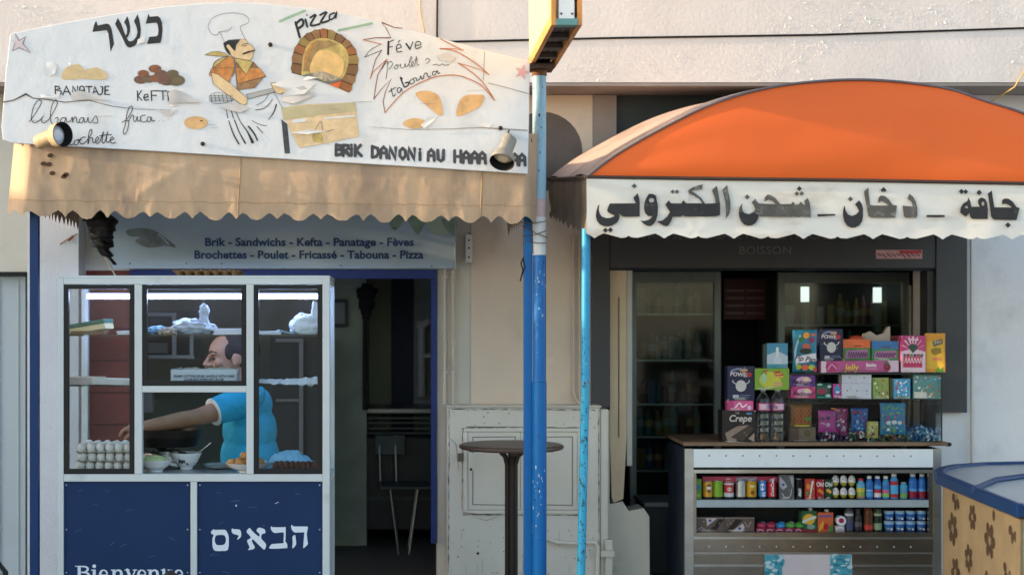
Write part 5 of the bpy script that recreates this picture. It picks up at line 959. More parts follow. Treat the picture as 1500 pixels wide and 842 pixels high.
y_ = 2.54; one(MB().pbox(573, 406, 606, 720, y_, y_+.05, mat('dark_navy_door', '17223C', .5)), 'navy_door', 'dark navy door leaf at the back of the sandwich shop', 'door', (X(589, y_), y_, .02)); one(MB().pbox(606.5, 440, 632, 600, y_+.01, y_+.05, mat('pale_board', '9CA29D', .6)), 'wall_board', 'pale board beside the navy door at the back of the shop', 'board', P(619, 600, y_))
m = MB(); wp = mat('white_pipe', 'C3C1B8', .5); m.tube([P(617, 470, 2.4), P(617, 580, 2.4)], .035, wp, 14); m.tube([P(612, 478, 2.4), P(622, 474, 2.38), P(630, 468, 2.35)], .03, wp, 12); m.tube([P(617, 522, 2.39), P(632, 520, 2.38)], .02, wp, 10); one(m, 'white_pipe', 'white pipe fixture at the back of the sandwich shop right of the navy door', 'pipe', P(617, 580, 2.4))
y_ = 1.75; dc = thing('display_fridge', 'dark glass topped display fridge at the back of the sandwich shop', 'fridge', (X(575, y_), y_, .015)); M_df = mat('dark_fridge', '2A2C2C', .35, .2)
m = MB().box(X(500, y_), X(655, y_), y_, y_+.6, .1, Z(640, y_), M_df).box(X(500, y_), X(655, y_), y_-.01, y_+.5, Z(606, y_), Z(597, y_), mat('steel_strip', '6A6F6D', .3, .8)); m.build('body', dc, bevel=.01)
m = MB()
for py in (612, 619, 627, 634): m.box(X(504, y_), X(650, y_), y_-.005, y_+.02, Z(py, y_)-.006, Z(py, y_)+.006, mat('steel_rail', '3C403F', .4, .4))
for x in (502, 652): m.box(X(x-2, y_), X(x+2, y_), y_-.004, y_+.02, Z(640, y_), Z(606, y_), M_df)
m.build('rail', dc); MB().box(X(510, y_), X(650, y_), y_-.006, y_-.001, Z(732, y_), Z(726, y_), mat('steel_rail', 0)).build('kick_strip', dc)
y_ = 1.35; cs = thing('steel_chair', 'chair with thin steel legs standing inside the open doorway', 'chair', (X(592, y_), y_, .015)); M_st = mat('chrome_leg', '7A7E80', .35, .9); zs = Z(708, y_)
m = MB(); m.box(X(558, y_), X(634, y_), y_-.2, y_+.2, zs-.02, zs, mat('dark_seat', '38403E', .5)); m.build('seat', cs, bevel=.01)
for a, c_ in ((572, 584), (612, 599)):
    for dy in (-.18, .16): MB().tube([(X(a, y_), y_+dy, zs-.02), (X(c_, y_), y_+dy*1.1, .015)], .008, M_st, 10).build('leg', cs)
m = MB()
for a in (557, 581): m.tube([(X(a, y_), y_+.18, zs), (X(a, y_)-.01, y_+.2, Z(640, y_))], .011, M_st, 10)
m.build('back_post', cs); MB().box(X(548, y_), X(594, y_), y_+.185, y_+.21, Z(670, y_), Z(640, y_), mat('dark_seat', 0)).build('backrest', cs, bevel=.01)
# ---------------------------------------------------------------- kiosk counter
yc = -.36; M_ss = mat('stainless', 'B9BCBE', .28, .9, var=.1, scale=4, stain='8C8B88', sscale=3, sat=.58, samt=.5, stretch=(.5, 1, 4)); M_ss2 = mat('dull_stainless', 'A8A7A3', .2, .95, var=.15, scale=5, bump=.35, bscale=4); M_trim = mat('bright_trim', 'CDD3D6', .22, .9)
M_hd = mat('white_header_steel', 'E6EDF2', .35, .15, var=.05, scale=3, stain='A3ABB2', sscale=2.5, sat=.62, samt=.6)
kc = thing('kiosk_counter', 'stainless steel shelf counter filled with drinks standing below the kiosk window', 'counter', (X(1190, yc), yc+.2, 0))
m = MB(); g = lambda a, b, c_, d, mt=M_ss, y0=yc, y1=yc+.03: m.pbox(a, b, c_, d, y0, y1, mt)
g(1003, 657, 1016, 960); g(1367, 657, 1379, 960); m.box(X(1004, yc)+.001, X(1004, yc)+.012, yc+.031, .2, 0, Z(657, yc), mat('dark_blue_side', '2A3341', .5)); m.box(X(1378, yc)-.012, X(1378, yc), yc+.031, .2, 0, Z(657, yc), M_ss2)
g(1016.2, 657.5, 1366.8, 684, M_hd); g(1016.2, 684.2, 1366.8, 687.5, M_black, yc+.004); g(1016.2, 687.7, 1366.8, 692.5, M_trim, yc-.004); g(1016.2, 779.5, 1366.8, 786, M_ss2, yc+.002); g(1016.2, 786.2, 1366.8, 789.5, M_trim, yc-.004)
g(1016.2, 789.7, 1366.8, 808, M_ss2); g(1016.2, 808.2, 1366.8, 811, M_trim, yc-.002); g(1016.2, 811.2, 1366.8, 826, M_ss2, yc+.006); g(1016.2, 826.2, 1366.8, 829.5, M_trim, yc+.002); g(1016.2, 829.7, 1366.8, 960, M_ss2, yc+.006)
g(1016.2, 692.7, 1020, 779.3, M_ss2, yc+.004); g(1360.5, 692.7, 1366.8, 779.3, M_ss2, yc+.004); m.build('body', kc)
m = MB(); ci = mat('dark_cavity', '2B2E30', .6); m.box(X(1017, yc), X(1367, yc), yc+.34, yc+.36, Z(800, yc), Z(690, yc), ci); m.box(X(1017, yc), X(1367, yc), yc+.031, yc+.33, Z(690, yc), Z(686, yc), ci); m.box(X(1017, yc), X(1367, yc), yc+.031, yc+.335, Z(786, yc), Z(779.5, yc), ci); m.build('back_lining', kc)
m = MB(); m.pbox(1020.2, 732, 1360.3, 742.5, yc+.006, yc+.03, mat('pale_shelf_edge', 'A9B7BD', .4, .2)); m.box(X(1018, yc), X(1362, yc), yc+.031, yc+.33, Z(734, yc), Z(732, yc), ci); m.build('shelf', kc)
m = MB(); m.add([(X(975, .28), .27, .905), (X(1386, yc), .27, .905), (X(1386, yc), yc-.03, .905), (X(1000, yc), yc-.03, .905), (X(975, .28), .27, .926), (X(1386, yc), .27, .926), (X(1386, yc), yc-.03, .926), (X(1000, yc), yc-.03, .926)], [(0, 1, 2, 3), (7, 6, 5, 4), (3, 2, 6, 7), (2, 1, 5, 6), (0, 3, 7, 4), (1, 0, 4, 5)], mat('worn_wood_edge', '7E6752', .6, var=.2, scale=6, stain='4A2F26', sscale=5, sat=.5, samt=.9, stretch=(.5, 1, 1))); m.ball((X(1386, yc)+.008, yc-.01, .912), (.022, .02, .013), M_black, 10, 8); m.build('countertop', kc)
m = MB()
for i in range(13):
    for py in (667+i*.06, 800+i*.03): m.ball(P(1039+i*24.6, py, yc-.001), (.0045, .003, .0045), M_black if py < 700 else mat('bright_rivet', 'E4E6E6', .2, .5), 8, 6)
m.build('rivet', kc)
m = MB(); tl = mat('teal_print', '4FA0B4', .6, var=.35, scale=30); m.pbox(1120, 811.5, 1248, 960, yc-.006, yc-.0042, mat('pale_pink_sheet', 'CFC6CB', .6, var=.04)); 
for a, b in ((1120, 1148), (1216, 1247)):
    pts = [(a, 812)]+[(b+rnd.uniform(-3, 3), 812+i*5) for i in range(30)]+[(a, 958)]; m.flat(pts, yc-.007, tl)
    for i in range(30): q = rnd.uniform(a+2, b-2), 812+rnd.uniform(0, 60); m.ell(q[0], q[1], rnd.uniform(1.5, 5), rnd.uniform(1, 3), yc-.0075-i*1e-5, mat('pale_foam', 'B9D3D9', .6) if i % 2 else mat('deep_teal', '2D7F97', .6), 8)
m.build('poster', kc)
# glass case on the counter
gc = thing('glass_case', 'small glass display case of sweets on the kiosk counter', 'display case', (X(1268, -.2), -.2, .927)); z0, z1, z2 = .927, Z(584, -.35), Z(546, -.35); xa, xb_ = X(1155.5, -.35), X(1379.5, -.35); yb2 = -.02
m = MB()
for z in (z1, z2): m.box(xa, xb_, -.35, yb2, z-.005, z, M_shg)
m.build('glass_shelf', gc)
m = MB(); me_ = mat('dark_case_edge', '2C3331', .3, .3)
for x in (xa-.003, xb_-.003):
    for y in (-.352, yb2): m.box(x, x+.006, y, y+.006, z0, z2-.006, me_)
m.box(xa, xb_, -.353, -.351, z2-.009, z2-.0005, me_); m.box(xa, xb_, -.353, -.351, z1-.006, z1-.001, me_); m.box(xa, xb_, -.353, -.351, z0, z0+.004, me_); m.build('case_edge', gc)
m = MB(); m.add([(xa, -.3515, z0+.005), (xb_, -.3515, z0+.005), (xb_, -.3515, z1-.007), (xa, -.3515, z1-.007)], [(0, 1, 2, 3)], M_glass)
for x in (xa, xb_): m.add([(x, -.34, z0), (x, yb2, z0), (x, yb2, z2-.007), (x, -.34, z2-.007)], [(0, 1, 2, 3)], M_glass)
m.build('pane', gc)
# ---------------------------------------------------------------- goods
def cmat(h, r_=.32): return mat('print_'+h, h, r_, var=.06, scale=30)
def decor(m, ds, y):
    for i, d in enumerate(ds):
        yy = y-.0012-i*.00025; k = d[0]
        if k == 'e': m.ell(d[1], d[2], d[3], d[4], yy, cmat(d[5]), 16)
        elif k == 'r': m.flat([(d[1], d[2]), (d[3], d[2]), (d[3], d[4]), (d[1], d[4])], yy, cmat(d[5]))
        elif k == 'p': m.flat(d[1], yy, cmat(d[2]))
        elif k == 't': m.text(d[1], d[2], d[3], d[4], yy, cmat(d[5]), bold=.02, align='CENTER', sx=d[6] if len(d) > 6 else 1, rot=d[7] if len(d) > 7 else 0, shear=d[8] if len(d) > 8 else 0)
        elif k == 's': m.stroke(d[1], d[2], yy, cmat(d[3]))
        elif k == 'n':                                     # busy print: small patches inside x0,y0,x1,y1
            r3 = random.Random(d[6] if len(d) > 6 else 1)
            for j in range(d[7] if len(d) > 7 else 26):
                a, b = r3.uniform(d[1]+1.5, d[3]-1.5), r3.uniform(d[2]+1.5, d[4]-1.5); w_, h_ = r3.uniform(.8, 2.6), r3.uniform(.6, 2); a = min(max(a, d[1]+w_), d[3]-w_); b = min(max(b, d[2]+h_), d[4]-h_)
                m.ell(a, b, w_, h_, yy-j*1.2e-5, cmat(r3.choice(d[5])), 7, r3.uniform(0, 3))
def pack(px, col, label, cat='box', y=-.33, dep=.06, ds=(), name='sweet_box', group=None, bev=.002, side=None):
    a, b, c_, d = px; m = MB().pbox(a, b, c_, d, y, y+dep, cmat(col)); decor(m, ds, y); r5 = random.Random(int(a*7+b)); w_, h_ = c_-a, d-b
    if w_ > 9 and h_ > 12:                                  # worn corners, scuffs and dashes of fine print
        lum = sum(lin(col)); pc = cmat('D6D2CC' if lum < .8 else '6A625E')
        for k in range(3): x_ = a+w_*r5.uniform(.08, .3); m.flat([(x_, d-1.2-k*1.3), (x_+w_*r5.uniform(.25, .6), d-1.2-k*1.3), (x_+w_*r5.uniform(.25, .6), d-.7-k*1.3), (x_, d-.7-k*1.3)], y-.0042-k*2e-5, pc)
        for k in range(7): m.ell(a+w_*r5.uniform(.04, .96), b+h_*r5.uniform(.04, .96), r5.uniform(.3, 1.1), r5.uniform(.2, .7), y-.0044-k*2e-5, r5.choice([pc, cmat('C9C4BE'), cmat('8A7F7A')]), 6, r5.uniform(0, 3))
        m.ell(r5.choice((a+1, c_-1)), r5.choice((b+1, d-1)), 1, .9, y-.0046, cmat('C4BDB5'), 6)
    if name == 'sweet_box' and dep < .1:
        o = one(m, name, label, cat, ((X(a, y)+X(c_, y))/2, y+dep/2, Z(d, y)), group); o.rotation_euler.z = R(r5.uniform(-4, 4)); o.rotation_euler.y = R(r5.uniform(-.8, .8)); return o
    return one(m, name, label, cat, ((X(a, y)+X(c_, y))/2, y+dep/2, Z(d, y)), group)
def bagp(px, col, label, y=-.33, ds=(), name='snack_bag', cat='bag', dep=.03, seed=1):
    a, b, c_, d = px; m = MB()
    def fn(s):
        def f(u, v):
            pin = 1-.1*math.sin(math.pi*v)*(1 if abs(u-.5) > .49 else 0); x = a+(c_-a)*u; yy = b+(d-b)*v; th = math.sin(math.pi*min(1, max(0, u)))**.5*math.sin(math.pi*min(1, max(0, v)))**.5*dep*.5
            p = P(x+(u-.5)*-2*math.sin(math.pi*v), yy, y); p.y += s*th+dep*.5+.002*noise.noise(Vector((u*6+seed, v*6, s))); return p
        return f
    m.grid(fn(-1), 16, 18, cmat(col)); m.grid(fn(1), 16, 18, cmat(col)); yy = y-.002
    decor(m, ds, yy); return one(m, name, label, cat, ((X(a, y)+X(c_, y))/2, y+dep/2, Z(d, y)))
PAL = ['D9486B', 'F0C23C', '3E9B4F', '3E7FC4', 'E8E3DC', 'C93A2E', '7A3F93', 'E58A35']
# left stack beside the case
pack((1058, 601, 1107, 649.5), '262022', 'black crepe box at the bottom of the left stack on the counter', y=-.37, dep=.12, ds=[('t', 'Crepe', 1084, 617, 10, 'C9C4BC', .95, 0, .2), ('t', 'Le', 1080, 606, 4, '9C978F'), ('p', [(1062, 634), (1080, 624), (1096, 622), (1078, 646), (1066, 647)], '8E7C70'), ('p', [(1070, 640), (1098, 622), (1104, 628), (1088, 646)], '463A33'), ('p', [(1096, 642), (1105, 634), (1105, 647)], '9B8478'), ('r', 1094, 604, 1101, 607, '4F7FB0')])
pack((1066, 586.5, 1104, 601), 'B9467C', 'small pink box between the navy power box and the black crepe box', y=-.36, dep=.08, ds=[('r', 1075, 587, 1103, 601, 'D95F97'), ('s', [(1078, 596), (1084, 590), (1088, 596), (1094, 592)], 2, 'F1DDE5'), ('r', 1096, 594, 1100, 600, 'D9CFE2')])
def power(px, label, y):
    a, b, c_, d = px; w_ = c_-a; h = d-b; cx = (a+c_)/2
    return pack(px, '232747', label, y=y, dep=.07, ds=[('s', [(a+w_*.15, b+h*.14), (a+w_*.4, b+h*.08), (a+w_*.65, b+h*.12)], 2.5, '8A93B8'), ('e', cx+w_*.1, b+h*.12, w_*.15, h*.05, 'E1A13C'), ('t', 'POWER', cx-w_*.05, b+h*.3, h*.12, 'E6DCE2', 1.0, .06), ('e', c_-w_*.2, b+h*.25, w_*.1, h*.07, 'B8343C'),
        ('e', cx, b+h*.58, w_*.2, h*.17, 'C9C7C4'), ('s', [(cx-w_*.2, b+h*.52), (cx-w_*.3, b+h*.46), (cx-w_*.3, b+h*.42)], 1.4, 'C9C7C4'), ('s', [(cx+w_*.2, b+h*.52), (cx+w_*.3, b+h*.46), (cx+w_*.3, b+h*.42)], 1.4, 'C9C7C4'), ('r', a+w_*.2, b+h*.84, a+w_*.42, b+h*.92, 'B9BAC4'), ('r', a+w_*.46, b+h*.84, a+w_*.85, b+h*.86, '6F749A'), ('r', a+w_*.46, b+h*.89, a+w_*.8, b+h*.91, '6F749A')])
power((1065, 536, 1105, 586), 'navy power box with a white blob at the top of the left stack', -.36)
pack((1106, 539.5, 1156, 570.5), '7FA63A', 'green and yellow box with a red badge lying on two water bottles', y=-.37, dep=.16, ds=[('e', 1128, 556, 16, 12, 'C4C545'), ('p', [(1133, 545), (1142, 543), (1148, 549), (1143, 554), (1136, 551)], 'B8322C'), ('t', 'Look', 1140, 548.5, 3.4, 'F0D36A'), ('t', 'Oboz', 1142, 552.8, 3.4, 'F0D36A'), ('e', 1119, 554, 4.5, 7, 'A9C9A0'), ('s', [(1116, 548), (1119, 543), (1123, 548)], 1.6, '6D8F50'), ('r', 1133, 559, 1146, 566, 'C7A66A'), ('e', 1122, 543, 3, 2, 'B56A3A')])
pack((1124, 502.5, 1154, 539), '4E93B5', 'pale blue box with a white bottle picture on the green and yellow box', y=-.34, dep=.05, ds=[('p', [(1124, 520), (1132, 517), (1140, 514), (1148, 518), (1154, 521), (1154, 533), (1124, 533)], 'B9C9DA'), ('r', 1137, 512, 1141, 524, 'DCE4EA'), ('e', 1139, 511, 2, 3, 'E6ECEF'), ('r', 1134, 524, 1145, 533, 'CBD6E4'), ('r', 1124, 533, 1154, 539, '3F9FB4'), ('e', 1149, 536, 2.5, 1, 'C46A8A')])
pack((1118.5, 504, 1123.5, 539), '3A4A4C', 'narrow dark edge of a box beside the pale blue box', y=-.33, dep=.05)
M_wat = glass('water_bottle', (.86, .89, .92), .08, 1.6, .16); M_cap = mat('white_cap', 'D9DDE0', .4)
for i, px in enumerate((1120.5, 1141.5)):
    y = -.36; x = X(px, y); zb = .927; t = thing('water_bottle', ('left', 'right')[i]+' one of the two large clear water bottles with a pink label', 'bottle', (x, y+.045, zb), 'water bottles on the counter'); c_ = (x, y+.045, zb); r_ = .0425
    MB().lathe([(0, .004), (r_*.8, 0), (r_, .01), (r_*.96, .05), (r_, .06), (r_*.95, .085), (r_, .1), (r_*.95, .125), (r_, .14), (r_*.95, .165), (r_, .18), (r_, .235), (r_*.9, .255), (r_*.55, .285), (r_*.35, .295), (r_*.33, .305)], c_, M_wat, 24).build('body', t)
    MB().lathe([(r_*1.015, .185), (r_*1.015, .232)], c_, cmat('A24C72'), 24).lathe([(r_*1.02, .192), (r_*1.02, .226)], c_, cmat('D9B9CB'), 10, arc=(R(-135), R(-45))).build('label', t); MB().lathe([(0, .322), (r_*.4, .322), (r_*.4, .303), (0, .303)], c_, M_cap, 16).build('cap', t)
m = MB(); m.text('Safia', 1131, 598, 6.5, -.366, cmat('3A2F66'), bold=.01, align='CENTER', shear=.2); one(m, 'brand_lettering', 'dark cursive lettering shared by the labels of the two water bottles', 'lettering', P(1131, 598, -.366)); 
# on top of the case
Y = -.33
bagp((1161.5, 483, 1198, 544.5), '2E7E9E', 'tall teal sweet pouch standing at the left end on top of the glass case', Y, ds=[('s', [(1168, 540), (1165, 515), (1172, 492)], 3, '9CC9D6'), ('e', 1181, 491, 4.6, 4.6, 'E29A36'), ('e', 1173.5, 497, 4.2, 3.8, '3F7A3E'), ('e', 1189, 498, 4.2, 4, '8E2F66'), ('e', 1191, 490, 4, 2, 'C96A50'), ('e', 1181, 507, 6, 4, 'C4634F'), ('e', 1180, 514, 9, 4, '2E2F2A'), ('p', [(1165, 522), (1195, 517), (1196, 529), (1167, 532)], 'E2DFE6'), ('t', 'Pip Pang', 1181, 529, 8, '2B2746', .95, .12, .25), ('e', 1170, 537, 4, 4, '9FB23E'), ('e', 1179, 538, 5, 4.6, 'D9633A'), ('e', 1189, 538, 5, 4, 'B9C04A'), ('e', 1194, 541, 3, 3, 'C2454A')], name='sweet_pouch', cat='pouch')
power((1201, 482, 1235, 528), 'navy power box with a white blob standing on the long pink box', -.30)
pack((1201.5, 528.3, 1317, 545), 'B9568C', 'long pink jelly box lying on the glass case', y=-.34, dep=.08, ds=[('r', 1201.5, 528.3, 1209, 545, 'D9C7D3'), ('r', 1301, 528.3, 1317, 545, 'D3B9CC'), ('e', 1217, 537, 9, 7, 'A93A6C'), ('s', [(1212, 540), (1217, 533), (1224, 539)], 2.2, 'D98AB0'), ('t', 'Jelly', 1247, 542, 9.5, 'E9C24A', .95, 0, .1), ('t', 'Belts', 1276, 537, 5.5, 'F1E6EC', 1.05), ('s', [(1268, 540), (1284, 540)], .7, 'E2B9CC'), ('e', 1300, 538, 5, 6, '8A2444'), ('e', 1299, 532, 4, 1.8, '4B6B3E')])
def par(px, top, mid, label): 
    a, b, c_, d = px; return pack(px, top, label, y=-.31, dep=.06, ds=[('r', a, b+(d-b)*.4, c_, d, mid), ('p', [(a+5, b+(d-b)*.52), (c_-4, b+(d-b)*.48), (c_-3, d-4), (a+3, d-3)], 'A0709A')]+[('s', [(a+7+i*3.6, d-5), (a+8.5+i*3.6, b+(d-b)*.6), (a+10+i*3.6, d-5)], 1.1, '5A3560') for i in range(8)]+[('s', [(a+15, b+(d-b)*.32), (a+26, b+(d-b)*.3)], 1.6, '6A3B2C')])
par((1235.5, 497, 1275, 528), 'D0683A', '3E7A3E', 'orange topped box with a green band on the long pink box'); m = MB(); m.ball(P(1254, 497, -.28), (.05, .02, .025), cmat('A8442E'), 16, 10); one(m, 'paper_flap', 'dark orange curled flap rising above the orange topped box', 'flap', P(1254, 500, -.28))
par((1277, 499.5, 1316.5, 528), '3A74B0', '3E8250', 'blue topped box with a green band on the long pink box'); 
m = MB().pprism([(1266, 500), (1266, 489), (1275, 485), (1284, 491), (1295, 488), (1300, 479), (1304, 478), (1304, 500)], -.24, -.2, mat('cream_card', 'B5A595', .7)); one(m, 'notched_card', 'notched cream cardboard sheet standing behind the blue topped box', 'card', P(1285, 500, -.22))
pack((1301, 492, 1320, 527), '7E3A34', 'dull red box half hidden behind the pink box with white rays', y=-.2, dep=.06)
pack((1319.5, 491.5, 1355.5, 545), 'C2447A', 'pink box with white rays and a dark diamond on the glass case', y=Y, dep=.06, ds=[('p', [(1319.5, 515), (1337, 510), (1355.5, 515), (1355.5, 545), (1319.5, 545)], 'DCC3CF')]+[('p', [(1337, 513), (1337+17*math.cos(t)-1.4*math.sin(t), 513-20*abs(math.sin(t))), (1337+17*math.cos(t)+1.4*math.sin(t), 513-20*abs(math.sin(t))-1)], 'E6D6DF') for t in [R(a) for a in (20, 45, 68, 90.1, 112, 135, 160)]]+[('p', [(1329, 508), (1335, 503), (1342, 505), (1345, 509), (1337, 517)], '3A4A44'), ('r', 1323, 522, 1351, 538, 'B93A62')]+[('e', 1325+i*5, 520, 2.4, 2, ['4A5B8E', '8E2E3E', '5B8A4A', '3E4A74', 'A83A4E', '4A6A3E'][i]) for i in range(6)]+[('s', [(1325+i*4.4, 531), (1327+i*4.4, 524), (1328.5+i*4.4, 531)], 1, 'E3CBD6') for i in range(6)]+[('r', 1330, 496, 1345, 498.5, 'E6C3D3')])
M4 = Matrix.Translation((X(1372, Y), Y+.035, Z(545, Y))) @ Matrix.Rotation(R(-14), 4, 'Z'); w_ = 28*S(Y)/2; m = MB().box(-w_, w_, -.03, .03, 0, 57*S(Y), cmat('D99B3A'), M4)
tr_ = type('T', (), {})()
class TR:
    n = M4.to_3x3() @ Vector((0, -1, 0))
    def __call__(s, a, b): return M4 @ Vector(((a-1372)*S(Y), -.0312, (545-b)*S(Y)))
t_ = TR(); m.flat([(1360, 500), (1384, 500), (1384, 540), (1360, 540)], 0, cmat('DDB23F'), t_); t_2 = TR(); 
for q, cc in (([(1368, 500), (1382, 496), (1383, 503), (1370, 508)], '6F6A58'), ([(1366, 512), (1372, 509), (1380, 510), (1381, 517), (1372, 520), (1367, 517)], '8E7A2E'), ([(1368, 524), (1382, 523), (1381, 528), (1369, 528)], 'D98A5A'), ([(1372, 545), (1376, 536), (1379, 541), (1383, 537), (1384, 545)], '5E8E3A')): m.add([t_(a, b)+t_.n*.0006 for a, b in q], [list(range(len(q)))], cmat(cc))
m.text('JUST', 1376, 502.5, 3.4, 0, cmat('E9E6DC'), align='CENTER', tr=lambda a, b: t_(a, b)+t_.n*.0012); one(m, 'sweet_box', 'orange and yellow box turned slightly at the right end on top of the glass case', 'box', tuple(M4.translation))
# inside the case, upper shelf
kad = lambda px, col, lab: pack(px, col, lab, y=-.32, dep=.07, ds=[('e', (px[0]+px[2])/2+2, (px[1]+px[3])/2-1, 11, 5, 'D9A9C4'), ('e', (px[0]+px[2])/2+6, (px[1]+px[3])/2-3, 4, 3, 'E0CBA0'), ('t', 'Kadoum!', (px[0]+px[2])/2, px[3]-4, 6, '241A2C', 1.0, .05, .25)])
kad((1157.5, 549, 1194, 566), '63358A', 'purple sweet box stacked on the pink one inside the glass case'); kad((1157.5, 566.3, 1194, 583), 'C23E77', 'bright pink sweet box under the purple one inside the glass case')
bagp((1195, 561, 1219, 583), '2F5A4E', 'dark green sweet bag beside the pink and purple boxes in the case', -.32, ds=[('e', 1204, 573, 7, 4.5, '8A3A4E'), ('e', 1215, 566, 3, 2, 'B5C9BE'), ('e', 1201, 563, 4, 1.5, '9CBFB0'), ('e', 1213, 579, 4, 2, 'A9C2B6'), ('r', 1197, 581, 1218, 582.5, '4FA39A')])
pack((1220, 562, 1233, 583), 'B0408A', 'small magenta box with a blue drop in the glass case', y=-.32, dep=.04, ds=[('p', [(1226, 562), (1231, 571), (1226, 579), (1221.5, 571)], '2F93BE'), ('e', 1226.5, 574, 3, 1.4, 'CFE3EC'), ('e', 1230, 581, 2.2, 1, 'E6C9DC')])
pack((1234, 548, 1276.5, 583.5), 'C3C8D3', 'plain white box with a few small dots in the middle of the glass case', y=-.33, dep=.09, ds=[('r', 1234, 561, 1276.5, 561.6, 'A3A9B5'), ('r', 1254, 548, 1254.6, 561, 'AEB4BF'), ('e', 1245, 553, 1.2, 1, '5E6472'), ('e', 1266, 553, 1.2, 1, '5E6472'), ('e', 1242, 572, 1.1, 1.1, 'B53A5A'), ('e', 1256, 572, 1.1, 1.1, '5A5F72'), ('e', 1270, 572, 1.1, 1.1, '5A5F72')])
pack((1278.5, 553, 1302, 583.5), '8DA05A', 'pale green printed sweet packet right of the plain white box', 'packet', y=-.32, dep=.03, ds=[('n', 1279, 554, 1302, 583, ['6E8A3E', 'C9D3A0', '3E4A3A', 'B5662E', 'D9E0C4'], 4, 30)]); pack((1303.5, 554, 1308, 583), '6E5A34', 'narrow olive packet edge between the pale green and the blue packet', 'packet', y=-.30, dep=.03)
pack((1309, 554.5, 1333.5, 583.5), '4E9CC4', 'blue and white printed sweet packet in the glass case', 'packet', y=-.32, dep=.03, ds=[('n', 1309.5, 555, 1333, 582, ['D9E6EE', '2E6EA8', '8EC4DE', 'B55A6A', 'E9F0F2'], 9, 30), ('r', 1311, 581.5, 1333, 583, 'C2B23A')])
pack((1338.5, 549, 1378, 583.5), '5F8E8A', 'wide blue green picture box at the right end of the case shelf', y=-.32, dep=.06, ds=[('n', 1339, 549.5, 1378, 562, ['4FA3C4', '3E86B5', 'B56A4A', 'D9CBD3'], 3, 22), ('n', 1339, 562, 1378, 583, ['7E8A5E', '9EA67E', 'D3D9CE', '3E7A9E', '4E6A3E', 'A9774E'], 5, 40), ('r', 1340, 574, 1358, 583, 'CFC9BE')])
# inside the case, bottom
bagp((1158, 592, 1191, 626), '8A5A2C', 'orange snack bag with chip pictures above a brown box in the case', -.27, ds=[('e', 1168+i % 4*5.6, 601+i//4*8, 3.2, 3.8, ['C4703A', 'B5622E'][i % 2]) for i in range(12)]+[('e', 1168+i % 4*5.6, 601+i//4*8, 1.5, 2, '7A4A24') for i in range(12)]+[('p', [(1180, 612), (1188, 610), (1188, 616), (1181, 616)], '3E9B4F'), ('r', 1164, 622, 1186, 624.5, 'D9C23E')])
pack((1157.5, 625, 1195, 648.5), '5E4A40', 'brown box in the lower left corner of the glass case', y=-.32, dep=.08, ds=[('r', 1171, 626, 1195, 648, '7A6A58'), ('e', 1183, 634, 5, 5, '6A5A34'), ('s', [(1176, 646.5), (1184, 645.5)], 1, 'A9A9A2')])
bagp((1222, 598, 1243, 640), 'A83A78', 'dark pink sweet bag half hidden behind the flat pink bag', -.25, ds=[('n', 1223, 599, 1242, 638, ['D9C9D3', '6A2A5A', 'B94A6E', '3A5A7A', 'E0D6DC'], 6, 34)])
bagp((1199, 601, 1226, 633), 'B54A92', 'flat pink sweet bag with small grey pictures in the lower case', -.32, ds=[('e', 1205, 613, 3, 3, '6E4A6A'), ('e', 1213, 612, 3.4, 3, '5A3A60'), ('e', 1213, 622, 3, 3, 'C9A9C4'), ('e', 1220, 606, 2.4, 2, '8E6A8A'), ('s', [(1203, 619), (1209, 621)], 1, 'DDC3D6'), ('s', [(1218, 598), (1224, 599), (1228, 602)], 2.2, 'C98A2E')])
bagp((1247, 598, 1273, 632), '2E5FA0', 'blue and purple sweet bag tilted in the lower glass case', -.30, ds=[('n', 1250, 601, 1271, 630, ['4FA9D9', '5A3A8E', '8EC9E6', '2A2F5E', 'B53A4E'], 8, 34), ('e', 1252, 603, 3.6, 2.4, '8E2F3E')])
pack((1270.5, 617, 1286, 641), 'B5AE52', 'yellow green packet standing beside the large blue picture bag', 'packet', y=-.32, dep=.03, ds=[('n', 1271, 619, 1286, 640, ['D3CF8E', '8E9A3E', 'E3DFB5', '6A4A6A'], 2, 18)])
bagp((1290, 590, 1328, 636), '3E86B0', 'large blue bag with a colourful printed picture in the lower glass case', -.31, ds=[('n', 1292, 592, 1326, 608, ['4FA36A', '8EBE4A', '3E9BC9', 'B5A93E'], 2, 26), ('n', 1292, 606, 1326, 622, ['B5503E', '3E6EB0', 'C98E6E', 'A84A7E', '5EA05A'], 4, 26), ('e', 1302+0, 619, 4, 3, 'D3E3EA'), ('e', 1310, 618, 4, 3, 'D3E3EA'), ('e', 1318, 619, 3, 3, 'D3E3EA'), ('n', 1292, 622, 1326, 634, ['2E6EA8', 'E3E9EC', '3E8E4A', '7EB04A'], 6, 26)])
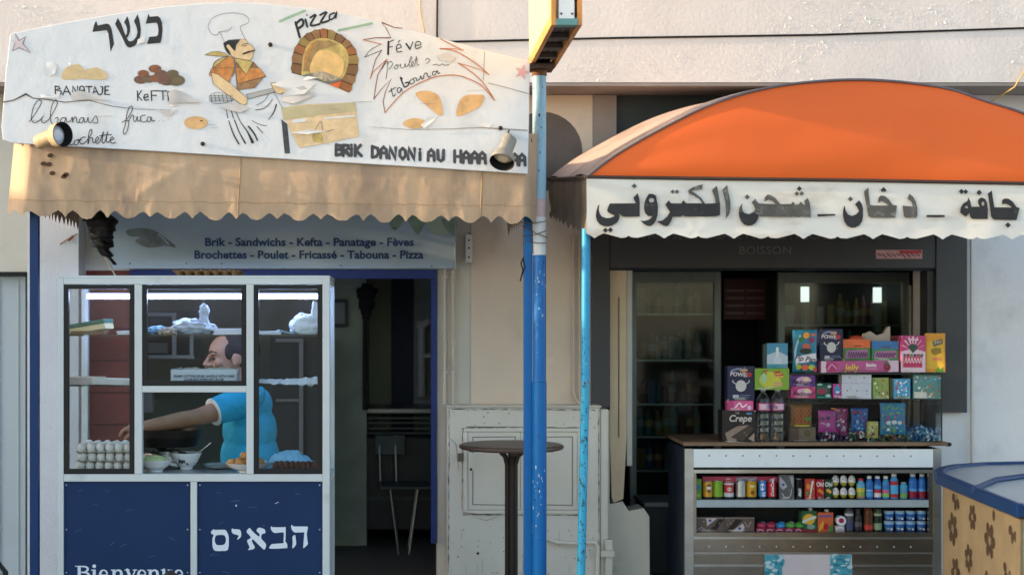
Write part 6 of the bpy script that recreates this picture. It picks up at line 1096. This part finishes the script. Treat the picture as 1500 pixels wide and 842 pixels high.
# small wrapped sweets, heaps nobody could count
def heap(x0, x1, y_top, cols, name, seed, n):
    r3 = random.Random(seed); m = MB()
    for i in range(n):
        a = r3.uniform(x0, x1); u = (a-x0)/(x1-x0); hmax = 648-(648-y_top)*(.55+.45*math.sin(math.pi*min(1, max(0, u*.9+.05)))); b = r3.uniform(hmax, 647.5); y = r3.uniform(-.33, -.12); p = P(a, b, -.33); p.y = y; mt = mat('wrap_'+r3.choice(cols), None or 'FFFFFF') if False else cmat(r3.choice(cols), .25)
        M_ = Euler((r3.uniform(0, 6), r3.uniform(0, 6), r3.uniform(0, 6))).to_matrix(); q = r3.uniform(.006, .0095); m.ball(p, (q*1.5, q, q*.8), mt, 8, 6, M_); m.ball(p+M_ @ Vector((q*1.9, 0, 0)), (q*.5, q*.9, q*.3), mt, 6, 4, M_)
    o = one(m, name, {'blue_sweets': 'heap of blue and white wrapped sweets in the right corner of the glass case', 'red_sweets': 'heap of red, green and dark wrapped sweets along the bottom of the glass case', 'mixed_sweets': 'flat mixed sweets below the large blue picture bag in the case', 'dark_sweets': 'dark purple and white wrapped sweets below the flat pink bag in the case'}[name], 'sweets', P((x0+x1)/2, 648, -.25)); o['kind'] = 'stuff'
heap(1337, 1374, 626, ['2E6E9E', '4F9CC4', 'C9DCE6', '1E4A72', '8EBFD3'], 'blue_sweets', 3, 170); heap(1240, 1290, 632, ['C2455E', 'E0D3D0', '2F7A5A', '5A2A2E', '3A8E7A', '8E2E4A'], 'red_sweets', 4, 130); heap(1290, 1334, 636, ['4E7A4A', '8A5A3E', '3E6EA0', 'B5A36A', '5A4A40'], 'mixed_sweets', 5, 90); heap(1199, 1242, 632, ['3A2F4E', '5A4A6A', 'C9C3CF', '2A2438', '8E3A4E'], 'dark_sweets', 6, 110)
# ---------------------------------------------------------------- drinks on the upper counter shelf
Y = -.31; zb = Z(732, yc)+.001
M_tin = mat('can_tin', 'B5B8BA', .25, .9)
def can(px, w_, top, col, label, band=None, ds=(), y=Y, metal=.3):
    r_ = w_/2*S(y); h = Z(top, y)-Z(731.5, y); x = X(px, y); c_ = (x, y+r_, zb); mt = mat('can_'+col, col, .3, metal, var=.05)
    m = MB().lathe([(0, .003), (r_*.75, 0), (r_*.82, .004), (r_, .012, mt), (r_, h-.014, mt), (r_*.86, h-.004), (r_*.86, h), (r_*.8, h-.003), (0, h-.003)], c_, M_tin, 20)
    if band:
        for b0, b1, bc in band: m.lathe([(r_*1.006, h*b0), (r_*1.006, h*b1)], c_, cmat(bc), 20)
    for i, (u, v, ru, rv, dc_) in enumerate(ds):              # patches wrapped round the can
        k = r_*(1.012+.004*i); pts = []
        for j in range(12):
            t = 2*math.pi*j/12; an = -math.pi/2+u+ru*math.cos(t); pts.append((x+k*math.cos(an), y+r_+k*math.sin(an), zb+h*(v+rv*math.sin(t))))
        ce = (x+k*math.cos(-math.pi/2+u), y+r_+k*math.sin(-math.pi/2+u), zb+h*v); m.add(pts+[ce], [(j, (j+1) % 12, 12) for j in range(12)], cmat(dc_))
    return one(m, 'drink_can', label, 'can', (x, y+r_, zb))
pack((1019.5, 701, 1027.5, 731.3), '5B8E3A', 'green and blue carton cut by the left edge of the upper shelf', 'carton', y=Y, dep=.06, ds=[('r', 1019.5, 710, 1026, 716, '3E6A9E'), ('e', 1023, 725, 2.5, 2.5, 'A9A84A')], name='juice_carton')
pack((1029, 697.5, 1141, 706.5), 'B03A55', 'long pink shrink wrapped pack lying across the tops of the cans', 'pack', y=Y+.04, dep=.08, ds=[('s', [(1064, 701), (1070, 701)], 1.4, 'E3C3CB'), ('r', 1078, 698, 1108, 705, '8E7A86'), ('s', [(1080, 703), (1090, 699), (1100, 702), (1108, 699)], 1, 'C9BFC6'), ('s', [(1128, 702), (1135, 700)], 1.3, 'E3C3CB')], name='drink_pack')
can(1038, 15, 706, 'D9A036', 'orange and blue can second from the left of the upper shelf', ds=[(.1, .6, .75, .25, '22375A'), (.1, .62, .5, .08, 'E3E3E0')]); can(1053, 15, 705, '7FAE3A', 'plain lime green can in the row of cans'); can(1069, 15, 706, 'B83A3E', 'red can with silver bands in the row of cans', band=[(.12, .35, 'C9C9CB'), (.8, .9, 'C9C9CB')], ds=[(0, .55, .5, .12, 'D9C3C3')])
can(1086.5, 14.5, 704.5, 'C3CBC9', 'bare silver can in the row of cans', metal=.8, ds=[(0, .5, .45, .22, 'AEB9B6')]); can(1102.5, 16, 705, 'C49A2E', 'golden yellow can in the row of cans', ds=[(0, .35, .4, .12, '8E4A24'), (0, .7, .5, .07, 'E3D39A')]); can(1118, 11.5, 704.5, '3E7FC9', 'slim blue and white can in the row of cans', ds=[(-.2, .65, .6, .2, 'DDE6EC'), (.2, .25, .6, .12, 'DDE6EC')]); can(1132, 15, 705, 'B8202C', 'bright red can with white script in the row of cans')
m = MB()
def ctext(body, px, w_, top, s_, colr, y=Y):
    r_ = w_/2*S(y)*1.02; h = Z(top, y)-Z(731.5, y); x = X(px, y)
    def tr(a, b): an = -math.pi/2+(a-px)*S(y)/r_; return Vector((x+r_*math.cos(an), y+w_/2*S(y)+r_*math.sin(an), zb+(731.5-b)*S(y)))
    m.text(body, px+s_*.36, 728, s_, 0, colr, bold=.03, rot=-math.pi/2, shear=.2, tr=tr)
ctext('CocaCola', 1132, 15, 705, 4.6, cmat('E9E3E3')); one(m, 'can_lettering', 'white script running up the bright red can', 'lettering', P(1132, 731, Y))
pack((1142.5, 695, 1163.5, 731.3), '5A5A5E', 'tall grey box with a blue diamond on the upper shelf', y=Y-.01, dep=.06, ds=[('p', [(1143, 697), (1150, 705), (1154, 712), (1148, 717), (1143, 712)], 'A5A5A8'), ('p', [(1157, 697), (1163, 697), (1163, 716), (1160, 708)], '9A9A9E'), ('p', [(1148, 707), (1150.5, 709.5), (1148, 712), (1145.5, 709.5)], '2E4FA0'), ('s', [(1146, 722), (1151, 728), (1158, 726), (1160, 716)], .9, 'C4C4C8')])
can(1171, 12.5, 702, '1B1B1E', 'slim black can right of the tall grey box', ds=[(.3, .3, .25, .22, 'B9BCC0')]); m = MB(); ctext('zero', 1171, 12.5, 702, 4.6, cmat('D9D9DA')); one(m, 'can_lettering', 'white zero lettering on the slim black can', 'lettering', P(1171, 731, Y))
pack((1180, 701, 1194, 731.3), 'B8483C', 'red juice carton with its white straw on the upper shelf', 'carton', y=Y, dep=.04, ds=[('p', [(1189, 704), (1192, 704), (1187, 730), (1185, 730)], 'DCD6CC'), ('e', 1184, 712, 3, 4, 'D98A3A'), ('e', 1184, 722, 3, 3, '5E7A34')], name='juice_carton')
for a, c_, t, lab in ((1196, 'A8242E', 'D98A2E', 'red carton printed Oh! on the upper shelf'), (1208.5, '24422E', 'DDA03A', 'dark green carton printed Oh! on the upper shelf')):
    pack((a, 702, a+11, 731.3), c_, lab, 'carton', y=Y, dep=.04, ds=[('t', 'Oh!', a+5.5, 712, 6.5, 'EDEAE6', .8), ('e', a+4.5, 718, 2.5, 2.5, t), ('e', a+7.5, 720, 2.3, 2.3, t), ('r', a, 727, a+11, 731, '6E1822' if c_[0] == 'A' else '1B3324')], name='juice_carton')
eg = None
for j, py in enumerate((713.5, 731.3)):
    for i in range(3):
        x = X(1225+i*12, Y); lb = ('upper' if j == 0 else 'lower')+' row egg sweet, white above and gold below, '+('left', 'middle', 'right')[i]+' of three'; mw = mat('egg_sweet_white', 'D9D8D6', .35); mg_ = mat('egg_sweet_gold', 'A89E3E', .35)
        pr2 = [(math.sin(math.pi*k/12)*.0215, .0335-.0335*math.cos(math.pi*k/12), mg_ if k < 5 else mw) for k in range(13)]; m = MB().lathe(pr2, (x, Y+.02, zb+(731.5-py)*S(Y)), mw, 18)
        for k, (dx, dz, cc) in enumerate(((-.008, .045, '6A5A8E'), (.006, .05, '54507E'), (.002, .038, '8A84A6'), (.01, .038, 'B58A5A'))): m.ball((x+dx, Y-.0005+abs(dx)*.25+(.002 if dz > .045 else 0), zb+(731.5-py)*S(Y)+dz), (.004, .002, .004), cmat(cc), 8, 6)
        one(m, 'egg_sweet', lb, 'sweet', (x, Y+.02, zb+(731.5-py)*S(Y)), 'egg sweets in two rows')
def dbot(px, w_, top, col, capc, label, bands=(), y=Y, base=731.5, neck=.16, zb_=None):
    z_ = zb if zb_ is None else zb_; r_ = w_/2*S(y); h = Z(top, y)-Z(base, y); x = X(px, y); c_ = (x, y+r_, z_); mt = cmat(col); mc_ = cmat(capc)
    pr_ = [(0, .002), (r_*.9, 0), (r_, .008)]
    for b0, b1, bc in bands: pr_ += [(r_, h*b0, cmat(bc)), (r_, h*b1)]
    pr_ += [(r_, h*(.92-neck*1.6)), (r_*.96, h*(.95-neck*1.4)), (r_*.6, h*(1-neck*.9)), (r_*.55, h*(1-neck*.7), mc_), (r_*.62, h*(1-neck*.68), mc_), (r_*.62, h, mc_), (0, h, mc_)]
    return one(MB().lathe(pr_, c_, mt, 20), 'drink_bottle', label, 'bottle', c_)
dbot(1262.5, 12, 702, '5FA3C4', 'C23A4A', 'bottle with a red top and a bright cartoon style print on the upper shelf', [(.02, .12, 'C96A5A'), (.12, .35, '8EA84A'), (.35, .55, 'C9B84A')]); dbot(1275, 10.5, 698.5, '2E6FB8', 'DDE3E6', 'plain blue drink bottle with a white cap on the upper shelf', [(.1, .3, '4F9BD0'), (.34, .4, '8EC4E0')])
dbot(1287, 10.5, 698.5, '2E5FA8', 'DDE3E6', 'blue drink bottle with a red and white band, left of a matching pair', [(.08, .26, 'D9C9CF'), (.26, .42, 'B8304A'), (.45, .6, '4FA0D0')]); dbot(1299, 10.5, 698.5, '3A86C0', 'DDE3E6', 'light blue drink bottle with a pink band, right of a matching pair', [(.08, .24, '8EBE5A'), (.26, .4, 'C9607E'), (.45, .6, '3E74B8')])
dbot(1311.5, 12.5, 695, '4F9BD0', 'E3D9D9', 'tall bottle red above and light blue below on the upper shelf', [(.05, .2, 'A8343E'), (.2, .55, '4FA9D9'), (.55, .72, 'B8303E')]); dbot(1325.5, 11, 707.5, '4A9FC0', '9FB5BA', 'short blue and green bottle on the upper shelf', [(.05, .35, '6EA05A'), (.35, .6, '5A8EB5')], neck=.1)
dbot(1339.5, 13, 695, '2E6EB8', 'DDE3E6', 'large blue bottle with a dark red base, left of the two at the right end', [(.03, .3, '8E1E3A'), (.3, .4, '4F9BD9')]); dbot(1352.5, 11.5, 695, '2E6EB8', 'DDE3E6', 'blue bottle with a dark red base at the right end of the upper shelf', [(.03, .3, '8E1E3A'), (.3, .4, '4F9BD9')])
# lower counter shelf
zb2 = Z(779.5, yc)+.0015; Y = -.31
for a, c_, fl_, lab in ((1019.5, 1061.5, 0, 'dark brown biscuit box with a blue diamond at the left end of the lower shelf'), (1062.2, 1105, 1, 'dark brown biscuit box with its diamond near the bottom, second on the lower shelf')):
    dm = (1040, 762) if not fl_ else (1083.5, 773.5)
    pack((a, 757.5, c_, 779.3), '64554F', lab, y=Y, dep=.1, ds=[('p', [(a+14, 758), (c_-10, 758), (c_-26, 770), (a+16, 764)] if not fl_ else [(a+8, 779), (a+26, 766), (c_-14, 772), (c_-18, 779)], 'C6B8AF'), ('p', [(c_-24, 778), (c_-8, 760), (c_-1, 760), (c_-12, 776)] if not fl_ else [(a+2, 776), (a+16, 760), (a+26, 761), (a+10, 777)], '2E2523'), ('p', [(dm[0], dm[1]-2.8), (dm[0]+2.8, dm[1]), (dm[0], dm[1]+2.8), (dm[0]-2.8, dm[1])], '2E4FA8'), ('s', [(a+3, 776), (a+8, 772), (a+14, 776)] if not fl_ else [(c_-14, 764), (c_-10, 771), (c_-5, 764)], .8, 'B5AAA4'), ('r', a, 757.6, c_, 758.6, '9A8E88')], name='biscuit_box')
for i, (a, cc, c2, lab) in enumerate(((1108, 'A33A52', '8EA9A0', 'red and grey'), (1122, 'A83A56', 'B5342E', 'all red'), (1136, '3E86C0', '5FA3D0', 'blue topped'), (1150, '5A9A4A', 'C9D0C4', 'green and white'), (1164, '4F9A3E', '3E7A34', 'bright green'))):
    y = Y; m = MB().pbox(a, 773, a+13, 779.2, y, y+.09, cmat('8A2E4A')); m.ball(P(a+7, 769, y+.03), (.03, .035, .02), cmat(cc), 14, 10); m.ball(P(a+9, 766.5, y+.05), (.02, .03, .014), cmat(c2), 12, 8); decor(m, [('s', [(a+2, 777), (a+5, 775), (a+10, 776.5)], 1, 'C9B5BC')], y); one(m, 'sweet_packet', f'small sweet packet with {lab} wrapping in the row on the lower shelf', 'packet', ((X(a, y)+X(a+13, y))/2, y+.04, zb2), 'small packets on the lower shelf')
def carton(px, col, label, ds):
    a, b, c_, d = px; m = MB().pbox(a, b, c_, d, Y, Y+.07, cmat(col)); m.lathe([(.012, 0), (.012, .014), (0, .014)], (X(c_-7, Y), Y+.035, Z(b, Y)), cmat('CFD3CE'), 12); decor(m, ds, Y); one(m, 'juice_carton', label, 'carton', ((X(a, Y)+X(c_, Y))/2, Y+.035, zb2), 'large juice cartons')
carton((1174, 748, 1196.5, 779.3), '2F5A40', 'green juice carton with an orange fruit picture on the lower shelf', [('e', 1185, 760, 9, 8, 'D9A83A'), ('s', [(1177, 764), (1185, 760), (1194, 757)], 4, 'C9CFC2'), ('e', 1188, 771, 6, 3.5, '7A9A8A'), ('r', 1174, 775, 1196, 779, '8A2A34')])
carton((1198, 750, 1220.5, 779.3), 'C8643C', 'orange red juice carton with a red fruit picture on the lower shelf', [('s', [(1201, 756), (1218, 755)], 3, '6E5A92'), ('p', [(1199, 779), (1201, 768), (1206, 762), (1208, 770)], 'DDA03A'), ('e', 1210, 771, 4, 5, 'A82A34'), ('p', [(1213, 779), (1215, 770), (1220, 766), (1220, 779)], '4E7A3E')])
m = MB(); q = Matrix.Rotation(R(90), 3, 'X'); m.lathe([(0, -.03), (.026, -.03), (.03, -.024), (.03, .02), (.026, .026), (0, .026)], P(1231, 762, Y+.02), cmat('DADDE0'), 24, q); m.ell(1232.5, 762, 3.8, 3.8, Y-.0085, cmat('9E2450')); m.pbox(1223.5, 769.5, 1237, 779.3, Y, Y+.05, cmat('A9A3A6')); m.stroke([(1225, 774), (1230, 772), (1235, 773)], 1.8, Y-.001, cmat('D9DADB')); one(m, 'tape_roll', 'white round pack with a magenta dot standing on a small grey box', 'pack', P(1231, 779, Y+.02))
dbot(1245.5, 12.5, 737, '4B4F5A', '6A7A4E', 'smoky bottle with a violet lower label on the lower shelf', [(.05, .3, '46486E'), (.52, .7, 'B9BBC0')], base=779.5, neck=.2, zb_=zb2); dbot(1258.5, 11.5, 748, '25272A', '3A3C40', 'small dark cola bottle on the lower shelf', [(.2, .42, '55575A')], base=779.5, neck=.22, zb_=zb2)
dbot(1274, 13.5, 737, '5A3420', 'B86A72', 'brown tea bottle with a red label on the lower shelf', [(.02, .22, 'B53A34'), (.22, .6, '5A3420')], base=779.5, neck=.18, zb_=zb2); dbot(1287.5, 12, 739, '1F2E26', '232B2A', 'dark green bottle with pale labels on the lower shelf', [(.02, .28, '7E9A7A'), (.55, .78, '9CA88E')], base=779.5, neck=.18, zb_=zb2)
cup0 = None; Lw = ('upper', 'lower'); pos = ('leftmost', 'second from the left', 'third from the left', 'rightmost')
for j, py in enumerate((764, 779.3)):
    for i in range(4):
        x = X(1304.5+i*15.8, Y); z_ = zb2+(779.3-py)*S(Y); lb = f'blue and white yogurt pot, {pos[i]} of the {Lw[j]} row'
        if cup0 is None:
            m = MB(); b_ = cmat('2A63A8'); w2 = cmat('C9D9E3'); h = .059; m.lathe([(0, 0), (.023, 0), (.024, .002), (.0255, .016, w2), (.0262, .018, b_), (.0285, .034, b_), (.029, .04, cmat('8EB9DC')), (.0295, .052, b_), (.031, .054, cmat('C3C9CC')), (.031, .058), (0, .058)], (0, 0, 0), b_, 20)
            for dx, dz, cc, r_ in ((-.012, .012, 'B9B03A', .007), (.008, .01, 'E3E9EC', .008), (0, .036, 'DDE6EE', .011)): m.ball((dx, -.026+abs(dx)*.2, dz), (r_, .002, r_*.6), cmat(cc), 10, 6)
            cup0 = one(m, 'yogurt_pot', lb, 'yogurt', (0, 0, 0), 'yogurt pots in two rows'); cup0.location = (x, Y+.03, z_)
        else: dup(cup0, (x, Y+.03, z_), lb)
# ---------------------------------------------------------------- inside the kiosk
M_fr = mat('grey_fridge', '8A918E', .4, .2); M_fd = mat('fridge_inside', '39403E', .6)
def fridge(a, c_, top, y, label, shelves, lamps):
    t = thing('drinks_fridge', label, 'fridge', ((X(a, y)+X(c_, y))/2, y, .015)); x0, x1, zt = X(a, y), X(c_, y), Z(top, y); m = MB()
    for x in (x0, x1-.03): m.box(x, x+.03, y+.06, y+.62, .02, zt, M_fd)
    m.box(x0+.031, x1-.031, y+.6, y+.62, .02, zt, M_fd); m.box(x0+.031, x1-.031, y+.06, y+.599, zt-.03, zt, M_fd); m.box(x0+.031, x1-.031, y+.06, y+.599, .02, .3, M_fd); m.build('body', t)
    m = MB(); w_ = .045
    for x in (x0, x1-w_): m.box(x, x+w_, y, y+.05, .1, zt, M_fr)
    m.box(x0+w_+.001, x1-w_-.001, y, y+.05, zt-.075, zt, M_fr); m.box(x0+w_+.001, x1-w_-.001, y, y+.05, .1, .2, M_fr); d = m.build('door', t); MB().add([(x0+w_, y+.02, .2), (x1-w_, y+.02, .2), (x1-w_, y+.02, zt-.075), (x0+w_, y+.02, zt-.075)], [(0, 1, 2, 3)], glass('fridge_glass', (.62, .70, .68), .1, 1.8, .07)).build('pane', d)
    for z in shelves: MB().box(x0+.032, x1-.032, y+.08, y+.59, z-.012, z, mat('wire_shelf', '9AA3A0', .4, .5)).build('shelf', t)
    for px, py in lamps: MB().tube([P(px, py-13, y+.12), P(px, py+9, y+.12)], .03, mat('fridge_glow', 'E3EFE6', .4, emit=('E6F2E8', .45)), 12).tube([P(px, py+10, y+.12), P(px+1, py+52, y+.12)], .03, mat('reflection_streak', '8E9A92', .4), 12).build('lamp', t)  # glowing tubes for bright spots; pale lengths below add their reflection streak
    return x0, x1
y = 1.15; s1 = [Z(v, y) for v in (459, 527, 592, 640, 690)]
xa1, xb1 = fridge(923, 1056, 398, y, 'glass door fridge of bottles at the left inside the kiosk', s1, ())
s2 = [Z(v, y) for v in (475, 530, 590, 650)]; xa2, xb2 = fridge(1140, 1332, 399, y, 'wide glass door fridge at the right inside the kiosk with two glowing tubes', s2, ((1179, 433), (1285, 434)))
r4 = random.Random(5); protos = {}
def stock(x0, x1, z, h0, lab, grp, n):
    for i in range(n):
        if r4.random() < .1: continue
        c_ = r4.choice(['3A5F62', '55706A', '6A4444', '3F5A7E', '7A6E44', '6A7E7A', '8A9390', '4A3A32', '4F7A8A', '7A5A60']); sh = r4.choice('bbbcx'); k = (c_, sh)
        loc = (x0+.09+(x1-x0-.18)*(i+.5)/n+r4.uniform(-.012, .012), y+.2+r4.uniform(-.03, .08), z+.001)
        if k not in protos:
            m = MB(); r_ = .032
            if sh == 'b': m.lathe([(0, 0), (r_, 0), (r_, .06), (r_, .06, cmat(r4.choice(['8E938B', '9A8A5A', '7A4A4A']))), (r_, .11), (r_, .13), (r_*.4, .17), (r_*.4, .2), (0, .2)], (0, 0, 0), mat('bottle_'+c_, c_, .2), 14)
            elif sh == 'c': m.lathe([(0, 0), (r_*.9, 0), (r_, .01), (r_, .11), (r_*.85, .12), (0, .12)], (0, 0, 0), mat('bottle_'+c_, c_, .2), 14)
            else: m.box(-.035, .035, -.03, .03, 0, .15, mat('bottle_'+c_, c_, .2))
            o = one(m, {'b': 'chilled_bottle', 'c': 'chilled_can', 'x': 'chilled_carton'}[sh], lab.replace('bottle', {'b': 'bottle', 'c': 'can', 'x': 'carton'}[sh], 1), {'b': 'bottle', 'c': 'can', 'x': 'carton'}[sh], (0, 0, 0), grp); o.location = loc; protos[k] = o; q = r4.uniform(.85, 1.2); o.scale = (1, 1, q)
        else: e = dup(protos[k], loc, lab.replace('bottle', {'b': 'bottle', 'c': 'can', 'x': 'carton'}[sh], 1)); e['group'] = grp; e.scale = (1, 1, r4.uniform(.85, 1.2))
for z, h in zip(s1, (.2, .24, .22, .18, .2)): stock(xa1, xb1, z, h, 'dim bottle standing behind the glass of the left kiosk fridge', 'drinks in the left fridge', 8)
for z, h in zip(s2, (.22, .22, .24, .2)): stock(xa2, xb2, z, h, 'dim bottle standing behind the glass of the wide right kiosk fridge', 'drinks in the right fridge', 12)
y = 1.5; mb_ = thing('price_board', 'dark red price board hanging between the two kiosk fridges', 'board', P(1098, 468, y)); MB().pbox(1060, 408, 1138, 468, y, y+.02, mat('dark_red_board', '4A2528', .5)).build('panel', mb_); m = MB()
for i in range(4):
    for a, b in ((1064, 1090), (1094, 1118), (1122, 1134)): m.pbox(a, 424+i*11, b, 427+i*11, y-.004, y-.001, cmat('6E4A4C'))
m.build('price_strip', mb_)
y = .9; one(MB().tube([P(1334, 418, y), P(1333, 620, y)], .02, M_fr, 12), 'door_handle_bar', 'upright grey bar beside the wide kiosk fridge', 'bar', P(1333, 620, y))
y = .35; one(MB().box(X(945, y), X(1000, y), y, y+.4, .015, Z(742, y), mat('dark_cabinet', '2A2D2F', .5)).box(X(943, y), X(1002, y), y-.02, y+.42, Z(741.8, y), Z(735, y), mat('grey_top', '6E7270', .5)), 'low_cabinet', 'low dark cabinet behind the broken wall stub left of the kiosk counter', 'cabinet', (X(972, y), y+.2, .015), bevel=.006)
# ---------------------------------------------------------------- chest freezer with flowered cloth
fz = thing('chest_freezer', 'blue rimmed chest freezer wrapped in beige cloth with brown flowers at the right edge', 'freezer', (3.1, -2.4, 0)); FM = Matrix.Translation((2.608, -3.01, 0)) @ Matrix.Rotation(R(-6.1), 4, 'Z')
zt = .815; M_fl = mat('beige_flower_cloth', '8C7C60', .85, var=.1, scale=6, stain='9A8866', sscale=3, sat=.5, samt=.5)
def plan(i): 
    o = [(2.608, -3.01), (2.742, -1.76), (2.79, -1.60), (2.87, -1.45), (2.98, -1.32), (3.19, -1.19), (3.43, -1.14), (4.0, -1.12), (4.0, -3.03)]; cx, cy = 3.35, -2.15
    return [(x+(i if x < cx else -i)*(1 if abs(x-cx) > .3 else .3), y+(i if y < cy else -i)*(1 if abs(y-cy) > .5 else .3)) for x, y in o]
def slab(pl, za, zb_, mt, ring=None, crown=0):
    m = MB(); n = len(pl); vs = [(x, y, za) for x, y in pl]+[(x, y, zb_) for x, y in pl]
    f = [(i, i+n, (i+1) % n+n, (i+1) % n) for i in range(n)]
    if ring:
        vs += [(x, y, zb_) for x, y in ring]+[(x, y, zb_-.02) for x, y in ring]; f += [(i+n, i+2*n, (i+1) % n+2*n, (i+1) % n+n) for i in range(n)]+[(i+2*n, i+3*n, (i+1) % n+3*n, (i+1) % n+2*n) for i in range(n)]
    else: f += [list(range(2*n-1, n-1, -1)), list(range(n))]
    return m.add(vs, f, mt)
slab(plan(.02), .05, zt, M_fl).build('cloth_wrap', fz)
M_rim = mat('blue_freezer_rim', '0D315F', .4, var=.1, scale=6, stain='123258', sscale=8, sat=.55, samt=.5)
slab(plan(-.012), zt+.014, zt+.07, M_rim, plan(.028)).build('rim', fz, bevel=.01)
slab(plan(.0285), zt+.02, zt+.056, mat('grey_freezer_lid', '97A0A5', .3, var=.08, scale=5)).build('lid', fz)
m = MB(); m.tube([(2.66, -2.42, zt+.06), (2.72, -2.33, zt+.062), (2.9, -2.06, zt+.064), (3.14, -1.86, zt+.064), (3.45, -1.76, zt+.064), (3.97, -1.72, zt+.06)], .016, M_rim, 8); m.build('lid_edge', fz)
m = MB(); M_bw = mat('brown_flower', '4A3A2A', .85, var=.3, scale=30)
fpos = []
for px, py in ((1395, 727), (1390, 774), (1418.6, 757), (1450, 741), (1443.7, 791), (1478, 774), (1413, 817), (1394, 838), (1470, 836), (1440, 860), (1400, 890), (1470, 900), (1425, 930), (1388, 940)):
    t_ = 1.9444/((px-580)/2160-.1072); fpos.append(((t_-6.19)/math.cos(R(6.1)), EYE+(HZ-py)*t_/2160))   # where each flower sits on the cloth: along the side, above the ground
for (yy, z) in fpos:
    rr = .047+.008*math.sin(yy*31)
    for k in range(6):
        a = k*2*math.pi/6+yy*7; c_ = Vector((.0, yy+rr*.95*math.cos(a), z+rr*.95*math.sin(a))); pts = []
        for j in range(10):
            t = 2*math.pi*j/10; u_, v_ = rr*.62*math.cos(t)*(1+.15*noise.noise(Vector((k, yy*9, j*.5)))), rr*.5*math.sin(t); q = c_+Vector((0, u_*math.cos(a)-v_*math.sin(a), u_*math.sin(a)+v_*math.cos(a))); pts.append(FM @ (q+Vector((.0185-.0002*k, 0, 0))))
        if all(p.z < zt-.002 for p in pts): m.add(pts, [list(range(10))], M_bw)
    ce = [FM @ Vector((.0165, yy+rr*.3*math.cos(t), z+rr*.3*math.sin(t))) for t in [2*math.pi*j/10 for j in range(10)]]
    if all(p.z < zt-.002 for p in ce): m.add(ce, [list(range(10))], M_fl)
m.build('flower_print', fz)
m = MB(); m.box(.03, .6, -.012, .012, .05, zt-.004, mat('pale_teal_panel', '7FB0BC', .5, stain='8A6A4E', sscale=6, sat=.6, samt=.7), FM); m.build('end_panel', fz)
m = MB(); m.tube([FM @ Vector((.02, -.03, zt+.075)), FM @ Vector((.05, -.035, zt+.03)), FM @ Vector((.045, -.03, zt-.15)), FM @ Vector((.1, -.03, zt-.3))], .006, mat('tan_rope', 'B5A07A', .8), 8); one(m, 'rope', 'thin tan rope hanging from the near corner of the chest freezer', 'rope', tuple(FM @ Vector((.05, -.03, zt-.3))))
m = MB(); m.tube([(X(1422, -.02), -.025, Z(330, 0)), (X(1423, -.02), -.025, Z(700, 0))], .008, M_con, 10); one(m, 'conduit_pipe', 'thin vertical pipe on the bluish wall above the chest freezer', 'pipe', (X(1423, 0), -.02, Z(700, 0)), 'painted conduits on the pier')
